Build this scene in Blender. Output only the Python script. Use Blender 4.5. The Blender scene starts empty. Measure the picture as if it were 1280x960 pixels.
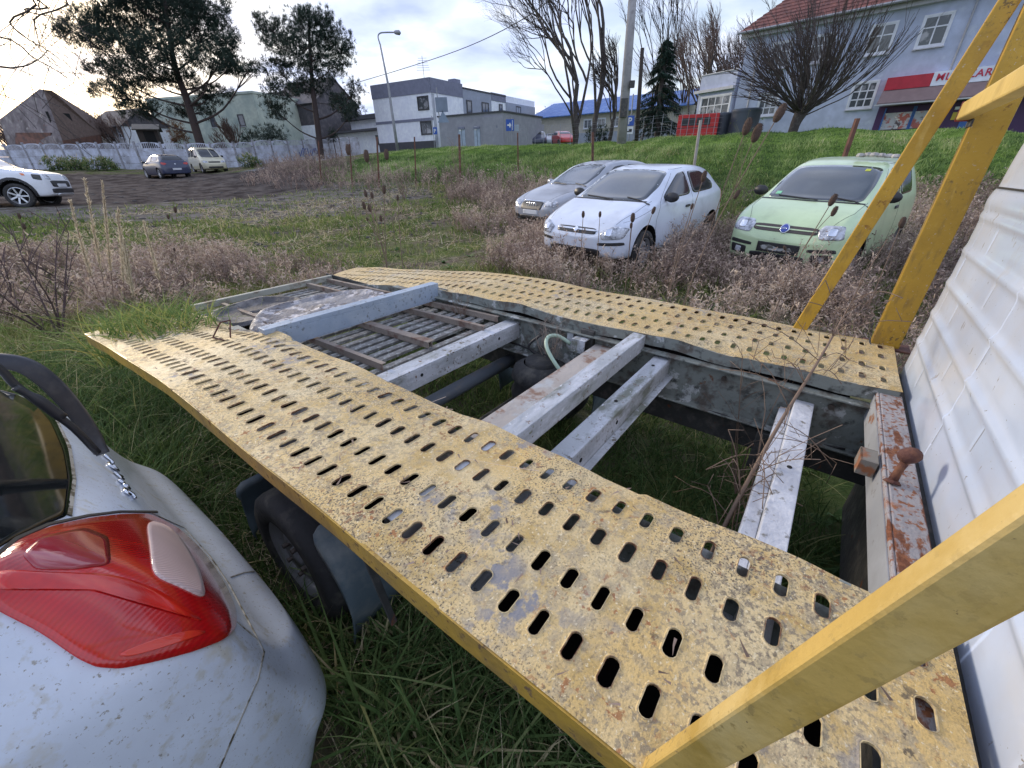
import bpy, bmesh, math, random
import numpy as np
from mathutils import Vector, Matrix
from mathutils.bvhtree import BVHTree
random.seed(7); rng = np.random.default_rng(7)
S = bpy.context.scene; C = S.collection
R = math.radians
# ---------------------------------------------------------------- camera
F, PX, PY, EYE = 510.0, 640.0, 480.0, 1.75
def nrm(v): v = np.array(v, float); return v/np.linalg.norm(v)
_dn = nrm([25, 925, 510]); _Z = -_dn
_fw = nrm(np.array([0, 0, 1.])-_Z*_Z[2]); _X = np.cross(_fw, _Z)
MW = np.array([_X, _fw, _Z])                      # camera axes -> world
cam = bpy.data.cameras.new('camera'); co = bpy.data.objects.new('camera', cam); C.objects.link(co)
cam.sensor_width = 36; cam.lens = F/1280*36; cam.clip_start = .02; cam.clip_end = 3000
cx, cy, cz = MW@np.array([1, 0, 0]), -MW@np.array([0, 1, 0]), -MW@np.array([0, 0, 1.])
co.matrix_world = Matrix(((cx[0], cy[0], cz[0], 0), (cx[1], cy[1], cz[1], 0), (cx[2], cy[2], cz[2], EYE), (0, 0, 0, 1)))
S.camera = co
def ray(px, py): return MW@nrm([px-PX, py-PY, F])
def G(px, py, Y):                                   # point seen at a pixel, Y metres ahead
    r = ray(px, py); t = Y/r[1]; return np.array([r[0]*t, Y, EYE+r[2]*t])
# ---------------------------------------------------------------- world: sky with broken cloud
SUN_EL, SUN_AZ = R(17), R(-48)                      # azimuth from +Y towards +X
sdir = np.array([math.sin(SUN_AZ)*math.cos(SUN_EL), math.cos(SUN_AZ)*math.cos(SUN_EL), math.sin(SUN_EL)])
W = bpy.data.worlds.new('World'); S.world = W; W.use_nodes = True
nt = W.node_tree; nt.nodes.clear()
def nd(nt, t, **k):
    n = nt.nodes.new(t)
    for a, b in k.items():
        if a.startswith('i_'):
            a = a[2:]; a = int(a) if a.isdigit() else a.replace('_', ' ')
            n.inputs[a].default_value = b
        else: setattr(n, a, b)
    return n
def ramp(nt, stops, interp='LINEAR'):
    n = nt.nodes.new('ShaderNodeValToRGB'); e = n.color_ramp.elements; n.color_ramp.interpolation = interp
    while len(e) > 1: e.remove(e[-1])
    for i, (p, c) in enumerate(stops):
        q = e[0] if i == 0 else e.new(p)
        q.position = p; q.color = (c[0], c[1], c[2], 1) if isinstance(c, (tuple, list)) else (c, c, c, 1)
    return n
L = nt.links.new
sky = nd(nt, 'ShaderNodeTexSky', sky_type='NISHITA', sun_disc=False)
sky.sun_elevation = SUN_EL; sky.sun_rotation = SUN_AZ; sky.air_density = 1.2; sky.dust_density = 1.5
bg1 = nd(nt, 'ShaderNodeBackground'); bg1.inputs[1].default_value = .13
hsv = nd(nt, 'ShaderNodeHueSaturation'); hsv.inputs['Saturation'].default_value = 1.0
L(sky.outputs[0], hsv.inputs['Color']); L(hsv.outputs[0], bg1.inputs[0])
tc = nd(nt, 'ShaderNodeTexCoord'); sep = nd(nt, 'ShaderNodeSeparateXYZ'); L(tc.outputs['Generated'], sep.inputs[0])
mx = nd(nt, 'ShaderNodeMath', operation='MAXIMUM'); L(sep.outputs[2], mx.inputs[0]); mx.inputs[1].default_value = 0
ad = nd(nt, 'ShaderNodeMath', operation='ADD'); L(mx.outputs[0], ad.inputs[0]); ad.inputs[1].default_value = .16
dv = nd(nt, 'ShaderNodeVectorMath', operation='DIVIDE'); L(tc.outputs['Generated'], dv.inputs[0])
cmb = nd(nt, 'ShaderNodeCombineXYZ'); [L(ad.outputs[0], cmb.inputs[i]) for i in range(3)]; L(cmb.outputs[0], dv.inputs[1])
flat = nd(nt, 'ShaderNodeVectorMath', operation='MULTIPLY'); L(dv.outputs[0], flat.inputs[0]); flat.inputs[1].default_value = (1, 1, 0)
nz = nd(nt, 'ShaderNodeTexNoise', noise_dimensions='3D'); L(flat.outputs[0], nz.inputs['Vector'])
nz.inputs['Scale'].default_value = .75; nz.inputs['Detail'].default_value = 9; nz.inputs['Roughness'].default_value = .55; nz.inputs['Distortion'].default_value = .5
nz2 = nd(nt, 'ShaderNodeTexNoise'); L(flat.outputs[0], nz2.inputs['Vector']); nz2.inputs['Scale'].default_value = 1.9; nz2.inputs['Detail'].default_value = 8
cov = ramp(nt, [(.38, .40), (.56, 1)]); L(nz.outputs[0], cov.inputs[0])
# cloud brightness: grey-lilac bellies to white; warmer and brighter round the sun
cc = ramp(nt, [(.34, (.42, .50, .74)), (.5, (.60, .68, .94)), (.64, (.88, .92, 1.04))]); L(nz2.outputs[0], cc.inputs[0])
dot = nd(nt, 'ShaderNodeVectorMath', operation='DOT_PRODUCT'); L(tc.outputs['Generated'], dot.inputs[0])
gd = nrm([math.sin(R(-50)), math.cos(R(-50)), .16]); dot.inputs[1].default_value = tuple(gd)
glow = ramp(nt, [(.86, (0, 0, 0)), (.94, (.05, .035, .01)), (.98, (.26, .17, .06)), (1, (.8, .6, .3))]); L(dot.outputs['Value'], glow.inputs[0])
gm = nd(nt, 'ShaderNodeMix', data_type='RGBA', blend_type='ADD'); gm.inputs[0].default_value = 1
L(cc.outputs[0], gm.inputs[6]); L(glow.outputs[0], gm.inputs[7])
bg2 = nd(nt, 'ShaderNodeBackground'); L(gm.outputs[2], bg2.inputs[0]); bg2.inputs[1].default_value = 1.0
ms = nd(nt, 'ShaderNodeMixShader'); L(cov.outputs[0], ms.inputs[0]); L(bg1.outputs[0], ms.inputs[1]); L(bg2.outputs[0], ms.inputs[2])
out = nd(nt, 'ShaderNodeOutputWorld'); L(ms.outputs[0], out.inputs[0])
sun = bpy.data.lights.new('sun', 'SUN'); so = bpy.data.objects.new('sun', sun); C.objects.link(so)
sun.energy = 1.9; sun.angle = R(12); sun.color = (1, .86, .66)
so.rotation_euler = Vector(-sdir).to_track_quat('-Z', 'Y').to_euler()
S.render.engine = 'CYCLES'
S.view_settings.view_transform = 'Standard'; S.view_settings.look = 'None'; S.view_settings.exposure = 0.55; S.view_settings.gamma = 1
# ---------------------------------------------------------------- helpers
def tag(o, label=None, cat=None, group=None, kind=None):
    for k, v in (('label', label), ('category', cat), ('group', group), ('kind', kind)):
        if v: o[k] = v
    return o
def empty(name, loc, rz=0, label=None, cat=None, group=None):
    o = bpy.data.objects.new(name, None); C.objects.link(o); o.empty_display_size = .2
    o.location = [float(q) for q in loc]; o.rotation_euler = (0, 0, rz); return tag(o, label, cat, group)
class MB:
    def __init__(s): s.v = []; s.f = []; s.uvm = None
    def add(s, vs, fs):
        b = len(s.v); s.v += [tuple(float(c) for c in v) for v in vs]; s.f += [tuple(i+b for i in f) for f in fs]; return s
    def box(s, x0, x1, y0, y1, z0, z1, M=None):
        vs = [(x, y, z) for z in (z0, z1) for y in (y0, y1) for x in (x0, x1)]
        if M is not None: vs = [tuple(M@Vector(v)) for v in vs]
        return s.add(vs, [(0, 2, 3, 1), (4, 5, 7, 6), (0, 1, 5, 4), (2, 6, 7, 3), (0, 4, 6, 2), (1, 3, 7, 5)])
    def bar(s, a, b, w, h, up=(0, 0, 1)):
        a, b, up = np.array(a, float), np.array(b, float), np.array(up, float)
        d = nrm(b-a); sd = np.cross(d, up); sd = nrm(sd if np.linalg.norm(sd) > 1e-4 else np.cross(d, [1, 0, 0])); u = np.cross(sd, d)
        vs = [p+sd*w/2*i+u*h/2*j for p in (a, b) for i, j in ((-1, -1), (1, -1), (1, 1), (-1, 1))]
        return s.add(vs, [(0, 3, 2, 1), (4, 5, 6, 7), (0, 1, 5, 4), (1, 2, 6, 5), (2, 3, 7, 6), (3, 0, 4, 7)])
    def tube(s, pts, rad, n=6, cap=True):
        pts = [np.array(p, float) for p in pts]; k = len(pts)
        if not hasattr(rad, '__len__'): rad = [rad]*k
        vs = []; fs = []; ref = None
        for i, p in enumerate(pts):
            d = nrm(pts[min(i+1, k-1)]-pts[max(i-1, 0)]+1e-9)
            if ref is None: ref = np.array([0, 0, 1.]) if abs(d[2]) < .9 else np.array([1., 0, 0])
            a = nrm(np.cross(d, ref)); b = np.cross(a, d); ref = b
            for j in range(n):
                t = 2*math.pi*j/n; vs.append(p+(a*math.cos(t)+b*math.sin(t))*rad[i])
        for i in range(k-1):
            for j in range(n):
                q = (j+1) % n; fs.append((i*n+j, i*n+q, (i+1)*n+q, (i+1)*n+j))
        if cap: fs.append(tuple(range(n))[::-1]); fs.append(tuple((k-1)*n+j for j in range(n)))
        return s.add(vs, fs)
    def lathe(s, prof, n=24, M=None, close=False):                 # profile (r, h) around z
        vs = []; fs = []; k = len(prof)
        for j in range(n):
            t = 2*math.pi*j/n
            for r, h in prof: vs.append((r*math.cos(t), r*math.sin(t), h))
        for j in range(n):
            q = (j+1) % n
            for i in range(k if close else k-1):
                i2 = (i+1) % k; fs.append((j*k+i, q*k+i, q*k+i2, j*k+i2))
        if M is not None: vs = [tuple(M@Vector(v)) for v in vs]
        return s.add(vs, fs)
    def prism(s, poly, f, t0, t1):                                 # f(a, b, t) -> xyz
        k = len(poly); vs = [f(a, b, t) for t in (t0, t1) for a, b in poly]
        return s.add(vs, [tuple(range(k))[::-1], tuple(range(k, 2*k))]+[(i, (i+1) % k, k+(i+1) % k, k+i) for i in range(k)])
    def grid(s, P):                                                # P [i][j] points
        a, b = len(P), len(P[0])
        return s.add([p for r in P for p in r], [(i*b+j, i*b+j+1, (i+1)*b+j+1, (i+1)*b+j) for i in range(a-1) for j in range(b-1)])
    def mesh(s, name, mat, smooth=False):
        m = bpy.data.meshes.new(name); m.from_pydata(s.v, [], s.f); m.update()
        if mat: m.materials.append(mat)
        if smooth: m.shade_smooth()
        return m
    def build(s, name, mat, parent=None, smooth=False, bevel=0, fix=False, label=None):
        m = s.mesh(name, mat, smooth)
        if fix:
            bm = bmesh.new(); bm.from_mesh(m); bmesh.ops.recalc_face_normals(bm, faces=bm.faces); bm.to_mesh(m); bm.free()
        return link(name, m, parent, bevel, label)
def link(name, m, parent=None, bevel=0, label=None):
    o = bpy.data.objects.new(name, m); C.objects.link(o)
    if parent: o.parent = parent
    if bevel:
        b = o.modifiers.new('bevel', 'BEVEL'); b.width = bevel; b.segments = 2; b.limit_method = 'ANGLE'; b.angle_limit = R(40)
    if label: o['label'] = label
    return o
def np_mesh(name, V, Fq, mat, attr=None, parent=None, smooth=False, col=None):
    V = np.asarray(V, np.float32); Fq = np.asarray(Fq, np.int32)
    m = bpy.data.meshes.new(name); k = Fq.shape[1]
    m.vertices.add(len(V)); m.vertices.foreach_set('co', V.ravel())
    m.loops.add(Fq.size); m.loops.foreach_set('vertex_index', Fq.ravel())
    m.polygons.add(len(Fq)); m.polygons.foreach_set('loop_start', np.arange(0, Fq.size, k, dtype=np.int32))
    m.update(calc_edges=True)
    if attr is not None:
        a = m.attributes.new('rnd', 'FLOAT', 'POINT'); a.data.foreach_set('value', np.asarray(attr, np.float32))
    if col is not None:
        for nme, arr in col.items():
            a = m.attributes.new(nme, 'FLOAT', 'POINT'); a.data.foreach_set('value', np.asarray(arr, np.float32))
    m.materials.append(mat)
    if smooth: m.shade_smooth()
    return link(name, m, parent)
def copy_tree(o, parent=None):
    c = o.copy(); C.objects.link(c)
    if parent: c.parent = parent
    for ch in o.children: copy_tree(ch, c)
    return c
# ---------------------------------------------------------------- materials
def mat(name, base, rough=.6, metal=0, layers=(), bump=0, bscale=30, coord='Object', coat=0, spec=.5, var=.12, vscale=3, detail=6, sheen=0, trans=0):
    """base colour + broad variation + layers of (colour, noise scale, lo, hi[, rough[, stretch]])"""
    m = bpy.data.materials.new(name); m.use_nodes = True; t = m.node_tree; l = t.links.new
    b = t.nodes['Principled BSDF']; b.inputs['Roughness'].default_value = rough; b.inputs['Metallic'].default_value = metal
    b.inputs['Coat Weight'].default_value = coat; b.inputs['Coat Roughness'].default_value = .08; b.inputs['Specular IOR Level'].default_value = spec
    c = nd(t, 'ShaderNodeTexCoord').outputs[coord]
    n0 = nd(t, 'ShaderNodeTexNoise'); n0.inputs['Scale'].default_value = vscale; n0.inputs['Detail'].default_value = detail; l(c, n0.inputs['Vector'])
    r0 = ramp(t, [(.3, tuple(x*(1-var) for x in base)), (.7, tuple(min(1, x*(1+var)) for x in base))]); l(n0.outputs[0], r0.inputs[0])
    col = r0.outputs[0]; rg = None
    for i, ly in enumerate(layers):
        lc, sc, lo, hi = ly[:4]; rr = ly[4] if len(ly) > 4 else None
        v = c
        mp = nd(t, 'ShaderNodeMapping'); l(c, mp.inputs['Vector']); mp.inputs['Location'].default_value = (i*3.7+1, i*5.1, i*2.3)
        if len(ly) > 5: mp.inputs['Scale'].default_value = ly[5]
        nn = nd(t, 'ShaderNodeTexNoise'); nn.inputs['Scale'].default_value = sc; nn.inputs['Detail'].default_value = 8; nn.inputs['Roughness'].default_value = .62
        l(mp.outputs[0], nn.inputs['Vector'])
        rm = ramp(t, [(lo, 0.), (hi, 1.)]); l(nn.outputs[0], rm.inputs[0]); fac = rm.outputs[0]
        if len(ly) > 6:                              # only inside broad patches
            n2 = nd(t, 'ShaderNodeTexNoise'); n2.inputs['Scale'].default_value = ly[6][0]; n2.inputs['Detail'].default_value = 4; l(mp.outputs[0], n2.inputs['Vector']); r2 = ramp(t, [(ly[6][1], ly[6][3] if len(ly[6]) > 3 else 0.), (ly[6][2], 1.)]); l(n2.outputs[0], r2.inputs[0])
            mm = nd(t, 'ShaderNodeMath', operation='MULTIPLY'); l(fac, mm.inputs[0]); l(r2.outputs[0], mm.inputs[1]); fac = mm.outputs[0]
        mxn = nd(t, 'ShaderNodeMix', data_type='RGBA'); l(fac, mxn.inputs[0]); l(col, mxn.inputs[6]); mxn.inputs[7].default_value = (*lc, 1)
        col = mxn.outputs[2]
        if rr is not None:
            mr = nd(t, 'ShaderNodeMix', data_type='FLOAT'); l(fac, mr.inputs[0]); mr.inputs[3].default_value = rr
            if rg is None: mr.inputs[2].default_value = rough
            else: l(rg, mr.inputs[2])
            rg = mr.outputs[0]
    l(col, b.inputs['Base Color'])
    if rg is not None: l(rg, b.inputs['Roughness'])
    if bump:
        nb = nd(t, 'ShaderNodeTexNoise'); nb.inputs['Scale'].default_value = bscale; nb.inputs['Detail'].default_value = 6; l(c, nb.inputs['Vector'])
        bp = nd(t, 'ShaderNodeBump'); bp.inputs['Strength'].default_value = bump; bp.inputs['Distance'].default_value = .02; l(nb.outputs[0], bp.inputs['Height']); l(bp.outputs[0], b.inputs['Normal'])
    return m
def leafmat(name, stops, rough=.7, transl=.25):
    m = bpy.data.materials.new(name); m.use_nodes = True; t = m.node_tree; l = t.links.new
    b = t.nodes['Principled BSDF']; b.inputs['Roughness'].default_value = rough; b.inputs['Specular IOR Level'].default_value = .25
    a = nd(t, 'ShaderNodeAttribute', attribute_name='rnd'); r = ramp(t, stops); l(a.outputs['Fac'], r.inputs[0]); l(r.outputs[0], b.inputs['Base Color'])
    tr = nd(t, 'ShaderNodeBsdfTranslucent'); l(r.outputs[0], tr.inputs[0]); mxs = nd(t, 'ShaderNodeMixShader'); mxs.inputs[0].default_value = transl
    l(b.outputs[0], mxs.inputs[1]); l(tr.outputs[0], mxs.inputs[2]); l(mxs.outputs[0], t.nodes['Material Output'].inputs[0])
    return m
RUST = (.16, .055, .025); U1 = (1, 1, 1)
m_deck = mat('worn_cream_deck_paint', (.64, .445, .17), .6, layers=[((.68, .55, .32), 2.2, .42, .62), ((.52, .36, .13), 11, .5, .64), ((.46, .37, .23), 34, .49, .60, .8, U1, (2.6, .38, .56, .2)), ((.28, .23, .16), 85, .515, .585, .85, U1, (1.7, .42, .62, .15)), ((.12, .10, .07), 190, .53, .59, .85, U1, (2.9, .42, .60, .25)), ((.36, .17, .07), 45, .60, .64, .85, U1, (2.1, .45, .6)), ((.75, .64, .42), 140, .60, .65, .6),
        ((.24, .235, .25), 24, .50, .57, .7, U1, (3.6, .56, .68)), ((.09, .075, .06), 38, .58, .63, .9, U1, (3.1, .50, .64)), ((.24, .10, .05), 60, .55, .60, .9, U1, (5, .58, .68)), ((.30, .30, .36), 7, .715, .73, .5)], bump=.22, bscale=230, var=.10)
m_rimd = mat('slot_edge_paint', (.62, .50, .28), .7, layers=[((.16, .075, .04), 5, .47, .56), ((.35, .28, .18), 40, .5, .6)])
m_yellow = mat('ochre_yellow_paint', (.54, .32, .03), .45, layers=[((.38, .22, .02), 3, .42, .66), ((.60, .42, .11), 9, .58, .7, .5, (1, 1, .3)), ((.33, .20, .04), 30, .56, .66, .7, (1, 1, .25)), ((.10, .07, .04), 60, .58, .64, .8, U1, (3, .52, .66, .1)), (RUST, 26, .60, .65, .9, U1, (2.5, .52, .66, .1)), ((.50, .42, .30), 80, .64, .67, .6)], bump=.12, bscale=80)
m_ybr = mat('smooth_mustard_paint', (.55, .37, .10), .5, layers=[((.62, .47, .20), 5, .45, .7), ((.43, .28, .06), 9, .5, .68), ((.36, .25, .08), 60, .57, .63, .7, U1, (5, .4, .6, .2)), ((.16, .10, .05), 120, .62, .66, .8, U1, (4, .45, .6)), ((.30, .29, .34), 4.5, .715, .735, .6), ((.14, .09, .05), 60, .69, .72, .9)], bump=.1, bscale=90)
m_yside = mat('dirty_yellow_flange', (.47, .29, .045), .5, layers=[((.30, .19, .05), 6, .45, .62), ((.16, .10, .05), 40, .58, .66, .85), (RUST, 16, .64, .69, .9)], bump=.2, bscale=60)
m_yend = mat('pale_yellow_paint', (.66, .47, .14), .5, layers=[((.52, .36, .10), 8, .5, .7), ((.12, .08, .05), 40, .68, .72)], bump=.1)
m_redcap = mat('faded_red_plastic', (.45, .06, .04), .5)
m_silver = mat('weathered_grey_primer', (.38, .40, .43), .55, layers=[((.58, .60, .66), 12, .46, .62, .5, (.25, 1, 1)), ((.19, .20, .17), 6, .54, .64, .8, (.4, 1, 1)), ((.13, .11, .08), 40, .56, .62, .8, U1, (4, .48, .62)), ((.62, .64, .68), 45, .62, .67, .6), ((.17, .10, .065), 35, .62, .67, .9), ((.17, .18, .10), 22, .66, .72, .9)], bump=.25, bscale=70)
m_blue = mat('faded_blue_grey_paint', (.31, .38, .48), .45, layers=[((.40, .46, .53), 5, .42, .66), ((.20, .25, .32), 3, .5, .68, .7, (.3, 1, 1)), ((.15, .16, .16), 45, .56, .63, .8, U1, (4, .45, .6, .2)), ((.15, .09, .06), 24, .69, .73, .9)], bump=.1)
m_rustb = mat('rusting_grey_beam', (.33, .31, .32), .6, layers=[(RUST, 22, .50, .56, .9, (.35, 1, 1)), ((.24, .09, .04), 60, .52, .60, .9), ((.33, .14, .07), 7, .60, .70, .9)], bump=.35, bscale=60)
m_intr2 = mat('slot_backing_black', (.009, .008, .008), 1, spec=0)  # for the added sheets that keep the deck slots dark
m_rust = mat('solid_rust', (.10, .04, .032), .85, layers=[((.18, .075, .04), 25, .52, .68)], bump=.3, bscale=80)
m_rail = mat('old_green_grey_rail', (.21, .23, .215), .6, layers=[((.48, .50, .50), 6, .585, .61, .6), ((.12, .105, .09), 12, .5, .62, .8, (.4, 1, 1)), ((.17, .08, .045), 9, .66, .70, .9), ((.07, .075, .07), 18, .55, .66, .8)], bump=.25, bscale=40)
m_dark = mat('grimy_dark_steel', (.045, .045, .045), .65, layers=[((.12, .11, .10), 12, .5, .7), (RUST, 16, .64, .7, .9)], bump=.3)
m_slat = mat('lichen_grey_slat', (.17, .165, .16), .8, layers=[((.33, .34, .33), 30, .5, .6), ((.18, .10, .08), 8, .55, .66), ((.12, .14, .07), 15, .6, .7)], bump=.4, bscale=50)
m_angle = mat('brown_grey_angle_iron', (.24, .20, .17), .75, layers=[((.14, .08, .06), 14, .5, .65)], bump=.3)
m_cab = mat('white_cab_enamel', (.50, .58, .74), .3, layers=[((.52, .54, .60), 2.5, .45, .7), ((.20, .17, .14), 70, .66, .69, .8), ((.32, .31, .33), 26, .66, .69, .7, (1, 1, .4)), ((.45, .44, .45), 5, .6, .75, .6)], bump=.04, bscale=6, coat=.4)
m_tyre = mat('dusty_black_rubber', (.03, .03, .032), .85, layers=[((.09, .085, .075), 10, .5, .7)], bump=.3)
m_rim = mat('dull_silver_wheel', (.34, .34, .37), .45, metal=.4, layers=[((.16, .14, .12), 12, .55, .7, .8)])
m_alloy = mat('bright_alloy', (.62, .64, .68), .3, metal=.7)
m_guard = mat('grey_blue_mudguard', (.09, .125, .15), .6, layers=[((.20, .22, .22), 6, .5, .7)], bump=.1)
m_black = mat('black_plastic', (.025, .025, .028), .45, var=.2)
m_wiper = mat('satin_black_wiper', (.03, .033, .045), .35, layers=[((.07, .07, .075), 20, .5, .7)])
m_liner = mat('dusty_grey_plastic_liner', (.14, .135, .15), .7, layers=[((.50, .48, .50), 13, .50, .55, .6), ((.07, .05, .04), 24, .57, .62, .8), ((.20, .20, .22), 3, .5, .6)], bump=.5, bscale=30)
m_liner2 = mat('black_plastic_liner', (.06, .058, .065), .6, layers=[((.20, .185, .18), 6, .45, .6, .8), ((.05, .045, .04), 30, .55, .62)], bump=.2)
m_hose = mat('pale_green_hose', (.42, .55, .44), .5)
m_chrome = mat('pitted_chrome', (.65, .68, .74), .14, metal=1)
m_bolt = mat('zinc_bolt', (.12, .10, .09), .5, metal=.6)
m_fiestaw = mat('grimy_white_paint', (.60, .66, .76), .32, layers=[((.50, .54, .62), 2.2, .45, .7), ((.50, .51, .50), 30, .56, .68, .6), ((.50, .49, .44), 8, .58, .70, .6), ((.28, .25, .18), 60, .63, .69, .8, U1, (3, .45, .62, .1)), ((.16, .13, .08), 11, .71, .76, .9), ((.30, .29, .27), 140, .62, .66, .7)], coat=.35, bump=.03, bscale=90)
m_seam = mat('dark_seam', (.03, .028, .025), .8)
m_seamd = mat('dirty_seam', (.30, .29, .26), .8, layers=[((.06, .05, .03), 30, .5, .6)])
m_glassd = mat('dark_car_glass', (.012, .014, .018), .05, coat=.3, spec=.6, layers=[((.07, .07, .06), 9, .6, .8, .3)])
m_glass = mat('windscreen_glass', (.03, .04, .05), .03, coat=1, spec=1.0, layers=[((.07, .085, .095), 2, .50, .75, .15)])
m_lens = mat('clear_lamp_lens', (.50, .53, .60), .12, coat=1, layers=[((.16, .17, .20), 9, .45, .6), ((.72, .74, .80), 22, .56, .62)], bump=.2, bscale=25)
m_redlens = mat('red_rear_lens', (.38, .012, .012), .12, coat=1)
m_orange = mat('orange_marker', (.8, .2, .04), .2, coat=1)
m_plate = mat('white_plate', (.6, .62, .66), .4)
m_intr = mat('inner_black', (.008, .008, .008), .9)
def paint(name, c, dirt=.5, coat=.6): return mat(name, c, .28, coat=coat, layers=[(tuple(x*.75 for x in c), 2.5, .5, .75), (tuple(x*.55+.06 for x in c), 22, .72-.12*dirt, .80, .6)], var=.06)
m_corsa = paint('white_car_paint', (.66, .71, .82)); m_panda = paint('mint_green_paint', (.54, .68, .42)); m_audi = paint('silver_grey_paint', (.34, .36, .41))
m_hatch = paint('dark_blue_paint', (.03, .04, .085)); m_van = paint('beige_paint', (.55, .52, .38)); m_suv = paint('white_suv_paint', (.75, .78, .84)); m_redc = paint('red_paint', (.5, .03, .03))
# ---------------------------------------------------------------- terrain
TR = [(0, 0, 0), (-3, 3, .08), (-1, 6, .08), (3, 2, -.08), (6, 1, -.1), (5, 7, .1), (2.4, 8, .2), (2.4, 11.7, .23), (-6, 8, .2), (-10, 8, .35), (-17.7, 15.2, .8), (-24, 33, 1.15), (-3, -6, 0), (6, -6, 0), (-12, -4, .2), (-24, 5, .8)]
pix = [(0, 212, 44), (90, 212, 42), (180, 211, 41), (300, 209, 44), (400, 199, 54), (450, 194, 61), (497, 190, 42),
       (400, 236, 22), (500, 225, 21), (640, 223, 19), (790, 240, 14.5),
       (500, 189, 34), (560, 187, 30), (640, 185, 27), (700, 185, 25), (780, 180, 23.5), (860, 173, 22), (930, 170, 20.5), (1000, 168.5, 19), (1090, 168, 17), (1180, 169, 15.5), (1280, 174, 14),
       (552, 187, 50), (630, 188, 45), (690, 184, 60), (500, 190, 56)]
for p in pix: TR.append(tuple(G(*p)))
TR += [(8.5, 12.2, .4), (11.5, 9.6, .35), (14, 7, .3), (5, 13.6, .45)]
for p in [(780, 180, 23.5), (860, 173, 22), (930, 170, 20.5), (1000, 168.5, 19), (1090, 168, 17), (1180, 169, 15.5), (1280, 174, 14)]:
    q = G(*p); q = q*1.0; TR.append((q[0]*1.35, q[1]*1.35, q[2]+.05)); TR.append((q[0]*2.2, q[1]*2.2, q[2]+.3))
TR += [(-60, 60, 2.6), (60, 60, 3.5), (0, 110, 4), (-90, 20, 2.5), (70, 0, 2), (0, -40, 0), (-60, -30, 1), (50, -30, .5), (80, 110, 5), (-80, 120, 5)]
TP = np.array(TR)
def _phi(d): return d*d*np.log(d+1e-6)*1.0
def _fitr():
    n = len(TP); d = np.linalg.norm(TP[:, None, :2]-TP[None, :, :2], axis=2)
    A = np.zeros((n+3, n+3)); A[:n, :n] = _phi(d)+np.eye(n)*.6; A[:n, n] = 1; A[:n, n+1:] = TP[:, :2]; A[n:, :n] = A[:n, n:].T
    return np.linalg.solve(A, np.concatenate([TP[:, 2], [0, 0, 0]]))
_w = _fitr()
def H0(x, y):
    x = np.atleast_1d(np.asarray(x, float)); y = np.atleast_1d(np.asarray(y, float)); n = len(TP)
    z = _w[n]+_w[n+1]*x+_w[n+2]*y
    for i in range(n): z = z+_w[i]*_phi(np.hypot(x-TP[i, 0], y-TP[i, 1]))
    return z
def axis(a, b, fine0, fine1, st, grow=1.12):
    c = list(np.arange(fine0, fine1+st/2, st)); s = st; v = fine1
    while v < b: s *= grow; v += s; c.append(v)
    s = st; v = fine0
    while v > a: s *= grow; v -= s; c.insert(0, v)
    return np.array(c)
ax = axis(-700, 700, -9, 9, .2, 1.07); ay = axis(-60, 1400, -1, 16, .2, 1.06)
def ground_z(x, y):
    r = np.hypot(x, y); z = np.where(r < 140, H0(np.clip(x, -110, 110), np.clip(y, -60, 140)), 0)
    far = H0(np.clip(x*100/np.maximum(r, 100), -100, 100), np.clip(y*100/np.maximum(r, 100), -50, 100))
    z = np.where(r < 100, z, far)
    b = .035*np.sin(x*2.1+1.3*np.sin(y*.9))*np.sin(y*1.7+.8*np.sin(x*1.3))+.02*np.sin(x*5.3+y*2)*np.sin(y*4.7-x)
    k = np.clip(z-.4, 0, 2.2)/2.2; b2 = .10*np.sin(x*1.1+y*.6)*np.sin(y*1.4-x*.5)*np.clip(k*2, 0, 1)*(k < .95)
    return z+b*(np.hypot(x, y) > 1)+b2
XX, YY = np.meshgrid(ax, ay); ZZ = ground_z(XX.ravel(), YY.ravel()).reshape(XX.shape)
def hz(x, y):                                       # bilinear on the grid = the rendered surface
    x = np.asarray(x, float); y = np.asarray(y, float)
    i = np.clip(np.searchsorted(ax, x)-1, 0, len(ax)-2); j = np.clip(np.searchsorted(ay, y)-1, 0, len(ay)-2)
    u = (x-ax[i])/(ax[i+1]-ax[i]); v = (y-ay[j])/(ay[j+1]-ay[j])
    return ZZ[j, i]*(1-u)*(1-v)+ZZ[j, i+1]*u*(1-v)+ZZ[j+1, i]*(1-u)*v+ZZ[j+1, i+1]*u*v
def h1(x, y): return float(hz(x, y))
def hit_ground(px, py, ymax=120):                   # where a pixel's line of sight meets the terrain
    Y = np.concatenate([np.arange(.3, 12, .05), np.arange(12, ymax, .2)]); r = ray(px, py); t = Y/r[1]
    d = EYE+r[2]*t-hz(r[0]*t, Y); k = np.argmax(d < 0)
    if d[k] >= 0: k = len(Y)-1
    return np.array([r[0]*t[k], Y[k], float(hz(r[0]*t[k], Y[k]))])
def inpoly(x, y, poly):
    x = np.asarray(x); y = np.asarray(y); c = np.zeros(x.shape, bool); n = len(poly)
    for i in range(n):
        x0, y0 = poly[i]; x1, y1 = poly[(i+1) % n]
        k = ((y0 > y) != (y1 > y)) & (x < (x1-x0)*(y-y0)/(y1-y0+1e-12)+x0); c ^= k
    return c
def wob(x, y): return .5*np.sin(x*.9+y*.4)+.35*np.sin(y*1.3-x*.6)+.25*np.sin(x*2.7+y*1.9)
LOT = [(-60, 12.5), (-19, 14), (-13, 17.5), (-8.8, 22), (-10, 27.5), (-17, 33), (-24, 36), (-60, 38)]
DIRT = [(-19, 13.5), (-11, 12.5), (-5, 13.5), (-3.2, 18), (-6, 24), (-10, 24), (-14, 17)]
g = XX+wob(XX, YY)*.8; hh = YY+wob(YY, XX)*.8
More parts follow.
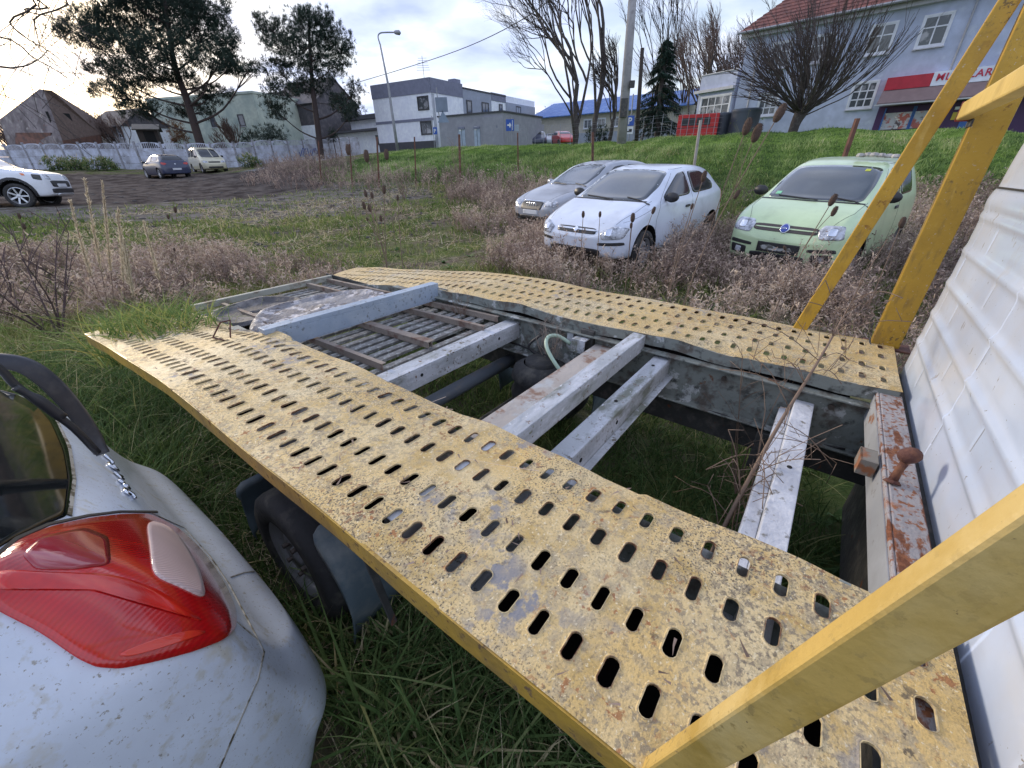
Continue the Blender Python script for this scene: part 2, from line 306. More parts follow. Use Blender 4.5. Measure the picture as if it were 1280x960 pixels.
mud = inpoly(g, hh, LOT).astype(float); drt = inpoly(g, hh, DIRT).astype(float)
emb = np.clip((ZZ-.75-.02*XX*0)/.5, 0, 1)*(XX > -9)*((YY > 8.5)) * np.clip((XX*1.0+YY*.30-(-1.5))/3, 0, 1)
emb = np.where((YY > 16) & (XX > -8), np.maximum(emb, np.clip((ZZ-.9)/.4, 0, 1)), emb)
pathP = [G(300, 216, 33), G(400, 208, 38), G(480, 195, 42), G(486, 188, 52), G(560, 186, 58), G(480, 186, 66), G(430, 203, 50), G(330, 211, 41)]
pth = inpoly(XX+.3*wob(XX*2, YY*2), YY, [(p[0], p[1]) for p in pathP]).astype(float)
plat = ((ZZ > 2.7) & (YY > 26) & (XX > -6)).astype(float)
def gmat():
    m = bpy.data.materials.new('field_ground'); m.use_nodes = True; t = m.node_tree; l = t.links.new
    b = t.nodes['Principled BSDF']; b.inputs['Roughness'].default_value = .9; b.inputs['Specular IOR Level'].default_value = .0
    c = nd(t, 'ShaderNodeTexCoord').outputs['Object']
    def noise(s, d=6, off=0):
        mp = nd(t, 'ShaderNodeMapping'); mp.inputs['Location'].default_value = (off, off*2, 0); l(c, mp.inputs[0])
        n = nd(t, 'ShaderNodeTexNoise'); n.inputs['Scale'].default_value = s; n.inputs['Detail'].default_value = d; n.inputs['Roughness'].default_value = .65; l(mp.outputs[0], n.inputs['Vector']); return n.outputs[0]
    def mixc(f, a, bb):
        x = nd(t, 'ShaderNodeMix', data_type='RGBA'); l(f, x.inputs[0])
        for k, q in ((6, a), (7, bb)):
            if isinstance(q, tuple): x.inputs[k].default_value = (*q, 1)
            else: l(q, x.inputs[k])
        return x.outputs[2]
    def rp(v, lo, hi): r = ramp(t, [(lo, 0.), (hi, 1.)]); l(v, r.inputs[0]); return r.outputs[0]
    def at(n): return nd(t, 'ShaderNodeAttribute', attribute_name=n).outputs['Fac']
    soil = mixc(rp(noise(6), .4, .65), (.11, .088, .07), (.24, .20, .155))
    grass = mixc(rp(noise(9, off=3), .35, .65), (.065, .095, .03), (.16, .18, .065))
    field = mixc(rp(noise(.8, 8, 7), .42, .58), soil, grass)
    dirt = mixc(rp(noise(2.5, 8, 2), .45, .6), (.20, .18, .16), (.10, .085, .07)); dirt = mixc(rp(noise(3, 8, 9), .55, .63), dirt, grass)
    dirt = mixc(rp(noise(7, 5, 4), .62, .66), dirt, (.34, .33, .35))
    mudc = mixc(rp(noise(1.4, 8, 5), .4, .6), (.06, .050, .046), (.14, .12, .108)); mudc = mixc(rp(noise(.6, 6, 11), .60, .70), mudc, (.13, .115, .11))
    embc = mixc(rp(noise(3, 8, 6), .35, .65), (.08, .14, .03), (.18, .27, .06))
    asph = mixc(rp(noise(12), .4, .6), (.17, .17, .18), (.24, .235, .24))
    col = mixc(at('dirt'), field, dirt); col = mixc(at('mud'), col, mudc); col = mixc(at('emb'), col, embc); col = mixc(at('path'), col, asph)
    l(col, b.inputs['Base Color'])
    bp = nd(t, 'ShaderNodeBump'); bp.inputs['Strength'].default_value = .8; bp.inputs['Distance'].default_value = .12; l(noise(3.5, 9, 1), bp.inputs['Height']); l(bp.outputs[0], b.inputs['Normal'])
    rr = nd(t, 'ShaderNodeMapRange'); l(at('mud'), rr.inputs[0]); rr.inputs[3].default_value = .92; rr.inputs[4].default_value = .75; l(rr.outputs[0], b.inputs['Roughness'])
    return m
na, nb = len(ay), len(ax); idx = np.arange(na*nb).reshape(na, nb)
Fq = np.stack([idx[:-1, :-1], idx[:-1, 1:], idx[1:, 1:], idx[1:, :-1]], -1).reshape(-1, 4)
gnd = np_mesh('ground', np.stack([XX.ravel(), YY.ravel(), ZZ.ravel()], 1), Fq, gmat(), smooth=True, col=dict(mud=mud.ravel(), dirt=drt.ravel(), emb=emb.ravel(), path=pth.ravel()))
tag(gnd, kind='structure')
# ================================================================ the car transporter
def _frame():
    a = MW@nrm([-122-PX, 199-PY, F]); b = MW@nrm([1064-PX, 212-PY, F]); N = nrm(np.cross(b, a)); N = N if N[2] > 0 else -N
    p, q = nrm(a+b), nrm(b-a); b = nrm(p+q); a = nrm(p-q); return b, a, N
D1, D2, NN = _frame(); HB = .75; TO = np.array([0, 0, EYE])-HB*NN
truck = empty('car_transporter', (0, 0, 0), 0, 'old car transporter truck with yellow slotted deck boards, bare cross beams and a white cab', 'truck')
truck.matrix_world = Matrix(((D1[0], D2[0], NN[0], TO[0]), (D1[1], D2[1], NN[1], TO[1]), (D1[2], D2[2], NN[2], TO[2]), (0, 0, 0, 1)))
def TWp(u, v, z): return TO+D1*v+D2*u+NN*z          # truck coords -> world
def P(u, v, z): return (v, u, z)                    # truck coords -> local
UB = 1.96
BEAMS = [-.35, -.1, .51, .66, 1.46, 2.18]
def zsurf(u, v, near):
    z = 0. if u < UB-.08 else (-(u-UB)*.112 if u > UB+.08 else -.112*(u-UB+.08)**2/.32)
    ei = np.clip((v-.76)/.12, 0, 1) if near else np.clip((2.08-v)/.12, 0, 1)
    d = min(abs(u-b) for b in BEAMS); z -= .022*ei*np.clip((d-.05)/.15, 0, 1)*(1 if u > .2 else .45)
    eo = np.clip((.40-v)/.1, 0, 1) if near else np.clip((v-2.5)/.1, 0, 1)
    z += .004*math.sin(u*9)*eo+.003*math.sin(u*6.3+v*9)+.004*math.sin(u*14+v*4)*ei
    if u > 2.0: z += .012*math.sin((u-2)*5.1+v*2)*ei
    return z
def deck(name, v0, v1, u_end, rows, near, label):
    mb = MB(); rimb = MB(); pu, u0 = .0705, .02
    ks = [k for k in range(-5, 60) if u0+pu*k < u_end(0.5)-.12]
    hl, hw = (.0285, .0118)
    edges = [v0]+[(rows[i]+rows[i+1])/2 for i in range(len(rows)-1)]+[v1]
    def pt(u, v, dz=0): return P(u, v, zsurf(u, v, near)+dz)
    ulo = -.385
    cellu = [u0+pu*(k-.5) for k in ks]+[u0+pu*(ks[-1]+.5)]; cellu[0] = ulo
    n = 12
    for ri, rv in enumerate(rows):
        va, vb = edges[ri], edges[ri+1]
        for ki, k in enumerate(ks):
            uc = u0+pu*k; ua, ub = cellu[ki], cellu[ki+1]
            wv = hl*(1+.06*math.sin(k*3.1+ri)); wu = hw*(1+.1*math.sin(k*1.7+ri*2))
            hole = []; bord = []
            for j in range(n):
                t = 2*math.pi*(j+.5)/n; c, s = math.cos(t), math.sin(t)
                hv = rv+(wv-wu)*(1 if c > 0 else -1)+wu*c; hu = uc+wu*s
                if abs(c) < .01: hv = rv+wu*c
                hole.append((hu, hv))
            # border: 12 points round the cell, corners included
            cu = [ua, ub]; cv = [va, vb]; m_ = lambda a, b, f: a+(b-a)*f
            bord = [(m_(uc, ub, .45), vb), (ub, vb), (ub, m_(rv, vb, .3)), (ub, m_(rv, va, .3)), (ub, va), (m_(uc, ub, .45), va),
                    (m_(uc, ua, .45), va), (ua, va), (ua, m_(rv, va, .3)), (ua, m_(rv, vb, .3)), (ua, vb), (m_(uc, ua, .45), vb)]
            def ang(p): return math.atan2((p[0]-uc)/(ub-ua), (p[1]-rv)/(vb-va))
            bord = sorted(bord, key=lambda p: math.atan2((p[0]-uc), (p[1]-rv)) % (2*math.pi))
            hole = sorted(hole, key=lambda p: math.atan2((p[0]-uc), (p[1]-rv)) % (2*math.pi))
            lip = [(uc+(a-uc)*1.16, rv+(b-rv)*1.06) for a, b in hole]; lip2 = [(uc+(a-uc)*1.36, rv+(b-rv)*1.14) for a, b in hole]
            base = len(mb.v)
            vs = [pt(a, b) for a, b in bord]+[pt(a, b, .0) for a, b in lip2]+[pt(a, b, .0016) for a, b in lip]+[pt(a, b, .0012) for a, b in hole]+[pt(a, b, -.0035) for a, b in hole]
            fs = []
            for r_ in range(4):
                for j in range(n): q = (j+1) % n; fs.append((r_*n+j, r_*n+q, (r_+1)*n+q, (r_+1)*n+j))
            mb.add(vs, fs)
            mid_ = [(uc+(a-uc)*1.11, rv+(b-rv)*1.04) for a, b in hole]; inn = [(uc+(a-uc)*.985, rv+(b-rv)*.995) for a, b in hole]
            rimb.add([pt(a, b, .0021) for a, b in mid_]+[pt(a, b, .0022) for a, b in inn]+[pt(a, b, -.003) for a, b in inn], [(r_*n+j, r_*n+(j+1) % n, (r_+1)*n+(j+1) % n, (r_+1)*n+j) for r_ in range(2) for j in range(n)])
    # plain tail end beyond the slots
    ul = cellu[-1]; nv = 10
    Pg = []
    for i in range(9):
        row = []
        for j in range(nv+1):
            v = v0+(v1-v0)*j/nv; ue = u_end((v-v0)/(v1-v0)); u = ul+(ue-ul)*i/8; row.append(pt(u, v))
        Pg.append(row)
    mb.grid(Pg)
    bm = bmesh.new(); m = mb.mesh(name, m_deck); bm.from_mesh(m); bmesh.ops.remove_doubles(bm, verts=bm.verts, dist=.0004); bmesh.ops.recalc_face_normals(bm, faces=bm.faces)
    if sum(f.normal.z for f in bm.faces) < 0: bmesh.ops.reverse_faces(bm, faces=bm.faces)
    bm.to_mesh(m); bm.free()
    m.shade_smooth(); m.set_sharp_from_angle(angle=R(28)); o = link(name, m, truck, label=label); rimb.build('slot_edge', m_rimd, o)['kind'] = 'stuff'; return o
deck_n = deck('deck_board', .312, .862, lambda f: 3.46-.05*f, [.405, .519, .650, .766], True, 'wide slotted yellow deck board nearest the camera')
deck_f = deck('deck_board', 1.985, 2.60, lambda f: 3.70+.35*f, [2.085, 2.222, 2.372, 2.505], False, 'slotted yellow deck board on the far side')
def flange(v, u0, u1, h, near, th, mt, name='side_flange', step=.06):
    mb = MB(); us = np.arange(u0, u1+step/2, step); top = []; vs = []
    hh = h if callable(h) else (lambda u: h)
    for u in us:
        z = zsurf(u, .34 if near else (2.57 if v > 2.3 else 2.0), near) if abs(v-.86) > .02 else zsurf(u, .86, True)
        b = -hh(u)+.003*math.sin(u*11)
        vs += [P(u, v-th/2, z-.001), P(u, v+th/2, z-.001), P(u, v+th/2, z+b), P(u, v-th/2, z+b)]
    fs = []
    for i in range(len(us)-1):
        for j in range(4): q = (j+1) % 4; fs.append((i*4+j, i*4+q, (i+1)*4+q, (i+1)*4+j))
    fs += [(0, 1, 2, 3), tuple((len(us)-1)*4+j for j in (3, 2, 1, 0))]
    mb.add(vs, fs); return mb.build(name, mt, truck, fix=True)
flange(.3125, -.38, 3.44, .058, True, .008, m_yside)
flange(2.598, -.38, 3.95, .058, False, .008, m_yside)
flange(1.989, -.38, 3.68, .055, False, .007, m_rail)
flange(.858, -.38, 3.38, .035, True, .007, m_rail)
# rusty lip of the near outer edge and frame angle below it
mb = MB(); mb.box(.330, .345, -.36, 1.2, -.105, -.052); mb.box(.33, .42, -.36, 1.2, -.112, -.105); mb.build('edge_angle', m_dark, truck, bevel=.002)
# chassis rails (C sections) and cross beams
for v, lab in ((1.99, None), (.80, None)):
    mb = MB(); s = 1 if v > 1.5 else -1
    mb.box(v, v+.008*s, -.42, 2.6, -.30, -.075); mb.box(v-.045*s, v+.008*s, -.42, 2.6, -.083, -.075); mb.box(v-.05*s, v+.008*s, -.42, 2.6, -.308, -.30)
    mb.build('chassis_rail', m_rail, truck, bevel=.002, fix=True)
mb = MB(); mb.box(2.0, 2.03, -.42, 2.3, -.46, -.33); mb.box(1.93, 2.04, -.1, .02, -.52, -.32); mb.box(1.96, 2.03, .9, .98, -.28, -.05); mb.build('lower_rail', m_dark, truck, bevel=.004)
mb = MB(); mb.box(1.90, 1.985, .92, 1.0, -.10, -.092); mb.box(1.90, 1.91, .92, 1.0, -.17, -.10); mb.box(1.955, 1.985, 1.02, 1.06, -.2, -.08); mb.build('rail_bracket', m_silver, truck, bevel=.002)
mb = MB()
for u in (1.75, .72, .22, -.2): mb.tube([P(u, 1.978, -.13), P(u, 1.99, -.13)], .012, 8)
mb.build('rail_bolt', m_bolt, truck)['kind'] = 'stuff'
def beam(u0, u1, z, h, v0=.40, v1=1.99, mt=m_silver, lip=0, name='cross_beam', tilt=0, wave=0):
    mb = MB()
    mb.box(v0, v1, u0, u1, z-.007, z); mb.box(v0, v1, u0, u0+.007, z-h, z-.0071); mb.box(v0, v1, u1-.007, u1, z-h, z-.0071)
    if lip: mb.box(v0, v1, u0-lip, u0-.0005, z-h-.001, z-h+.007)
    o = mb.build(name, mt, truck, bevel=.003)
    return o
def holes(pts):
    mb = MB()
    for u, v, z, ax_ in pts:
        if ax_ == 'u': mb.tube([P(u, v, z), P(u+.002, v, z)], .009, 10)
        else: mb.tube([P(u, v, z), P(u, v, z+.0022)], .008, 10)
    mb.build('bolt_hole', m_intr, truck)['kind'] = 'stuff'
# blue beam with a tall face on the slope of the bed
mb = MB(); mb.box(.80, 1.995, 2.14, 2.205, -.012, .014); mb.box(.80, 1.995, 2.138, 2.145, -.098, -.0125); mb.box(.80, 1.995, 2.1375, 2.17, -.102, -.0985)
mb.build('cross_beam', m_blue, truck, bevel=.005, label='faded blue cross beam at the start of the tail slope')
mb = MB(); mb.box(2.0, 2.006, 2.06, 2.22, -.3, -.02); mb.build('end_plate', m_rail, truck)
beam(1.42, 1.515, -.115, .105); beam(.622, .690, -.008, .085); beam(.478, .556, -.10, .10, lip=.03)
mb = MB(); mb.box(.72, 1.98, .700, .885, -.128, -.120); mb.build('flange_plate', mat('rusty_flange_plate', (.38, .345, .32), .8, layers=[((.24, .15, .11), 12, .52, .62), ((.42, .43, .44), 9, .58, .66)], bump=.3), truck, bevel=.002)
# channel near the cab: pale top, lower left ledge
mb = MB(); mb.box(.72, 1.97, -.142, -.072, -.137, -.130); mb.box(.72, 1.97, -.142, -.136, -.21, -.1371); mb.box(.72, 1.97, -.078, -.072, -.185, -.1371); mb.box(.72, 1.97, -.0715, -.030, -.19, -.183); mb.box(.72, 1.97, -.034, -.028, -.25, -.1905)
mb.build('cross_beam', mat('pale_peeling_beam', (.50, .52, .58), .5, layers=[((.66, .68, .74), 10, .45, .6), ((.20, .19, .17), 24, .58, .66), ((.20, .13, .07), 7, .68, .74)], bump=.3, bscale=50), truck, bevel=.003, label='peeling pale grey cross beam second from the cab')
# rusted front beam with knob and bracket
mb = MB(); mb.box(.40, 2.0, -.392, -.322, -.028, -.020); mb.box(.40, 2.0, -.322, -.314, -.14, -.0205)
fb = mb.build('front_beam', m_rustb, truck, bevel=.004, label='rust streaked front beam against the cab')
# cream face of the front beam (paint survives on the side)
mb = MB(); mb.box(.42, 1.99, -.3135, -.311, -.135, -.034); mb.build('beam_face', mat('grey_beam_face', (.30, .31, .33), .6, layers=[((.25, .11, .05), 7, .60, .64), ((.38, .40, .44), 3, .5, .7), ((.15, .14, .12), 20, .62, .7)]), fb)
kb = MB(); kb.tube([P(-.330, 1.345, -.02), P(-.332, 1.352, .015), P(-.337, 1.362, .040)], [.012, .0095, .010], 12)
kb.tube([P(-.330, 1.343, -.021), P(-.330, 1.346, -.013)], [.021, .014], 12)
prof = [(0, -.021), (.012, -.020), (.022, -.014), (.0265, -.004), (.0265, .004), (.022, .014), (.012, .020), (0, .021)]
ML = Matrix.Translation(Vector(P(-.341, 1.370, .062)))@Matrix.Rotation(R(-38), 4, 'X')@Matrix.Rotation(R(18), 4, 'Y')
kb.lathe(prof, 20, ML); kb.build('latch_knob', m_rust, truck, smooth=True, fix=True)
mb = MB(); mb.box(1.50, 1.505, -.305, -.262, -.075, -.022); mb.box(1.425, 1.43, -.305, -.262, -.075, -.022); mb.box(1.43, 1.50, -.268, -.262, -.075, -.022); mb.box(1.43, 1.50, -.305, -.262, -.028, -.022)
mb.build('latch_bracket', mat('rusty_bracket', (.22, .20, .17), .7, layers=[((.28, .11, .05), 14, .48, .56)], bump=.2), truck, bevel=.001)
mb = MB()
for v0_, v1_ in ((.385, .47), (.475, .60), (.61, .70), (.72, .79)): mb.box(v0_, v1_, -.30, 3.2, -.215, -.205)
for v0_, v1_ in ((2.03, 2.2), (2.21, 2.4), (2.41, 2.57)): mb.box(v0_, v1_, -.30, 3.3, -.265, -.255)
mb.build('added_slot_backing', m_intr2, truck)['kind'] = 'stuff'  # added black sheets below the boards, so the slots look dark
holes([(-.106, 1.42, -.130, 'z'), (.52, 1.42, -.1, 'z'), (.52, 1.85, -.1, 'z'), (1.4185, 1.17, -.16, 'u'), (1.4185, 1.78, -.16, 'u'), (.476, 1.35, -.15, 'u'), (.476, 1.05, -.15, 'u')])
# lower tubes and air hose, far tyre, tank
mb = MB(); mb.tube([P(1.50, .9, -.40), P(1.50, 2.05, -.40)], .042, 16); mb.build('axle_tube', mat('grey_blue_tube', (.12, .14, .17), .5, layers=[((.2, .17, .14), 9, .55, .7)]), truck, smooth=True)
hs = [P(1.02, 1.93, -.14), P(1.09, 1.90, -.10), P(1.12, 1.84, -.10), P(1.08, 1.78, -.14), P(.98, 1.75, -.22), P(.88, 1.76, -.31)]
def spline(p, k=5):
    p = [np.array(q, float) for q in p]; o = []
    for i in range(len(p)-1):
        a, b, c, d = p[max(i-1, 0)], p[i], p[i+1], p[min(i+2, len(p)-1)]
        for j in range(k):
            t = j/k; o.append(.5*((2*b)+(c-a)*t+(2*a-5*b+4*c-d)*t*t+(3*b-a-3*c+d)*t**3))
    return o+[p[-1]]
mb = MB(); mb.tube(spline(hs), .011, 10); mb.build('air_hose', m_hose, truck, smooth=True)
mb = MB(); mb.tube(spline([P(.35, 1.985, -.34), P(.2, 1.95, -.30), P(-.05, 1.97, -.33), P(-.3, 1.96, -.29)]), .005, 6); mb.tube(spline([P(2.0, 1.93, -.2), P(1.7, 1.95, -.27), P(1.4, 1.95, -.25), P(1.1, 1.96, -.3)]), .006, 6)
mb.tube(spline([P(1.2, 1.9, -.12), P(1.26, 1.86, -.2), P(1.15, 1.9, -.28), P(1.05, 1.85, -.33)]), .008, 6); mb.build('cable', m_black, truck, smooth=True)['kind'] = 'stuff'
# wheels
def wheel(parent, M, r, w, rim_r, style='steel', mt=None, name='wheel', n=36):
    W_ = bpy.data.objects.new(name, None); C.objects.link(W_); W_.parent = parent; W_.matrix_local = M; W_.empty_display_size = .1
    h = w/2; pr = [(rim_r, -h*.8), (rim_r+.01, -h), (r*.90, -h), (r*.975, -h*.85), (r, -h*.55), (r, h*.55), (r*.975, h*.85), (r*.90, h), (rim_r+.01, h), (rim_r, h*.8)]
    mb = MB(); mb.lathe(pr, n, close=True); mb.build('tyre', m_tyre, W_, smooth=True, fix=True)
    mt = mt or (m_rim if style == 'steel' else m_alloy)
    mb = MB()
    if style == 'steel':
        mb.lathe([(rim_r, h*.85), (rim_r*.95, h*.9), (rim_r*.90, h*.55), (rim_r*.84, h*.3), (rim_r*.70, h*.55), (rim_r*.45, h*.75), (rim_r*.28, h*.5), (rim_r*.26, h*.75), (0, h*.78)], n)
        mb.lathe([(rim_r, -h*.8), (rim_r*.3, -h*.5)], n); mb.build('rim', mt, W_, smooth=True, fix=True)
        mb = MB()
        for k in range(5 if r < .33 else 6):
            t = 2*math.pi*k/(5 if r < .33 else 6); x, y = rim_r*.38*math.cos(t), rim_r*.38*math.sin(t); mb.tube([(x, y, h*.5), (x, y, h*.92)], .011, 6)
        mb.build('wheel_nut', m_bolt, W_)['kind'] = 'stuff'
        mb = MB()
        for k in range(8):
            t = 2*math.pi*(k+.5)/8; x, y = rim_r*.77*math.cos(t), rim_r*.77*math.sin(t); mb.tube([(x, y, h*.40), (x, y, h*.485)], .021, 10)
        mb.build('vent_hole', m_intr, W_)['kind'] = 'stuff'
    else:
        mb.lathe([(rim_r, h*.85), (rim_r*.94, h*.9), (rim_r*.90, h*.4), (rim_r*.85, 0)], n); 
        for k in range(7 if style == 'alloy7' else 5):
            t = 2*math.pi*k/(7 if style == 'alloy7' else 5); c, s = math.cos(t), math.sin(t)
            for e in (-.11, .11) if style == 'alloy5' else (0,):
                c2, s2 = math.cos(t+e), math.sin(t+e)
                mb.bar((c*rim_r*.12, s*rim_r*.12, h*.6), (c2*rim_r*.93, s2*rim_r*.93, h*.78), rim_r*(.11 if style == 'alloy5' else .17), h*.25, (0, 0, 1))
        mb.lathe([(rim_r*.2, h*.5), (rim_r*.2, h*.8), (0, h*.86)], 16); mb.build('rim', mt, W_, fix=True)
        mb = MB(); mb.lathe([(rim_r*.88, -h*.1), (0, -h*.1)], n); mb.build('brake_disc', m_intr, W_)
    return W_
GZT = -1.0
def MA(loc, rz=0, rx=R(90)): return Matrix.Translation(Vector(loc))@Matrix.Rotation(rz, 4, 'Z')@Matrix.Rotation(rx, 4, 'X')
def axM(loc, d):                                    # wheel axis along d
    q = Vector(d).to_track_quat('Z', 'Y'); return Matrix.Translation(Vector(loc))@q.to_matrix().to_4x4()
RW = .31
for v, sd in ((.47, -1), (2.42, 1)):
    wheel(truck, axM(P(1.42, v, GZT+RW-.03), (sd, 0, 0)), RW, .19, .19)
wheel(truck, axM(P(1.42, .70, GZT+RW-.03), (-1, 0, 0)), RW, .18, .19); mb = MB(); mb.lathe([(.10, .0), (.155, -.03), (.17, -.08), (.14, -.125), (.17, -.17), (.165, -.22), (.10, -.27), (0, -.275)], 28, Matrix.Translation(Vector(P(1.13, 1.80, -.24)))); mb.lathe([(0, 0), (.09, 0), (.09, -.03)], 20, Matrix.Translation(Vector(P(1.13, 1.80, -.225)))); mb.build('air_spring', m_tyre, truck, smooth=True, fix=True)
mb = MB(); mb.tube([P(1.42, .5, GZT+RW), P(1.42, 2.4, GZT+RW)], .05, 10); mb.build('axle', m_dark, truck)
# mudguards: arc shells round the near and far wheel
for v0, v1, t0, t1 in ((.385, .62, -32, 50), (.38, .62, 160, 200), (2.3, 2.55, -22, 205)):
    mb = MB(); Pg = []
    for i in range(19):
        t = R(t0+(t1-t0)*i/18); rr = .40+(.02 if i in (0, 18) else 0)
        u = 1.42-rr*math.cos(t)*1.06; z = min(-.10, GZT+RW+rr*math.sin(t))
        Pg.append([P(u, v0, z-.05), P(u, v0+.004, z-.01), P(u, v0+.03, z+.012), P(u, v1-.05, z+.012), P(u, v1, z)])
    mb.grid(Pg); o = mb.build('mudguard', m_guard, truck, smooth=True); s_ = o.modifiers.new('s', 'SOLIDIFY'); s_.thickness = .006
# storage box and side bracket below the near board
mb = MB(); mb.box(.50, .80, .16, .72, -.50, -.225); bx = mb.build('storage_box', mat('purple_brown_box', (.055, .042, .045), .7, layers=[((.11, .08, .07), 8, .5, .7)]), truck, bevel=.01)
mb = MB(); mb.bar(P(.78, .37, -.11), P(.74, .40, -.50), .008, .022, (1, 0, 0)); mb.bar(P(.78, .355, -.115), P(-.3, .352, -.125), .014, .014); mb.build('side_bracket', m_dark, truck, bevel=.002)
# tail grille between the sloping boards: slats across, angle irons along
sl = None; GZ0 = -.205
def gz(u): return -.115-(u-1.4)*.03
k = 0
for u in np.arange(1.60, 3.45, .084):
    z = gz(u)-.02; mb = MB(); w = .038; x1 = 1.96 if u > 2.2 else 1.93
    mb.box(.80, x1, -w/2, w/2, -.010, .006)
    if sl is None: sl = mb.build('slat', m_slat, truck); o = sl
    else: o = sl.copy(); C.objects.link(o); o.parent = truck
    o.location = (0, u, z+random.uniform(-.003, .003)); o.rotation_euler = (R(4+random.uniform(-3, 3)), random.uniform(-.004, .004), random.uniform(-.006, .006))
for v, u0, u1 in ((1.045, 1.55, 3.4), (1.37, 1.58, 2.45), (1.395, 1.58, 2.45), (1.735, 1.5, 3.5), (1.93, 1.55, 3.5)):
    mb = MB(); mb.add([], [])
    a, b = P(u0, v, gz(u0)+.010), P(u1, v, gz(u1)+.010); mb.bar(a, b, .006, .036); mb.bar(P(u0, v+.012, gz(u0)+.026), P(u1, v+.012, gz(u1)+.026), .022, .005)
    mb.build('angle_iron', m_angle, truck, bevel=.001)
mb = MB(); mb.bar(P(3.46, .88, -.155), P(3.52, 1.99, -.155), .035, .045); mb.build('tail_bar', mat('pale_tail_bar', (.38, .38, .33), .7, layers=[((.2, .16, .12), 12, .5, .65)], bump=.2), truck, bevel=.004)
mb = MB(); mb.box(1.99, 2.0, 2.25, 3.6, -.36, -.13); mb.box(.80, .81, 2.25, 3.4, -.36, -.13); mb.build('tail_side', m_dark, truck)
# bent staple on the near board
mb = MB(); mb.tube([P(2.31, .70, -.035), P(2.33, .72, .01), P(2.36, .74, .035), P(2.38, .70, .03), P(2.36, .64, -.03)], .004, 6); mb.tube([P(2.28, .66, -.03), P(2.36, .64, -.03)], .004, 6); mb.build('bent_staple', m_rust, truck)
# headboard frame: posts, braces, cross bar
YC = 1.455
def post(v, lab):
    mb = MB(); s = 1 if v > 1.4 else -1
    f_, b_, w_ = -.298, -.405, .05
    mb.box(v-w_/2, v+w_/2, b_, b_+.006, -.005, 1.62); mb.box(v+s*w_/2-.003, v+s*w_/2+.003, b_, f_, -.005, 1.62); mb.box(v-w_/2, v+w_/2, f_-.006, f_, -.005, 1.62); mb.box(v-s*w_/2-.003, v-s*w_/2+.003, b_, f_, -.006, 1.621)
    p = mb.build('headboard_post', m_yellow, truck, bevel=.003, label=lab); return p
pf = post(2.575, 'broad yellow upright post at the far front corner'); pn = post(.33, None)
mb = MB(); mb.box(2.52, 2.64, -.45, -.27, -.013, -.004); mb.build('post_foot', m_rust, truck, bevel=.003)
for v, a0, sl_, wu, wv in ((2.588, .0, -.2, .062, .03), (.3225, -.022, -.225, .042, .026)):
    mb = MB(); mb.bar(P(a0+.004, v, -.02), P(a0+sl_*1.62, v, 1.62), wv, wu, (0, 1, 0)); mb.build('brace', m_yellow if v > 1 else m_ybr, truck, bevel=.004, label='diagonal yellow brace in the foreground' if v < 1 else 'thin diagonal yellow brace on the far side')
mb = MB(); mb.box(.36, 2.585, -.296, -.252, .925, .985); cb = mb.build('headboard_bar', m_yend, truck, bevel=.006)
mb = MB(); mb.box(2.587, 2.597, -.297, -.251, .922, .988); mb.build('end_cap', m_redcap, cb, bevel=.002)
mb = MB()
for v in (2.575, .33):
    for k in range(9): mb.lathe([(0, -.004), (.006, 0), (0, .004)], 6, Matrix.Translation(Vector(P(-.2955, v-.03+.0075*k, .9225+.001*math.sin(k*2)))))
    for k in range(14): mb.lathe([(0, -.004), (.006, 0), (0, .004)], 6, Matrix.Translation(Vector(P(-.296, v-.05+.0075*k, .001))))
mb.build('weld_bead', m_dark, truck)['kind'] = 'stuff'
mb = MB(); mb.box(2.52, 2.63, -.3, -.294, .90, .924); mb.build('drip_stain', m_dark, cb)
# cab rear wall: swaged sheet with rounded corners, ledge and roof
def cabprof(z):                                    # how far forward of u=-.41 the sheet lies at height z
    d = 0
    for zr in (.115, .237, .36, .483, .606): d += .0075*math.exp(-((z-zr)/.012)**2)
    if z > .69: d -= min(.012, (z-.69)*1.0) if z < .72 else .012+ (z-.72)**2*.9
    if .62 < z <= .69: d += .010*math.sin((z-.62)/.07*math.pi)
    return d
v0c, v1c, rc = .46, 2.44, .11
path = []
for v in np.linspace(v0c+rc, v1c-rc, 60): path.append((v, 0.0))
cor = [(v1c-rc+rc*math.sin(t), -(rc-rc*math.cos(t))) for t in np.linspace(.15, math.pi/2, 9)]
cor2 = [(v0c+rc-rc*math.sin(t), -(rc-rc*math.cos(t))) for t in np.linspace(.15, math.pi/2, 9)]
path = cor2[::-1]+path+cor; path = [(v0c, -1.6)]+path+[(v1c, -1.6)]
def groove(v, z):                                   # pressed joints between the swages
    g_ = 0.
    for b in range(6):
        z0, z1 = .115+.123*b-.123+.028, .115+.123*b-.018
        if z0 < z < z1 and b < 5:
            for q in range(5):
                vg = .62+.47*q+(.22 if b % 2 else 0)
                g_ = max(g_, math.exp(-((v-vg)/.006)**2))
    for zr in (.115, .237, .36, .483): g_ = max(g_, .55*math.exp(-((z-zr-.032)/.004)**2))
    return g_
zs = np.unique(np.concatenate([np.arange(-.25, .69, .0095), [.69, .695, .70, .715, .73], np.arange(.75, 1.0, .03)])); Pg = []
vv = np.unique(np.concatenate([np.arange(v0c+rc, v1c-rc+.001, .03)]+[np.array([.62+.47*q+o+e for e in (-.012, -.006, 0, .006, .012)]) for q in range(5) for o in (0, .22)])); vv = vv[(vv >= v0c+rc) & (vv <= v1c-rc)]
path = [(v0c, -1.6)]+cor2[::-1]+[(v, 0.) for v in vv]+cor+[(v1c, -1.6)]
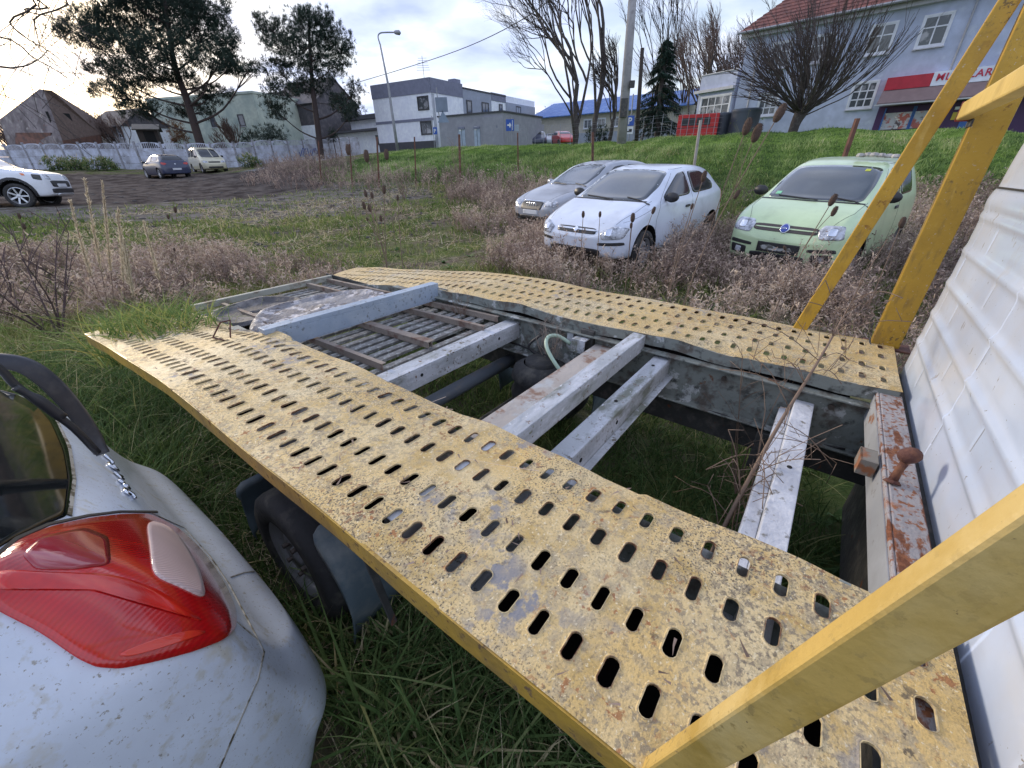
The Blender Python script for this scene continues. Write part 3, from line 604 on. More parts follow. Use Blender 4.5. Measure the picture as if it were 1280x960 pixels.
for z in zs:
    row = []
    for v, du in path:
        edge = np.clip(min(v-v0c-.02, v1c-.02-v)/.12, 0, 1); row.append(P(-.415+du+cabprof(z)*edge-.003*groove(v, z), v, z))
    Pg.append(row)
mb = MB(); mb.grid(Pg); ztop = zs[-1]
last = Pg[-1]; Pg2 = []
for i in range(7):
    t = i/6*math.pi/2; Pg2.append([(YC+(p[0]-YC)*(1-.10*(1-math.cos(t))), p[1]-.16*(1-math.cos(t)) if p[1] > -1.5 else p[1], ztop+.13*math.sin(t)) for p in last])
mb.grid(Pg2); mb.add([(p[0], p[1], p[2]) for p in Pg2[-1]], [tuple(range(len(Pg2[-1])))])
cab = mb.build('cab', m_cab, truck, smooth=True, fix=True, label='white cab back with horizontal pressed ribs')
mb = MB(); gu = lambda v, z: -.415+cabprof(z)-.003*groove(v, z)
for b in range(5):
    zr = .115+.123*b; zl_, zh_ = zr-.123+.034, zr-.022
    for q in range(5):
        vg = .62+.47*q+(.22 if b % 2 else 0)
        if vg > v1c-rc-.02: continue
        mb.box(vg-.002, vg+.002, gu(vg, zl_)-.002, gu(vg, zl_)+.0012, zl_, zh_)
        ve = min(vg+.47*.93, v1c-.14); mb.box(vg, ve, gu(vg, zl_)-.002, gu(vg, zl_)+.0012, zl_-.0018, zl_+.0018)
g_ = mb.build('groove_shade_strip', mat('groove_shade_grey', (.26, .27, .31), .8, layers=[((.45, .47, .52), 5, .5, .66)]), cab); g_['kind'] = 'stuff'  # dark strips stand in for the shade inside the shallow pressed grooves
mb = MB(); mb.box(v0c+.05, v1c-.09, -.428, -.4135, .697, .7015); mb.build('roof_seam', m_seam, cab)
mb = MB(); mb.box(v0c+.02, v1c-.02, -1.62, -.46, -.9, -.2); mb.box(v0c+.04, v1c-.04, -2.2, -1.6, -.85, .1); mb.build('cab_base', m_dark, truck, bevel=.05)
for v, sd in ((.6, -1), (2.3, 1)): wheel(truck, axM(P(-1.75, v, GZT+RW-.03), (sd, 0, 0)), RW, .19, .19)
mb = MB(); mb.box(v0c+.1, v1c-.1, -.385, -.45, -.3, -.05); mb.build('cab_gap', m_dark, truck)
# plastic wheel-arch liner lying on the grille: a thing of its own
def to_world(o): o.matrix_world = truck.matrix_world; return o
def tray(cu, cv, ru, rv_, ang, lip, tilt, z0, hollow=.0):
    mb = MB(); n = 44; rings = [0.02, .3, .6, .8, .90, .94, .97, 1.0, 1.02]; rows = []
    for r in rings:
        row = []
        for k in range(n):
            t = 2*math.pi*k/n; c_, s_ = math.cos(t), math.sin(t); e = 3.2; q = (abs(c_)**e+abs(s_)**e)**(-1/e)
            a, b = c_*q*ru*r, s_*q*rv_*r*(1-.25*c_*q*r); u = cu+a*math.cos(ang)-b*math.sin(ang); v = cv+a*math.sin(ang)+b*math.cos(ang)
            z = z0+tilt*b+(.0 if r < .9 else lip if r < .975 else lip*.2 if r < 1.01 else lip*.1)-hollow*(1-r*r)*.05+.004*math.sin(a*30)*math.sin(b*25)+.010*math.sin(a*9+1)*(r > .5); row.append(P(u, v, gz(u)+z))
        rows.append(row)
    b0 = len(mb.v); mb.add([p for r in rows for p in r], [tuple(range(n))]+[(i*n+k, i*n+(k+1) % n, (i+1)*n+(k+1) % n, (i+1)*n+k) for i in range(len(rings)-1) for k in range(n)]); return mb
o = to_world(tray(2.62, 1.36, .27, .40, .25, .022, .05, .050).build('plastic_liner', m_liner, None, smooth=True)); o.modifiers.new('s', 'SOLIDIFY').thickness = .005
tag(o, 'flat dusty grey plastic liner with flaking white dirt, lying on the tail grille', 'car part')
o = to_world(tray(3.00, 1.10, .22, .27, -.3, .022, .02, .030, .35).build('plastic_liner', m_liner2, None, smooth=True)); o.modifiers.new('s', 'SOLIDIFY').thickness = .006
tag(o, 'dished black plastic liner with a raised lip at the tail end of the grille', 'car part')
# ================================================================ cars
def shell(stations, mt, wheels=None, wr=.36, sub=2, arch=True):
    """stations: x, z_bottom, z_belt, z_top, hw_bottom, hw_belt, hw_top ; returns mesh"""
    mb = MB(); nS = 15; rows = []
    for (x, zb, zl, zt, wb, wl, wt) in stations:
        h = max(wb, wl)*1.0; zm = zb+(zl-zb)*.5
        half = [(0, zb), (wb*.5, zb), (wb*.93, zb), (wb, zb+.05), (h*1.012, zb+(zl-zb)*.35), (h*1.02, zb+(zl-zb)*.65), (wl*1.005, zl-.04), (wl-.015, zl+.008), (wt+(wl-wt)*.5, zl+(zt-zl)*.5), (wt+(wl-wt)*.10, zl+(zt-zl)*.88), (wt*.93, zt-.012), (wt*.55, zt-.002), (0, zt)]
        full = half+[(-y, z) for y, z in half[-2:0:-1]]; rows.append([(x, y, z) for y, z in full])
    k = len(rows[0]); vs = [p for r in rows for p in r]; fs = []
    for i in range(len(rows)-1):
        for j in range(k): q = (j+1) % k; fs.append((i*k+j, i*k+q, (i+1)*k+q, (i+1)*k+j))
    hN = k//2
    for e, r0 in ((0, 0), (1, (len(rows)-1)*k)):       # caps as strips of quads between left and right
        for j in range(hN):
            a, b, c, d = j, (j+1), (k-j-1) % k if j else k-1, (k-j) % k
            f = (r0+a, r0+b, r0+(k-j-1), r0+((k-j) % k)); f = tuple(dict.fromkeys(f)); fs.append(f if e else f[::-1])
    m = mb.add(vs, fs).mesh('body', mt, True)
    o = bpy.data.objects.new('tmp', m); C.objects.link(o)
    bm = bmesh.new(); bm.from_mesh(m); bmesh.ops.recalc_face_normals(bm, faces=bm.faces); bm.to_mesh(m); bm.free()
    ss = o.modifiers.new('s', 'SUBSURF'); ss.levels = sub; ss.render_levels = sub
    cut = []
    if wheels and arch:
        for x in wheels:
            for s in (1, -1):
                c = MB(); c.lathe([(0, -.22), (wr, -.22), (wr, .22), (0, .22)], 32, axM((x, s*(max(q[5] for q in stations)-.02), wr-.03), (0, s, 0)))
                co_ = c.build('cut', m_intr, None, fix=True); bo = o.modifiers.new('b', 'BOOLEAN'); bo.operation = 'DIFFERENCE'; bo.object = co_; bo.solver = 'EXACT'; bo.material_mode = 'TRANSFER'; cut.append(co_)
    bpy.context.view_layer.update(); dg = bpy.context.evaluated_depsgraph_get()
    m2 = bpy.data.meshes.new_from_object(o.evaluated_get(dg)); m2.name = 'body'
    for c in cut+[o]: bpy.data.objects.remove(c)
    m2.shade_smooth()
    try: m2.set_sharp_from_angle(angle=R(40))
    except Exception: pass
    return m2
class Body:
    def __init__(s, root, mesh, name='body'):
        s.root = root; s.o = link(name, mesh, root); bm = bmesh.new(); bm.from_mesh(mesh); s.bvh = BVHTree.FromBMesh(bm); bm.free()
    def proj(s, a, b, way):
        if way == 'L': o, d = (a, 3, b), (0, -1, 0)
        elif way == 'R': o, d = (a, -3, b), (0, 1, 0)
        elif way == 'F': o, d = (5, a, b), (-1, 0, 0)
        elif way == 'B': o, d = (-5, a, b), (1, 0, 0)
        elif way == 'T': o, d = (a, b, 4), (0, 0, -1)
        else: o, d = way(a, b)
        h = s.bvh.ray_cast(Vector(o), Vector(d)); return (h[0], h[1] if h[1].dot(Vector(d)) < 0 else -h[1]) if h[0] is not None else (None, None)
    def patch(s, name, poly, way, mt, off=.006, parent=None, rounded=.0, rings=7, dens=8, label=None, bulge=0, smooth_r=2):
        pts = []; k = len(poly)
        for i in range(k):
            a, b = np.array(poly[i], float), np.array(poly[(i+1) % k], float)
            for j in range(dens): pts.append(a+(b-a)*j/dens)
        pts = np.array(pts)
        for _ in range(smooth_r): pts = (np.roll(pts, 1, 0)+2*pts+np.roll(pts, -1, 0))/4
        c = pts.mean(0); n = len(pts); P3 = []; ok = True; prev = None
        fr = [0.02]+[(i+1)/rings for i in range(rings)]
        def at(q, o_):
            nonlocal prev
            h, nn = s.proj(q[0], q[1], way)
            if h is None: h, nn = prev if prev else (Vector((0, 0, 0)), Vector((0, 0, 1)))
            prev = (h, nn); return h+nn*o_
        rows = []
        for r in fr: rows.append([at(c+(p-c)*r, off+bulge*(1-r*r)) for p in pts])
        rows.append([at(c+(p-c)*1.004, -.004) for p in pts])
        mb = MB(); m_ = len(rows); vs = [v for r in rows for v in r]; fs = [tuple(range(n))]
        for i in range(m_-1):
            for j in range(n): q = (j+1) % n; fs.append((i*n+j, (i+1)*n+j, (i+1)*n+q, i*n+q))
        mb.add(vs, fs); return mb.build(name, mt, parent or s.root, smooth=True, fix=False, label=label)
    def seam(s, name, line, way, w=.005, mt=None, off=.002, parent=None):
        pts = []
        for i in range(len(line)-1):
            a, b = np.array(line[i], float), np.array(line[i+1], float)
            for j in range(8): pts.append(a+(b-a)*j/8)
        pts.append(np.array(line[-1], float)); hs = [s.proj(p[0], p[1], way) for p in pts]; hs = [h for h in hs if h[0] is not None]
        if len(hs) < 3: return None
        vs = []; fs = []
        for i, (h, n) in enumerate(hs):
            d = hs[min(i+1, len(hs)-1)][0]-hs[max(i-1, 0)][0]; sd = d.cross(n)
            if sd.length < 1e-7: sd = Vector((0, 0, 1))
            sd = sd.normalized()*w/2
            vs += [h+sd-n*.002, h+sd*.7+n*off, h-sd*.7+n*off, h-sd-n*.002]
        for i in range(len(hs)-1):
            for j in range(3): fs.append((i*4+j, (i+1)*4+j, (i+1)*4+j+1, i*4+j+1))
        return MB().add(vs, fs).build(name, mt or m_seam, parent or s.root)
def mirror_part(root, s, x, z, w=.9, mt=None):
    mb = MB(); mb.lathe([(0, -.055), (.05, -.05), (.085, -.02), (.092, .02), (.085, .045), (0, .05)], 14, Matrix.Translation(Vector((x, s*(w+.01), z)))@Matrix.Rotation(R(90), 4, 'Y')@Matrix.Diagonal((.8, 1.15, 1, 1)))
    mb.bar((x-.02, s*(w-.18), z-.05), (x, s*(w-.06), z-.03), .05, .04); return mb.build('wing_mirror', mt or m_black, root, smooth=True, fix=True)
def wipers(root, B, xs, w=.5):
    for s in (0, 1):
        pts = [B.proj(xs[0]-.02+.10*t, -w*.9+(.75*s)+.55*t*(1 if s == 0 else .8), 'T')[0] for t in (0, .5, 1)]
        pts = [p+Vector((0, 0, .02)) for p in pts if p is not None]
        if len(pts) > 1: MB().tube(pts, .009, 6).build('wiper', m_black, root)
def place_car(name, label, cat, X, Y, Z, yaw, roll=0, pitch=0, group=None):
    o = empty(name, (X, Y, Z), 0, label, cat, group); o.rotation_euler = (R(roll), R(pitch), R(yaw)); return o
def sym(poly): return [(-a, b) for a, b in poly]
def car_wheels(root, xs, y, r, style='steel', rim=.19):
    for x in xs:
        for s in (1, -1): wheel(root, axM((x, s*y, r-.02), (0, s, 0)), r, .19, rim, style, n=28)
def text_mesh(name, body, size, mt, parent, M, ext=.004, bold=0, sx=1):
    cu = bpy.data.curves.new(name, 'FONT'); cu.body = body; cu.size = size; cu.extrude = ext; cu.offset = bold; cu.resolution_u = 3; cu.space_character = 1.12 if len(body) > 1 else 1
    o = bpy.data.objects.new(name, cu); C.objects.link(o); bpy.context.view_layer.update()
    m = bpy.data.meshes.new_from_object(o.evaluated_get(bpy.context.evaluated_depsgraph_get())); bpy.data.objects.remove(o); bpy.data.curves.remove(cu)
    m.materials.clear(); m.materials.append(mt); p = link(name, m, parent); p.matrix_local = M; return p
# ---- white three-door hatchback (front left towards us)
c = place_car('parked_car', 'white three-door hatchback with black door mirrors standing in tall dry weeds', 'car', 2.36, 7.93, .19, -134.8, -1)
ST = [(1.93, .33, .48, .50, .40, .42, .30), (1.88, .24, .56, .60, .62, .62, .50), (1.74, .20, .66, .73, .76, .75, .58), (1.45, .20, .76, .85, .81, .80, .62), (1.02, .20, .90, .965, .815, .80, .64),
      (.93, .20, .905, 1.0, .815, .80, .64), (.50, .20, .93, 1.22, .82, .80, .60), (.16, .20, .94, 1.385, .82, .80, .565), (-.3, .2, .95, 1.43, .82, .8, .56), (-.9, .2, .97, 1.42, .82, .8, .55), (-1.35, .2, 1.0, 1.36, .82, .79, .53),
      (-1.62, .22, 1.0, 1.22, .80, .77, .52), (-1.80, .24, .95, 1.02, .76, .74, .55), (-1.88, .26, .75, .80, .68, .66, .52), (-1.92, .34, .6, .62, .5, .48, .4)]
B = Body(c, shell(ST, m_corsa, (1.20, -1.27), .345))
B.patch('windscreen', [(1.0, -.60), (1.05, 0), (1.0, .60), (.60, .615), (.20, .53), (.16, 0), (.20, -.53), (.60, -.615)], 'T', m_glass, .004)
for s, w in ((1, 'L'), (-1, 'R')):
    B.patch('side_window', [(.72, .965), (.05, 1.30), (-.22, 1.33), (-.28, .985)], w, m_glassd, .004); B.patch('side_window', [(-.36, .99), (-.32, 1.33), (-.9, 1.31), (-1.28, 1.12), (-1.2, 1.02)], w, m_glassd, .004)
    B.seam('door_seam', [(.93, .30), (.95, .7), (.80, .93), (.1, 1.36), (-.24, 1.38), (-.33, .95), (-.33, .4), (-.2, .28), (.93, .28)], w); B.patch('door_handle', [(-.05, .80), (-.05, .835), (-.2, .84), (-.2, .805)], w, m_black, .02)
    B.seam('fender_seam', [(1.75, .70), (1.0, .88)], w); mirror_part(c, s, .62, 1.0, .86)
    hl = B.patch('headlight', [(s*.42, .60), (s*.48, .50), (s*.74, .52), (s*.77, .66), (s*.60, .68)], 'F', m_lens, .008, bulge=.015)
    B.patch('reflector', [(s*.52, .55), (s*.52, .63), (s*.60, .64), (s*.61, .55)], 'F', m_chrome, .028, parent=hl)
    B.patch('bumper_strip', [(s*.42, .415), (s*.42, .455), (s*.75, .475), (s*.76, .43)], 'F', m_black, .006)
B.patch('grille', [(-.36, .555), (-.34, .635), (.34, .635), (.36, .555)], 'F', m_black, .004); B.patch('grille_bar', [(-.37, .595), (-.37, .615), (.37, .615), (.37, .595)], 'F', m_corsa, .012)
B.patch('badge', [(-.045, .60), (0, .645), (.045, .60), (0, .555)], 'F', m_chrome, .02); B.patch('lower_intake', [(-.45, .25), (-.47, .36), (.47, .36), (.45, .25)], 'F', m_black, .004)
B.seam('bonnet_seam', [(.95, -.70), (1.4, -.68), (1.74, -.60)], 'T'); B.seam('bonnet_seam', [(.95, .70), (1.4, .68), (1.74, .60)], 'T'); B.seam('cowl', [(1.03, -.66), (1.08, 0), (1.03, .66)], 'T', .05, m_black, .006)
B.patch('tail_light', [(-1.88, .72), (-1.80, .98), (-1.70, .98), (-1.72, .75)], 'L', m_redlens, .006)
wipers(c, B, (1.0,), .5); car_wheels(c, (1.20, -1.27), .73, .30)
# ---- mint green city car
c = place_car('parked_car', 'mint green small hatchback with blue round badge and roof rack stones behind the far yellow brace', 'car', 5.14, 7.02, .13, -140.8, -1.4)
c['label'] = 'mint green small hatchback with a round blue badge, half behind the yellow brace'
ST = [(1.77, .33, .50, .52, .42, .46, .36), (1.73, .24, .60, .64, .62, .64, .54), (1.62, .20, .74, .80, .73, .73, .60), (1.35, .20, .86, .93, .77, .76, .62), (1.02, .20, .94, 1.01, .78, .765, .64),
      (.95, .20, .95, 1.04, .78, .765, .64), (.55, .20, .97, 1.27, .785, .765, .61), (.22, .20, .98, 1.44, .785, .765, .585), (-.2, .2, .99, 1.52, .785, .765, .575), (-.8, .2, 1.0, 1.53, .785, .765, .57), (-1.4, .2, 1.02, 1.50, .785, .76, .56),
      (-1.60, .22, 1.02, 1.40, .77, .74, .55), (-1.70, .24, .95, 1.10, .74, .72, .58), (-1.75, .3, .7, .75, .66, .64, .5)]
B = Body(c, shell(ST, m_panda, (1.14, -1.16), .33))
B.patch('windscreen', [(1.0, -.60), (1.04, 0), (1.0, .60), (.62, .60), (.24, .545), (.20, 0), (.24, -.545), (.62, -.60)], 'T', m_glass, .004)
for s, w in ((1, 'L'), (-1, 'R')):
    B.patch('side_window', [(.74, 1.02), (.08, 1.40), (-.26, 1.43), (-.30, 1.03)], w, m_glassd, .004); B.patch('side_window', [(-.38, 1.03), (-.36, 1.43), (-1.05, 1.42), (-1.10, 1.04)], w, m_glassd, .004)
    B.seam('door_seam', [(.90, .32), (.92, .8), (.80, 1.0), (.1, 1.44), (-.28, 1.47), (-.34, 1.0), (-.34, .4), (-.3, .3), (.90, .3)], w); B.patch('door_handle', [(-.1, .86), (-.1, .90), (-.25, .905), (-.25, .865)], w, m_black, .02)
    mirror_part(c, s, .66, 1.07, .83)
    hl = B.patch('headlight', [(s*.44, .60), (s*.40, .70), (s*.44, .765), (s*.66, .775), (s*.70, .62)], 'F', m_lens, .008, bulge=.012)
    B.patch('reflector', [(s*.52, .65), (s*.52, .73), (s*.60, .735), (s*.61, .65)], 'F', m_chrome, .025, parent=hl)
    B.patch('bumper_strip', [(s*.36, .43), (s*.36, .47), (s*.66, .50), (s*.68, .45)], 'F', m_black, .006); fl = B.patch('fog_light', [(s*.50, .32), (s*.49, .39), (s*.57, .40), (s*.58, .32)], 'F', m_lens, .008)
    B.patch('bumper_intake', [(s*.42, .30), (s*.42, .41), (s*.66, .43), (s*.64, .31)], 'F', m_black, .004)
B.patch('grille', [(-.40, .64), (-.41, .725), (.41, .725), (.40, .64)], 'F', mat('grille_dark_red_brown', (.07, .055, .05), .4), .005)
B.patch('grille_bar', [(-.39, .677), (-.39, .69), (.39, .69), (.39, .677)], 'F', m_panda, .012)
bd = B.patch('badge', [(.06*math.cos(t), .683+.06*math.sin(t)) for t in np.linspace(0, 6.0, 10)], 'F', m_chrome, .02, dens=3); B.patch('badge_face', [(.047*math.cos(t), .683+.047*math.sin(t)) for t in np.linspace(0, 6.0, 10)], 'F', mat('badge_blue', (.02, .05, .35), .2, coat=1), .026, dens=3, parent=bd)
for i in range(4): B.patch('badge_letter', [(-.028+i*.015, .672), (-.025+i*.015, .695), (-.020+i*.015, .695), (-.023+i*.015, .672)], 'F', m_chrome, .029, dens=2, rings=2, smooth_r=0, parent=bd)
B.patch('lower_intake', [(-.34, .24), (-.36, .36), (.36, .36), (.34, .24)], 'F', m_black, .004); pl = B.patch('plate_frame', [(-.27, .37), (-.27, .50), (.27, .50), (.27, .37)], 'F', m_black, .012, smooth_r=0)
B.patch('plate_residue', [(-.20, .40), (-.23, .45), (-.10, .47), (.03, .43), (.16, .46), (.2, .41), (0, .395)], 'F', mat('plate_residue', (.12, .12, .11), .8, layers=[((.35, .36, .36), 20, .5, .55)]), .016, parent=pl)
B.seam('cowl', [(1.04, -.65), (1.08, 0), (1.04, .65)], 'T', .045, m_black, .006)
B.patch('windscreen_sticker', [(.36, .36), (.36, .42), (.31, .42), (.31, .36)], 'T', mat('yellow_sticker', (.5, .55, .05), .5), .01, dens=2, smooth_r=0); B.patch('windscreen_sticker', [(.93, -.52), (.93, -.45), (.87, -.45), (.87, -.52)], 'T', mat('green_sticker', (.25, .6, .35), .5), .01, dens=2, smooth_r=0)
for s in (1, -1): B.seam('bonnet_seam', [(.98, s*.66), (1.35, s*.64), (1.62, s*.52)], 'T')
wipers(c, B, (1.0,), .5); car_wheels(c, (1.14, -1.16), .68, .285)
rk = MB(); rk_o = None
for k in range(6): rk.lathe([(0, -.02), (.05, -.02), (.06, 0), (.04, .03), (0, .035)], 7, Matrix.Translation(Vector((.30-.02*math.sin(k*2), .02+.085*k, 1.51+.01*math.sin(k))))@Matrix.Rotation(k, 4, 'Z'))
ro_ = empty('stone_pile', c.matrix_world@Vector((0, 0, 0)) if False else (0, 0, 0), 0, 'row of pale stones lying on the roof of the mint green car', 'stones'); bpy.context.view_layer.update(); ro_.matrix_world = c.matrix_world.copy(); so_ = rk.build('stones', mat('pale_stone', (.42, .40, .38), .9, layers=[((.25, .23, .22), 9, .5, .6)]), ro_, fix=True); so_['kind'] = 'stuff'; so_.location = (-.35, .12, .035)
# ---- dark grey saloon
c = place_car('parked_car', 'silver grey saloon with four rings on the grille, behind the white hatchback', 'car', 2.36, 11.66, .25, -143.7, 0, 1)
ST = [(2.26, .33, .48, .50, .45, .48, .38), (2.20, .24, .58, .62, .66, .68, .56), (2.02, .20, .70, .76, .80, .79, .62), (1.6, .20, .80, .87, .85, .84, .66), (1.15, .20, .88, .95, .865, .85, .68),
      (1.05, .20, .89, .98, .87, .85, .68), (.6, .20, .91, 1.22, .87, .85, .62), (.28, .20, .92, 1.37, .87, .85, .58), (-.2, .2, .93, 1.42, .87, .85, .57), (-.8, .2, .95, 1.41, .87, .85, .56), (-1.3, .2, .96, 1.30, .87, .84, .56),
      (-1.75, .22, .97, 1.06, .85, .82, .60), (-2.1, .24, .94, .98, .80, .77, .60), (-2.22, .26, .7, .76, .7, .68, .52), (-2.26, .34, .55, .57, .5, .48, .4)]
B = Body(c, shell(ST, m_audi, (1.4, -1.25), .36))
B.patch('windscreen', [(1.12, -.62), (1.18, 0), (1.12, .62), (.70, .64), (.32, .55), (.28, 0), (.32, -.55), (.70, -.64)], 'T', m_glass, .004)
for s, w in ((1, 'L'), (-1, 'R')):
    B.patch('side_window', [(.82, .94), (.15, 1.29), (-.22, 1.32), (-.26, .96)], w, m_glassd, .004); B.patch('side_window', [(-.34, .965), (-.32, 1.32), (-.8, 1.31), (-1.25, 1.14), (-1.15, .98)], w, m_glassd, .004)
    mirror_part(c, s, .80, .97, .9, m_audi); B.patch('headlight', [(s*.42, .58), (s*.42, .68), (s*.66, .70), (s*.76, .66), (s*.74, .58)], 'F', m_lens, .008, bulge=.01); B.patch('bumper_intake', [(s*.42, .30), (s*.42, .38), (s*.68, .40), (s*.66, .31)], 'F', m_black, .004)
    B.seam('bonnet_seam', [(1.15, s*.72), (1.6, s*.68), (2.05, s*.5)], 'T')
gr = B.patch('grille', [(-.36, .50), (-.38, .66), (.38, .66), (.36, .50)], 'F', m_black, .004)
B.patch('grille_frame', [(-.38, .665), (-.38, .685), (.38, .685), (.38, .665)], 'F', m_chrome, .01)
bd = None
for k in range(4):
    h, n = B.proj(-.12+.08*k, .585, 'F')
    mb = MB(); mb.lathe([(.042, 0), (.050, .004), (.058, 0), (.050, -.004)], 20, axM(h+n*.015, (1, 0, 0)), close=True); mb.build('emblem_ring', m_chrome, gr)
B.patch('lower_intake', [(-.4, .27), (-.42, .37), (.42, .37), (.4, .27)], 'F', m_black, .004); B.patch('number_plate', [(-.26, .40), (-.26, .49), (.26, .49), (.26, .40)], 'F', m_plate, .012, smooth_r=0); wipers(c, B, (1.12,), .5); car_wheels(c, (1.4, -1.25), .77, .31, 'alloy7', .2)
# ---- black hatch seen from behind
zc = h1(-24.26, 33.17)
c = place_car('parked_car', 'dark blue hatchback seen from behind, parked by the concrete fence beside the beige van', 'car', -24.26, 33.17, zc, 143.8)
ST = [(2.1, .33, .48, .50, .45, .48, .38), (2.02, .22, .62, .68, .72, .72, .56), (1.6, .20, .80, .88, .86, .85, .66), (1.1, .20, .92, .99, .88, .86, .68), (.6, .20, .95, 1.24, .88, .86, .62), (.2, .20, .96, 1.42, .88, .86, .58), (-.4, .2, .97, 1.47, .88, .86, .57), (-1.2, .2, 1.0, 1.43, .88, .86, .56),
      (-1.55, .22, 1.02, 1.36, .87, .84, .55), (-1.9, .24, 1.02, 1.08, .85, .82, .66), (-2.0, .26, .95, 1.0, .83, .80, .66), (-2.1, .28, .7, .74, .78, .76, .6), (-2.14, .3, .6, .62, .6, .6, .5)]
B = Body(c, shell(ST, m_hatch, (1.3, -1.3), .36))
B.patch('rear_window', [(-1.88, -.60), (-1.9, 0), (-1.88, .60), (-1.5, .52), (-1.46, 0), (-1.5, -.52)], 'T', m_glassd, .004)
for s, w in ((1, 'L'), (-1, 'R')):
    B.patch('side_window', [(.7, 1.0), (.1, 1.34), (-.3, 1.37), (-.34, 1.01)], w, m_glass, .004); B.patch('side_window', [(-.42, 1.01), (-.4, 1.37), (-1.1, 1.33), (-1.45, 1.12)], w, m_glass, .004)
    B.patch('tail_light', [(s*.50, .86), (s*.52, .93), (s*.78, .97), (s*.80, .86), (s*.66, .80)], 'B', m_redlens, .01); mirror_part(c, s, .75, 1.0, .92)
B.patch('number_plate', [(-.26, .50), (-.26, .61), (.26, .61), (.26, .50)], 'B', m_plate, .012, smooth_r=0); B.patch('badge', [(-.05, .86), (0, .90), (.05, .86), (0, .82)], 'B', m_chrome, .012); car_wheels(c, (1.3, -1.3), .79, .32, 'alloy5', .22)
# ---- beige van
zc = h1(-23.9, 37.5)
c = place_car('parked_van', 'small beige van with a long sloping windscreen standing against the concrete fence', 'van', -23.9, 37.5, zc-.05, -44)
ST = [(2.05, .33, .52, .54, .45, .50, .40), (1.98, .24, .66, .70, .70, .72, .58), (1.75, .20, .86, .92, .82, .81, .66), (1.35, .20, .98, 1.05, .85, .84, .70), (.9, .20, 1.02, 1.38, .86, .84, .66), (.45, .2, 1.04, 1.66, .86, .85, .64), (0, .2, 1.05, 1.76, .86, .85, .64), (-1.2, .2, 1.05, 1.78, .86, .85, .64), (-1.9, .22, 1.05, 1.72, .86, .84, .62), (-2.05, .25, 1.0, 1.15, .82, .80, .60), (-2.08, .3, .7, .75, .7, .7, .5)]
B = Body(c, shell(ST, m_van, (1.35, -1.3), .35))
B.patch('windscreen', [(1.40, -.62), (1.45, 0), (1.40, .62), (.92, .66), (.50, .60), (.46, 0), (.50, -.60), (.92, -.66)], 'T', m_glassd, .004)
B.seam('windscreen_pillar', [(1.4, .15), (.5, .15)], 'T', .05, m_van, .01)
for s, w in ((1, 'L'), (-1, 'R')):
    B.patch('side_window', [(1.0, 1.09), (.45, 1.52), (.1, 1.62), (.05, 1.10)], w, m_glassd, .004); B.patch('side_window', [(-.05, 1.10), (-.02, 1.62), (-.8, 1.62), (-.85, 1.10)], w, m_glassd, .004); B.patch('side_window', [(-.95, 1.10), (-.95, 1.62), (-1.75, 1.6), (-1.8, 1.10)], w, m_glassd, .004)
    B.patch('headlight', [(s*.45, .66), (s*.45, .78), (s*.72, .82), (s*.76, .68)], 'F', m_lens, .008); mirror_part(c, s, .85, 1.1, .9)
B.patch('grille', [(-.4, .66), (-.4, .76), (.4, .76), (.4, .66)], 'F', m_black, .004); B.patch('lower_intake', [(-.5, .3), (-.5, .42), (.5, .42), (.5, .3)], 'F', m_black, .004); car_wheels(c, (1.35, -1.3), .76, .30)
# ---- white off-roader at the left edge
c = place_car('parked_car', 'white off-roader with black wheel-arch trim and alloy wheels at the left edge of the lot', 'car', -17.5, 15.2, .76, 22, -2, 3)
ST = [(2.12, .42, .60, .62, .60, .62, .50), (2.06, .36, .92, .97, .74, .76, .62), (1.95, .32, .98, 1.06, .84, .83, .68), (1.5, .32, 1.02, 1.13, .88, .87, .74), (1.0, .32, 1.04, 1.17, .89, .88, .76), (.88, .32, 1.05, 1.22, .89, .88, .74), (.5, .32, 1.06, 1.50, .89, .88, .68), (.1, .32, 1.08, 1.66, .89, .88, .68), (-1.2, .32, 1.1, 1.68, .89, .88, .68), (-1.9, .34, 1.1, 1.62, .88, .86, .66), (-2.05, .36, 1.05, 1.2, .84, .82, .66), (-2.12, .4, .7, .75, .7, .7, .5)]
B = Body(c, shell(ST, m_suv, (1.27, -1.27), .42))
B.patch('windscreen', [(.95, -.64), (1.0, 0), (.95, .64), (.6, .66), (.16, .62), (.12, 0), (.16, -.62), (.6, -.66)], 'T', m_glass, .004)
for s, w in ((1, 'L'), (-1, 'R')):
    B.patch('side_window', [(.65, 1.12), (.2, 1.5), (-.3, 1.56), (-.32, 1.13)], w, m_glassd, .004); B.patch('side_window', [(-.4, 1.13), (-.4, 1.56), (-1.3, 1.56), (-1.35, 1.15)], w, m_glassd, .004)
    B.patch('headlight', [(s*.46, .84), (s*.46, .98), (s*.70, 1.0), (s*.74, .86)], 'F', m_lens, .008); B.patch('headlight_side', [(2.0, .82), (1.98, .98), (1.78, 1.0), (1.80, .86)], w, m_glassd, .008); B.patch('side_marker', [(1.64, .95), (1.62, 1.01), (1.52, 1.02), (1.56, .96)], w, m_orange, .008)
    for xc in (1.27, -1.27):
        arc = [(xc+.43*math.cos(t), .39+.43*math.sin(t)) for t in np.linspace(R(-10), R(190), 14)]; arc2 = [(xc+.51*math.cos(t), .39+.51*math.sin(t)) for t in np.linspace(R(190), R(-10), 14)]
        B.seam('arch_trim', [(xc+.465*math.cos(t), .39+.465*math.sin(t)) for t in np.linspace(R(-5), R(185), 12)], w, .09, m_black, .012)
    B.patch('sill_trim', [(.85, .34), (.85, .44), (-.85, .44), (-.85, .34)], w, m_black, .008)
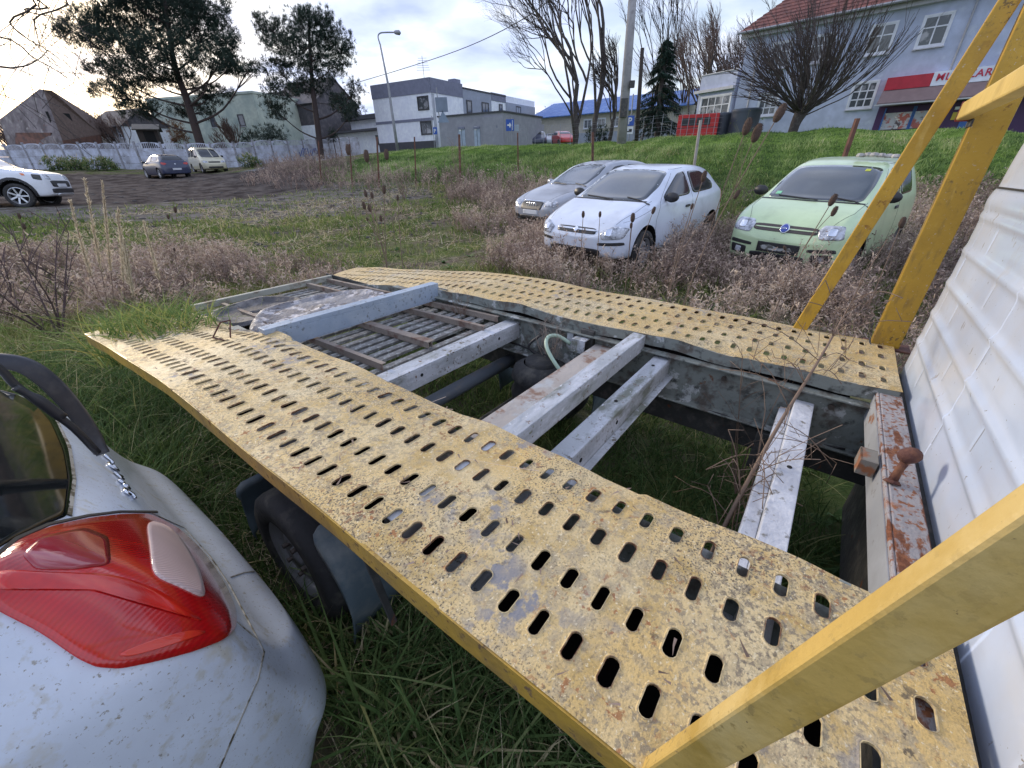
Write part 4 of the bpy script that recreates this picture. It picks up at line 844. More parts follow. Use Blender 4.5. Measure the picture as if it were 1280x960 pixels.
B.patch('grille', [(-.55, .62), (-.60, .82), (.60, .82), (.55, .62)], 'F', m_black, .006); B.patch('front_bumper', [(-.66, .44), (-.66, .58), (.66, .58), (.66, .44)], 'F', m_black, .03); B.patch('skid_plate', [(-.5, .38), (-.5, .43), (.5, .43), (.5, .38)], 'F', m_alloy, .06); B.patch('number_plate', [(-.26, .62), (-.26, .72), (.26, .72), (.26, .62)], 'F', m_plate, .03, smooth_r=0)
car_wheels(c, (1.27, -1.27), .80, .37, 'alloy7', .26)
# ---- the white car at our elbow, its rear left corner filling the lower left
FC = TWp(1.50, .215-1.885, 0); FC[2] = 0.0
c = place_car('parked_car', 'grimy white car in the foreground with red tail light, chrome letters and rear wiper', 'car', FC[0], FC[1], -.02, math.degrees(math.atan2(-D1[1], -D1[0])))
ST = [(1.87, .3, .5, .52, .5, .5, .4), (1.8, .22, .65, .7, .72, .72, .56), (1.4, .2, .85, .92, .82, .81, .64), (.95, .2, .95, 1.02, .83, .82, .66), (.4, .2, 1.0, 1.32, .835, .82, .62), (0, .2, 1.0, 1.48, .835, .82, .59), (-.6, .2, 1.02, 1.53, .835, .82, .58), (-1.1, .2, 1.04, 1.50, .835, .82, .57),
      (-1.38, .2, 1.06, 1.40, .83, .80, .56), (-1.55, .22, 1.04, 1.24, .79, .775, .57), (-1.66, .22, .98, 1.07, .775, .76, .60), (-1.715, .22, .90, .985, .76, .745, .60), (-1.755, .26, .70, .80, .72, .74, .62), (-1.79, .30, .60, .665, .69, .74, .66), (-1.845, .34, .56, .635, .64, .69, .59), (-1.878, .38, .52, .585, .52, .56, .47)]
B = Body(c, shell(ST, m_fiestaw, (1.2, -1.2), .345, sub=3))
bpy.context.view_layer.update(); inv = c.matrix_world.inverted()
eye_l = inv@Vector((0, 0, EYE))
def pxway(a, b):
    d = inv.to_3x3()@Vector(ray(a, b)); return eye_l, d
def hitpx(a, b): return B.proj(a, b, pxway)
TL = [(-12, 706), (20, 678), (60, 661), (110, 650), (150, 645), (186, 644), (222, 662), (252, 690), (276, 725), (292, 760), (293, 785), (280, 800), (240, 815), (190, 828), (150, 836), (120, 834), (95, 822), (50, 790), (0, 765), (-20, 750)]
m_tl = mat('ribbed_red_lens', (.55, .010, .011), .14, coat=.8, layers=[((.38, .007, .009), 3.5, .42, .62), ((.56, .018, .010), 6, .60, .74, .2, (1, 3, 1))], var=.2)
def ribbed(m, scale, strength, rot):
    t = m.node_tree; l = t.links.new; b = t.nodes['Principled BSDF']; c_ = nd(t, 'ShaderNodeTexCoord').outputs['Object']; mp = nd(t, 'ShaderNodeMapping'); mp.inputs['Rotation'].default_value = rot; l(c_, mp.inputs[0])
    w = nd(t, 'ShaderNodeTexWave', wave_type='BANDS', bands_direction='X'); w.inputs['Scale'].default_value = scale; w.inputs['Distortion'].default_value = .3; l(mp.outputs[0], w.inputs[0])
    bp = nd(t, 'ShaderNodeBump'); bp.inputs['Strength'].default_value = strength; bp.inputs['Distance'].default_value = .004; l(w.outputs[0], bp.inputs['Height']); l(bp.outputs[0], b.inputs['Normal'])
    src = b.inputs['Base Color'].links[0].from_socket; mu = nd(t, 'ShaderNodeMix', data_type='RGBA', blend_type='MULTIPLY'); mu.inputs[0].default_value = .12; l(src, mu.inputs[6]); l(w.outputs[0], mu.inputs[7]); l(mu.outputs[2], b.inputs['Base Color']); return m
ribbed(m_tl, 46, .10, (0, .5, .9))
tl = B.patch('tail_light', TL, pxway, m_tl, .006, rings=10, dens=5, bulge=.012, label='large red rear lamp with a clear reversing segment')
BL = Body.__new__(Body); BL.root = c; BL.bvh = BVHTree.FromPolygons([v.co[:] for v in tl.data.vertices], [tuple(p.vertices) for p in tl.data.polygons])
BL.patch('reversing_lens', [(183, 650), (188, 686), (191, 720), (225, 734), (258, 750), (249, 714), (231, 680), (209, 657)], pxway, ribbed(mat('ribbed_clear_lens', (.70, .52, .50), .35, coat=.3), 45, .5, (0, .3, 1.2)), .0028, parent=tl, dens=4)
BL.patch('upper_lens', [(28, 693), (50, 672), (105, 660), (135, 672), (138, 706), (90, 712), (45, 711)], pxway, mat('smoky_red_lens', (.30, .018, .03), .10, coat=1), .0024, parent=tl, dens=6, smooth_r=1)
BL.patch('lens_band', [(-6, 712), (60, 716), (140, 718), (200, 738), (262, 782), (205, 760), (130, 738), (60, 736), (-10, 738)], pxway, mat('bright_red_lens_band', (.66, .022, .012), .14, coat=.8, layers=[((.5, .015, .012), 9, .45, .62)]), .0024, parent=tl, dens=4)
BL.patch('lens_band', [(145, 818), (190, 800), (240, 787), (262, 790), (215, 806), (160, 822)], pxway, mat('bright_red_lens_edge', (.60, .03, .016), .14, coat=.8), .0024, parent=tl, dens=4)
for w in 'LR':
    B.patch('side_window', [(.80, 1.06), (.15, 1.38), (-.25, 1.43), (-.28, 1.08)], w, m_glassd, .004); B.patch('side_window', [(-.36, 1.08), (-.34, 1.43), (-.95, 1.41), (-1.12, 1.16), (-1.0, 1.10)], w, m_glassd, .004)
    B.seam('door_seam', [(.92, .32), (.94, .8), (.84, 1.0), (.15, 1.42), (-.27, 1.47), (-.31, 1.0), (-.31, .4), (-.28, .3), (.92, .3)], w)
B.patch('windscreen', [(.98, -.62), (1.02, 0), (.98, .62), (.55, .62), (.08, .55), (.04, 0), (.08, -.55), (.55, -.62)], 'T', m_glass, .004)
mirror_part(c, 1, .66, 1.07, .88); mirror_part(c, -1, .66, 1.07, .88)
# fine moulded ribs across the lens
B.seam('lamp_gasket', [(-14, 702), (20, 674), (60, 656), (110, 645), (150, 640), (196, 640)], pxway, .009, m_seam, .003)
B.patch('rear_window', [(-60, 500), (-10, 470), (40, 492), (66, 520), (84, 560), (90, 600), (84, 645), (60, 654), (20, 672), (-60, 720), (-120, 640)], pxway, mat('black_rear_glass', (.006, .008, .009), .06, spec=.4, layers=[((.05, .05, .045), 5, .55, .8, .4)]), .003, rings=10)
B.seam('glass_edge', [(40, 490), (66, 518), (86, 558), (92, 600), (86, 645)], pxway, .012, m_seamd, .003)
B.seam('panel_seam', [(296, 778), (322, 800), (330, 815), (322, 850), (300, 900), (270, 970)], pxway, .005, m_seamd, .002)
B.seam('panel_seam', [(188, 641), (230, 660), (262, 695), (286, 730), (312, 780), (330, 815)], pxway, .004, m_seamd, .002)
B.seam('bumper_seam', [(288, 722), (305, 716), (325, 714)], pxway, .006, m_seamd, .002)
# chrome letters running across the tailgate
lt = [(134, 575), (140, 585), (147, 596), (153, 607), (160, 618)]
for i, (a, b) in enumerate(lt):
    h, n = hitpx(a, b)
    if h is None: continue
    h2, _ = hitpx(a+5, b+9); tdir = ((h2-h) if h2 is not None else Vector((0, -1, 0))).normalized(); up = n.cross(tdir)
    mb = MB(); s0 = .0145
    q = lambda x, y, z=.004: h+tdir*x+up*y+n*z
    strokes = [[(-s0, -s0), (-s0, s0), (s0, s0)], [(-s0, -s0), (s0, -s0), (s0, s0), (-s0, s0), (-s0, 0)], [(-s0, s0), (0, -s0), (s0, s0)], [(-s0, -s0), (-s0, s0), (s0, s0), (s0, 0), (-s0, 0)], [(s0, s0), (-s0, s0), (-s0, -s0), (s0, -s0), (s0, 0)]][i]
    mb.tube([q(x, y) for x, y in strokes], .0048, 6); mb.build('chrome_letter', m_chrome, c, smooth=True)
# rear wiper: arched cover arm and blade on the glass
hA, nA = hitpx(128, 566); hA = hA or Vector((-1.6, -.1, 1.0))
def up_glass(px, py, o):
    h, n = hitpx(px, py); return h+n*o
def ribbon(pts, ws, th):                            # pts with widths, thick bar
    mb = MB(); Pg = []
    tt_ = th
    for i, p in enumerate(pts):
        th = tt_[i] if hasattr(tt_, '__len__') else tt_
        d = (pts[min(i+1, len(pts)-1)]-pts[max(i-1, 0)]).normalized(); n = Vector((-.75, 0, .66)); sd = d.cross(n).normalized(); n = sd.cross(d).normalized()
        w = ws[i]; Pg.append([p+sd*w*.5-n*th*.4, p+sd*w*.32+n*th*.35, p+n*th*.5, p-sd*w*.32+n*th*.35, p-sd*w*.5-n*th*.4, p-n*th*.5, p+sd*w*.5-n*th*.4])
    mb.grid(Pg); return mb
def wpt(px, py, y):                                 # point of the car seen at a pixel at lateral offset y
    o, d = pxway(px, py); t = (y-o.y)/d.y; return o+d*t
arm = spline([wpt(-45, 452, .0), wpt(0, 451, .0), wpt(35, 459, .0), wpt(66, 482, .0), (wpt(96, 516, .0)), wpt(117, 545, .01), wpt(130, 567, .03)], 4); arm = [Vector(p) for p in arm]
wd = [.034]*len(arm)
ribbon(arm, wd, [.018+.024*math.sin(min(1, (i+3)/len(arm))*math.pi*.93)**.6 for i in range(len(arm))]).build('wiper_arm', m_wiper, c, smooth=True, fix=True)
bl_ = spline([wpt(-30, 440, .06), wpt(2, 463, .06), wpt(20, 482, .06), wpt(60, 512, .06), wpt(92, 535, .06), wpt(122, 566, .05)], 4)
MB().tube(bl_, .0085, 8).build('wiper_blade', m_black, c, smooth=True); bb_ = spline([wpt(18, 484, .07), wpt(45, 498, .07), wpt(78, 522, .07)], 4); MB().tube(bb_, [.008]*4+[.012]*(len(bb_)-4), 8).build('wiper_bridge', m_black, c, smooth=True)
car_wheels(c, (1.2, -1.2), .74, .30)
# ================================================================ walls, fences, buildings
m_conc = mat('painted_concrete_panel', (.52, .55, .65), .8, layers=[((.28, .28, .31), 1.2, .45, .65), ((.16, .15, .14), 5, .60, .70), ((.50, .52, .58), 3, .6, .68)], bump=.2, bscale=12)
m_concp = mat('grey_concrete_post', (.30, .30, .33), .85, layers=[((.18, .17, .16), 4, .5, .65)], bump=.2)
m_graf = mat('blue_graffiti_paint', (.05, .08, .30), .6)
fence = empty('concrete_fence', (0, 0, 0), 0, 'long pale precast concrete fence with slotted top panels along the back of the lot', 'fence')
FP = [G(-260, 215, 47), G(0, 212, 44), G(90, 212, 42), G(180, 211, 41), G(300, 209, 44), G(400, 199, 54), G(452, 193, 61)]
seg = []
for i in range(len(FP)-1):
    a, b = FP[i], FP[i+1]; d = np.linalg.norm((b-a)[:2]); n = max(1, round(d/2.05))
    for k in range(n): seg.append((a+(b-a)*k/n, a+(b-a)*(k+1)/n))
bars = MB()
for i, (a, b) in enumerate(seg):
    if a[0] < -75: continue
    za, zb = h1(a[0], a[1]), h1(b[0], b[1]); dz = .04*math.sin(i*2.3); tl_ = random.uniform(-.02, .02)
    A = Vector((a[0], a[1], za+dz-.1)); Bv = Vector((b[0], b[1], zb+dz-.1)); dr = (Bv-A).normalized(); nn = Vector((dr.y, -dr.x, 0)).normalized()
    L_ = (Bv-A).length
    pm = MB(); pm.bar(A, A+Vector((0, 0, 2.2))+nn*tl_, .15, .15, (1, 0, 0)); pm.build('fence_post', m_concp, fence, bevel=.02)
    for r_ in range(3):
        z0 = .06+r_*.52; p0 = A+dr*.08+Vector((0, 0, z0+.255))+nn*tl_*.5; p1 = A+dr*(L_-.08)+Vector((0, 0, z0+.255)); sb = MB(); sb.bar(p0, p1, .05, .505, (0, 0, 1)); sb.build('slab', m_conc, fence, bevel=.012)
    # top panel: arched, with a slotted middle
    z0 = 1.60; n_ = 12
    def pp_(s, z): q = A+dr*s+Vector((0, 0, z)); return q
    fr = MB(); outer = [(.08, z0), (L_-.08, z0)]
    for k in range(n_):
        s0, s1 = .08+(L_-.16)*k/n_, .08+(L_-.16)*(k+1)/n_; ar = lambda s: z0+.42+.10*math.sin(math.pi*(s/L_))
        lo, hi = z0, z0+.07; fr.add([pp_(s0, lo)-nn*.025, pp_(s1, lo)-nn*.025, pp_(s1, hi)-nn*.025, pp_(s0, hi)-nn*.025, pp_(s0, lo)+nn*.025, pp_(s1, lo)+nn*.025, pp_(s1, hi)+nn*.025, pp_(s0, hi)+nn*.025], [(0, 1, 2, 3), (4, 7, 6, 5), (3, 2, 6, 7), (0, 4, 5, 1)])
        lo0, lo1 = ar(s0)-.07-(.22 if k in (0, n_-1) else .10 if k in (1, n_-2) else 0), ar(s1)-.07-(.22 if k in (0, n_-1) else .10 if k in (1, n_-2) else 0)
        fr.add([pp_(s0, lo0)-nn*.024, pp_(s1, lo1)-nn*.024, pp_(s1, ar(s1))-nn*.024, pp_(s0, ar(s0))-nn*.024, pp_(s0, lo0)+nn*.024, pp_(s1, lo1)+nn*.024, pp_(s1, ar(s1))+nn*.024, pp_(s0, ar(s0))+nn*.024], [(0, 1, 2, 3), (4, 7, 6, 5), (3, 2, 6, 7), (0, 4, 5, 1), (0, 3, 7, 4), (1, 5, 6, 2)])
        fr.bar(pp_(s0, z0+.05), pp_(s0+.02, ar(s0)-.05), .04, .035, (1, 0, 0))
    fr.build('slotted_top_panel', m_conc, fence, fix=True)
# graffiti tags
gm_ = MB()
for px0, px1, py0, py1 in ((374, 398, 184, 196), (411, 418, 186, 196)):
    for k in range(5):
        xs = [px0+(px1-px0)*(k+t)/5 for t in (0, .3, .6, .9, 1.1)]; ys = [py0+(py1-py0)*(.5+.45*math.sin(k*2.3+t*5)) for t in (0, .3, .6, .9, 1.1)]
        Yd = 50.5 if px0 < 400 else 54.8
        gm_.tube([G(x, y, Yd-.25+(x-374)*.135) for x, y in zip(xs, ys)], .035, 4)
gm_.build('graffiti', m_graf, fence)['kind'] = 'stuff'
def wallplane(a, d):                                # vertical plane through a along d: pixel -> (s, z)
    a = np.array(a, float); d = nrm([d[0], d[1], 0]); n = np.array([d[1], -d[0], 0])
    def f(px, py):
        r = ray(px, py); o = np.array([0, 0, EYE]); t = ((a-o)@n)/(r@n); p = o+r*t; return float((p-a)@d), float(p[2])
    return f
class Block:
    """box building with a facade plane a->b, depth dp away from the viewer"""
    def __init__(s, name, label, a, b, z0, z1, dp, mt, roofmt=None, cat='building', parapet=.0, part=None, parent=None):
        a = np.array(a, float); b = np.array(b, float); s.a = a; s.d = nrm([b[0]-a[0], b[1]-a[1], 0]); s.L = float(np.hypot(b[0]-a[0], b[1]-a[1])); s.n = np.array([s.d[1], -s.d[0], 0])
        if s.n@(np.array([0, 0, 0])-a) < 0: s.n = -s.n
        s.root = parent or empty(name, (a[0], a[1], z0), 0, label, cat); s.off = np.array([0, 0, 0.]) if parent is None else None
        s.o = s.root.location; s.z0, s.z1, s.dp = z0, z1, dp; s.f = wallplane(a, s.d)
        mb = MB(); s._box(mb, 0, s.L, z0-2, z1, 0, -dp); s.wall = mb.build(part or 'wall', mt, s.root, fix=True)
    def pt(s, l, z, o=0): p = s.a+s.d*l+s.n*o; return (p[0]-s.o[0], p[1]-s.o[1], z-s.o[2])
    def _box(s, mb, l0, l1, z0, z1, o0, o1):
        vs = [s.pt(l, z, o) for z in (z0, z1) for o in (o0, o1) for l in (l0, l1)]; mb.add(vs, [(0, 2, 3, 1), (4, 5, 7, 6), (0, 1, 5, 4), (2, 6, 7, 3), (0, 4, 6, 2), (1, 3, 7, 5)])
    def band(s, name, l0, l1, z0, z1, mt, o=.02, back=-.05): mb = MB(); s._box(mb, l0, l1, z0, z1, o, back); return mb.build(name, mt, s.root, fix=True)
    def rect(s, pts):
        q = [s.f(*p) for p in pts]; ls = [p[0] for p in q]; zs = [p[1] for p in q]; return min(ls), max(ls), min(zs), max(zs)
    def window(s, l0, l1, z0, z1, nx=2, nz=2, frame=None, glass=None, sill=True, reveal=None, transom=None):
        w = .09; mb = MB(); s._box(mb, l0-w, l0, z0-w, z1+w, .05, -.02); s._box(mb, l1, l1+w, z0-w, z1+w, .05, -.02); s._box(mb, l0, l1, z1, z1+w, .05, -.02); s._box(mb, l0, l1, z0-w, z0, .05, -.02)
        fr = mb.build('window', reveal or frame or m_wframe, s.root, fix=True)
        mb = MB()
        for i in range(1, nx): l = l0+(l1-l0)*i/nx; s._box(mb, l-.03, l+.03, z0, z1, .035, .005)
        for i in range(1, nz):
            z = z0+(z1-z0)*(i/nz if transom is None else transom); s._box(mb, l0, l1, z-.03, z+.03, .037, .005)
        for (a_, b_, c_, d_) in ((l0, l0+.05, z0, z1), (l1-.05, l1, z0, z1), (l0+.05, l1-.05, z1-.05, z1), (l0+.05, l1-.05, z0, z0+.05)): s._box(mb, a_, b_, c_, d_, .034, .005)
        mb.build('frame', frame or m_wframe, fr, fix=True)
        mb = MB(); s._box(mb, l0, l1, z0, z1, .012, -.01); mb.build('pane', glass or m_pane, fr, fix=True)
        if sill: mb = MB(); s._box(mb, l0-.12, l1+.12, z0-w-.05, z0-w, .12, 0); mb.build('sill', m_sill, fr, fix=True)
        return fr
    def winpx(s, pts, **k): l0, l1, z0, z1 = s.rect(pts); return s.window(l0, l1, z0, z1, **k)
m_wframe = mat('white_window_frame', (.62, .64, .70), .5); m_sill = mat('pale_sill', (.45, .46, .50), .6); m_pane = mat('window_pane', (.05, .06, .075), .08, coat=1, layers=[((.10, .11, .13), 1.2, .45, .6)])
m_dframe = mat('dark_window_frame', (.05, .05, .055), .4); m_curt = mat('curtained_pane', (.30, .30, .32), .12, coat=.6, layers=[((.07, .08, .09), 1.5, .42, .5)])
m_white = mat('white_render', (.84, .87, .95), .8, layers=[((.74, .77, .86), .7, .4, .7)]); m_greyb = mat('slate_grey_render', (.20, .21, .28), .8); m_lgrey = mat('light_grey_render', (.34, .37, .45), .8, layers=[((.30, .33, .40), .6, .4, .7)])
m_gar = mat('taupe_render', (.31, .31, .35), .85, layers=[((.27, .27, .31), .8, .4, .7)]); m_gdoor = mat('pale_blue_door', (.36, .42, .52), .6); m_sign = mat('sign_blue', (.02, .09, .42), .4); m_signw = mat('sign_white', (.75, .77, .8), .4); m_steel = mat('galvanised_post', (.30, .31, .34), .5, metal=.3)
m_roofdk = mat('dark_flat_roof', (.07, .07, .08), .8)
# ---- white and grey two-storey building
cA = G(483, 192, 56); cB = G(546, 192, 51); cC = G(668, 185, 71)
zt = G(546, 100, 51)[2]; zb = G(546, 189, 51)[2]
_d = nrm([cC[0]-cB[0], cC[1]-cB[1], 0]); _n = np.array([_d[1], -_d[0], 0]); cA = cB-_n*8.3+_d*0; cA[2] = zb
b1 = Block('apartment_building', 'two-storey white building with slate grey top band and flat roof beyond the grass bank', cA-_d*.03, cB-_d*.03, zb, zt, .5, m_white)
f2 = Block('', '', cB, cC, zb, zt-.004, 8.28, m_white, part='side_wall', parent=b1.root)
zb_ = b1.f(520, 128)[1]
lv = lambda blk, px, py: blk.f(px, py)[1]
b1.band('top_band', -.03, b1.L, lv(b1, 546, 114.5), zt+.25, m_greyb, .05, -.45); b1.band('middle_band', -.02, b1.L, lv(b1, 520, 152), lv(b1, 520, 148.5), m_greyb, .04)
b1.band('base_band', -.02, b1.L, zb-1, lv(b1, 500, 178), m_roofdk, .06)
s1 = f2.f(579, 130)[0]; s2 = f2.f(614, 130)[0]; s3 = f2.f(632, 130)[0]
f2.band('top_band', 0, s1, lv(b1, 546, 114.5), zt+.25, m_greyb, .05, -8.2); f2.band('recess', s1, s2, zb, zt-.15, m_lgrey, .03); f2.band('top_band', s2, s3, lv(f2, 623, 127), zt+.05, m_greyb, .06); f2.band('far_wing', s3, f2.L, zb, zt-.7, m_lgrey, .10)
f2.band('roof_edge', s1, s3, zt-.15, zt-.02, m_roofdk, .12, -.2); f2.band('chimney', s1-.5, s1+.6, zt, zt+.75, m_greyb, -.6, -1.5)
for r_, k in (([(522, 122), (536, 136)], dict(nx=2, nz=1, glass=m_curt)), ([(526, 153), (540, 167)], dict(nx=2, nz=1, glass=m_curt))): b1.winpx(r_, frame=m_dframe, sill=False, **k)
for r_ in ([(583, 126), (589, 141)], [(602, 128.5), (610, 141)], [(623.8, 131), (627, 139.5)], [(644.5, 133.5), (650, 143)]):
    l0, l1, z0, z1 = f2.rect(r_); w = f2.window(l0, l1, z0, z1, nx=1 if l1-l0 < 1 else 2, nz=1, frame=m_dframe, sill=False)
    for ch in [w]+list(w.children): ch.location = (f2.n[0]*.08, f2.n[1]*.08, 0) if ch is w else (0, 0, 0)
an = MB(); p = f2.pt(1.6, zt, -2); an.tube([p, (p[0], p[1], p[2]+2.4)], .03, 5)
for k in range(6): an.tube([(p[0]-.7+.05*k, p[1], p[2]+1.2+.2*k), (p[0]+.7-.05*k, p[1], p[2]+1.2+.2*k)], .015, 4)
an.build('aerial', m_steel, b1.root)
# ---- low garage in front of it
gA = G(552, 190, 46.5); gB = G(630, 188, 43); gC = G(680, 186, 55); zt = G(630, 140, 43)[2]; zg = G(630, 188, 43)[2]
g1 = Block('garage_building', 'low taupe garage block with three pale blue doors in front of the white building', gA, gB, zg, zt, 8.0, m_gar)
g2 = Block('', '', gB, gC, zg, zt-.3, 2.0, m_gar, part='side_wall', parent=g1.root)
g1.band('roof_edge', -.1, g1.L+.1, zt, zt+.12, m_roofdk, .1, -8.1)
for r_ in ([(573, 162), (583, 190)], [(592.5, 161.5), (601.5, 190)], [(611, 160.5), (623.5, 190)]):
    l0, l1, z0, z1 = g1.rect(r_); d_ = g1.band('door', l0, l1, zg-.3, z1, m_gdoor, .04); mb = MB(); g1._box(mb, l0, l1, z1, z1+.18, .1, 0); mb.build('lintel', m_greyb, g1.root, fix=True); mb = MB(); g1._box(mb, (l0+l1)/2-.015, (l0+l1)/2+.015, zg, z1, .05, .03); mb.build('door_gap', m_intr, d_, fix=True)
    mb = MB(); m_ = (l0*2+l1)/3; g1._box(mb, m_-.15, m_+.1, zg+1.7, zg+2.0, .055, .03); mb.build('notice', m_signw, d_, fix=True)
# ---- cream hall with bright blue roof
hA = G(668, 178, 66); hB = G(800, 172, 57); zt = G(800, 135, 57)[2]; zh = G(700, 178, 64)[2]-1
m_broof = mat('bright_blue_sheet_roof', (.045, .13, .40), .5, layers=[((.12, .22, .48), 1.5, .5, .65), ((.02, .06, .22), 5, .58, .68)])
hb = Block('hall_building', 'long cream hall with a bright blue sheet roof behind the bare trees', hA, hB+(hB-hA)*.35, zh, zt, 12, mat('cream_render', (.50, .46, .40), .85, layers=[((.42, .39, .35), .8, .4, .65)]))
mb = MB()
for k in range(30):
    l0, l1 = -.6+(hb.L+1.2)*k/30, -.6+(hb.L+1.2)*(k+.97)/30
    mb.add([hb.pt(l0, zt-.1, .7), hb.pt(l1, zt-.1, .7), hb.pt(l1, zt+2.0, -6), hb.pt(l0, zt+2.0, -6), hb.pt(l0, zt-.2, .7), hb.pt(l1, zt-.2, .7)], [(0, 1, 2, 3), (4, 5, 1, 0)])
mb.add([hb.pt(-.6, zt-.15, -12.7), hb.pt(hb.L+.6, zt-.15, -12.7), hb.pt(hb.L+.6, zt+2.0, -6), hb.pt(-.6, zt+2.0, -6)], [(0, 3, 2, 1)]); mb.add([hb.pt(0, zt, 0), hb.pt(0, zt+1.9, -6), hb.pt(0, zt, -12)], [(0, 1, 2)]); mb.build('roof', m_broof, hb.root)
hb.band('plinth', -.02, hb.L, zh-1, lv(hb, 700, 168), m_lgrey, .05)
for px in (735, 752, 770, 815): l = hb.f(px, 150)[0]; hb.window(l-.5, l+.5, zh+2.4, zh+3.3, nx=2, nz=1)
# ---- pale blue corner building with tiled roof and shop
m_pale = mat('pale_blue_render', (.46, .51, .66), .85, layers=[((.36, .40, .52), .5, .4, .65), ((.50, .55, .66), 1.6, .58, .7), ((.27, .28, .32), 2.5, .68, .78)])
m_tile = mat('red_brown_roof_tiles', (.17, .065, .058), .85, layers=[((.10, .045, .045), 1.4, .4, .6), ((.24, .10, .08), 6, .5, .65)], bump=.3)
jA = G(912, 165, 34.5); jB = G(1235, 165, 25); zj = G(1000, 165, 31)[2]-1.0
b = Block('shop_building', 'pale blue two-storey house with red tiled roof, shop front and red and white sign', jA, jB, zj, 0, .1, m_pale) if False else None
fj = wallplane(jA, jB-jA); zeave = fj(925, 44)[1]
jb = Block('shop_building', 'pale blue two-storey house with red tiled roof, shop front and red and white sign', jA, jB+(jB-jA)*.5, zj, zeave, 10, m_pale)
jb.band('cornice', -.35, jb.L+.3, zeave-.28, zeave, m_sill, .30, -10.3); jb.band('plinth', -.03, jb.L, zj-2, zj+.9, m_lgrey, .05)
rz = zeave; rh = 4.8; ov = .55; roof = MB()
def rp4(k, o):                                      # roof plane strip rows = tile courses
    pass
nrow = 22
for i in range(nrow):
    t0, t1 = i/nrow, (i+1)/nrow; q = lambda t: ov-(5.3+ov)*t
    la0, lb0 = -.5+5.2*t0, jb.L+.5; la1 = -.5+5.2*t1
    z0, z1 = rz+rh*t0, rz+rh*t1
    roof.add([jb.pt(la0, z0+.05, q(t0)), jb.pt(lb0, z0+.05, q(t0)), jb.pt(lb0, z1, q(t1)), jb.pt(la1, z1, q(t1)), jb.pt(la0, z0-.03, q(t0)), jb.pt(lb0, z0-.03, q(t0))], [(0, 1, 2, 3), (4, 5, 1, 0)])
    # hip end
    qb = lambda t: -10.5+5.2*t
    roof.add([jb.pt(la0, z0+.05, q(t0)), jb.pt(la1, z1, q(t1)), jb.pt(la1, z1, qb(t1)), jb.pt(la0, z0+.05, qb(t0))], [(0, 1, 2, 3)])
    roof.add([jb.pt(la0, z0+.05, qb(t0)), jb.pt(la1, z1, qb(t1)), jb.pt(lb0, z1, qb(t1)), jb.pt(lb0, z0+.05, qb(t0))], [(0, 1, 2, 3)])
roof.build('roof', m_tile, jb.root)
mb = MB(); l = jb.f(1110, 5)[0]; jb._box(mb, l-3.0, l+1.5, zeave+.9, zeave+2.6, -1.6, -4); dm = mb.build('dormer', m_sill, jb.root, fix=True)
gt = MB(); gt.tube([jb.pt(-.5, zeave-.02, .62), jb.pt(jb.L, zeave-.02, .62)], .07, 8); gt.tube([jb.pt(.9, zeave-.3, .12), jb.pt(.9, zj, .12)], .055, 8); l = jb.f(1215, 20)[0]; gt.tube([jb.pt(l, zeave-.3, .12), jb.pt(l, zj+3.3, .12)], .05, 8); gt.build('gutter', m_steel, jb.root)
w1 = [(967, 39), (991, 73)]; 
WZ = (jb.f(1165, 57)[1], jb.f(1165, 19)[1]); WL = (jb.f(970, 125)[1]-.75, jb.f(970, 125)[1]+.75)
wz0, wz1 = jb.f(1168, 56)[1], jb.f(1168, 20)[1]
cx_ = [jb.f(978, 58)[0], jb.f(1030, 52)[0], jb.f(1103, 43)[0], jb.f(1168, 38)[0]]
for i, l in enumerate(cx_): jb.window(l-.52, l+.52, wz0, wz1, nx=2, nz=2, transom=.62, glass=m_curt if i == 3 else m_pane)
lz0, lz1 = jb.f(1078, 134)[1], jb.f(1078, 104)[1]
for l in (jb.f(961, 125)[0], jb.f(1078, 120)[0]): jb.window(l-.55, l+.55, lz0, lz1, nx=3, nz=3, glass=m_curt)
# shop front
l0 = jb.f(1111, 100)[0]; l1 = jb.f(1166, 100)[0]; l2 = l1+5.2; zs1 = jb.f(1140, 95.5)[1]; zs0 = jb.f(1140, 111)[1]
m_sred = mat('shop_sign_red', (.42, .02, .04), .45); m_swh = mat('shop_sign_white', (.66, .70, .80), .45); m_awn = mat('dusty_mauve_awning', (.16, .12, .13), .8)
sr = jb.band('shop_sign', l0, l1, zs0, zs1, m_sred, .5, 0); sw = jb.band('shop_sign', l1+.01, l2, zs0, zs1+.04, m_swh, .5, 0)
o0 = jb.pt(l1+.15, zs0+.22, .505); dx = jb.d; Mx = Matrix(((dx[0], 0, jb.n[0], o0[0]), (dx[1], 0, jb.n[1], o0[1]), (0, 1, 0, o0[2]), (0, 0, 0, 1)))
text_mesh('lettering', 'MLECZARENKA', .44, mat('sign_letter_red', (.45, .02, .05), .5), sw, Mx, .01, .007)
mb = MB(); mb.add([jb.pt(l0, zs0-.02, .45), jb.pt(l2, zs0-.02, .45), jb.pt(l2, zs0-.65, 1.15), jb.pt(l0, zs0-.65, 1.15), jb.pt(l0, zs0-.75, 1.15), jb.pt(l2, zs0-.75, 1.15), jb.pt(l0, zs0-.02, .1), jb.pt(l0, zs0-.7, .1)], [(0, 1, 2, 3), (3, 2, 5, 4), (0, 3, 4, 7, 6)]); aw = mb.build('awning', m_awn, jb.root); aw.modifiers.new('s', 'SOLIDIFY').thickness = .03
mb = MB(); jb._box(mb, l0-.1, l2, zs0-.76, zs0-.70, 1.2, 1.1); mb.build('awning_rail', m_sill, jb.root)
zw1 = zs0-.85; zw0 = zj+.9
jb.band('shop_wall', l0+.0, l2, zw0-.9, zw1+.1, mat('shop_purple', (.06, .02, .09), .5), .06)
m_sblue = mat('shop_blue_frame', (.03, .12, .40), .4)
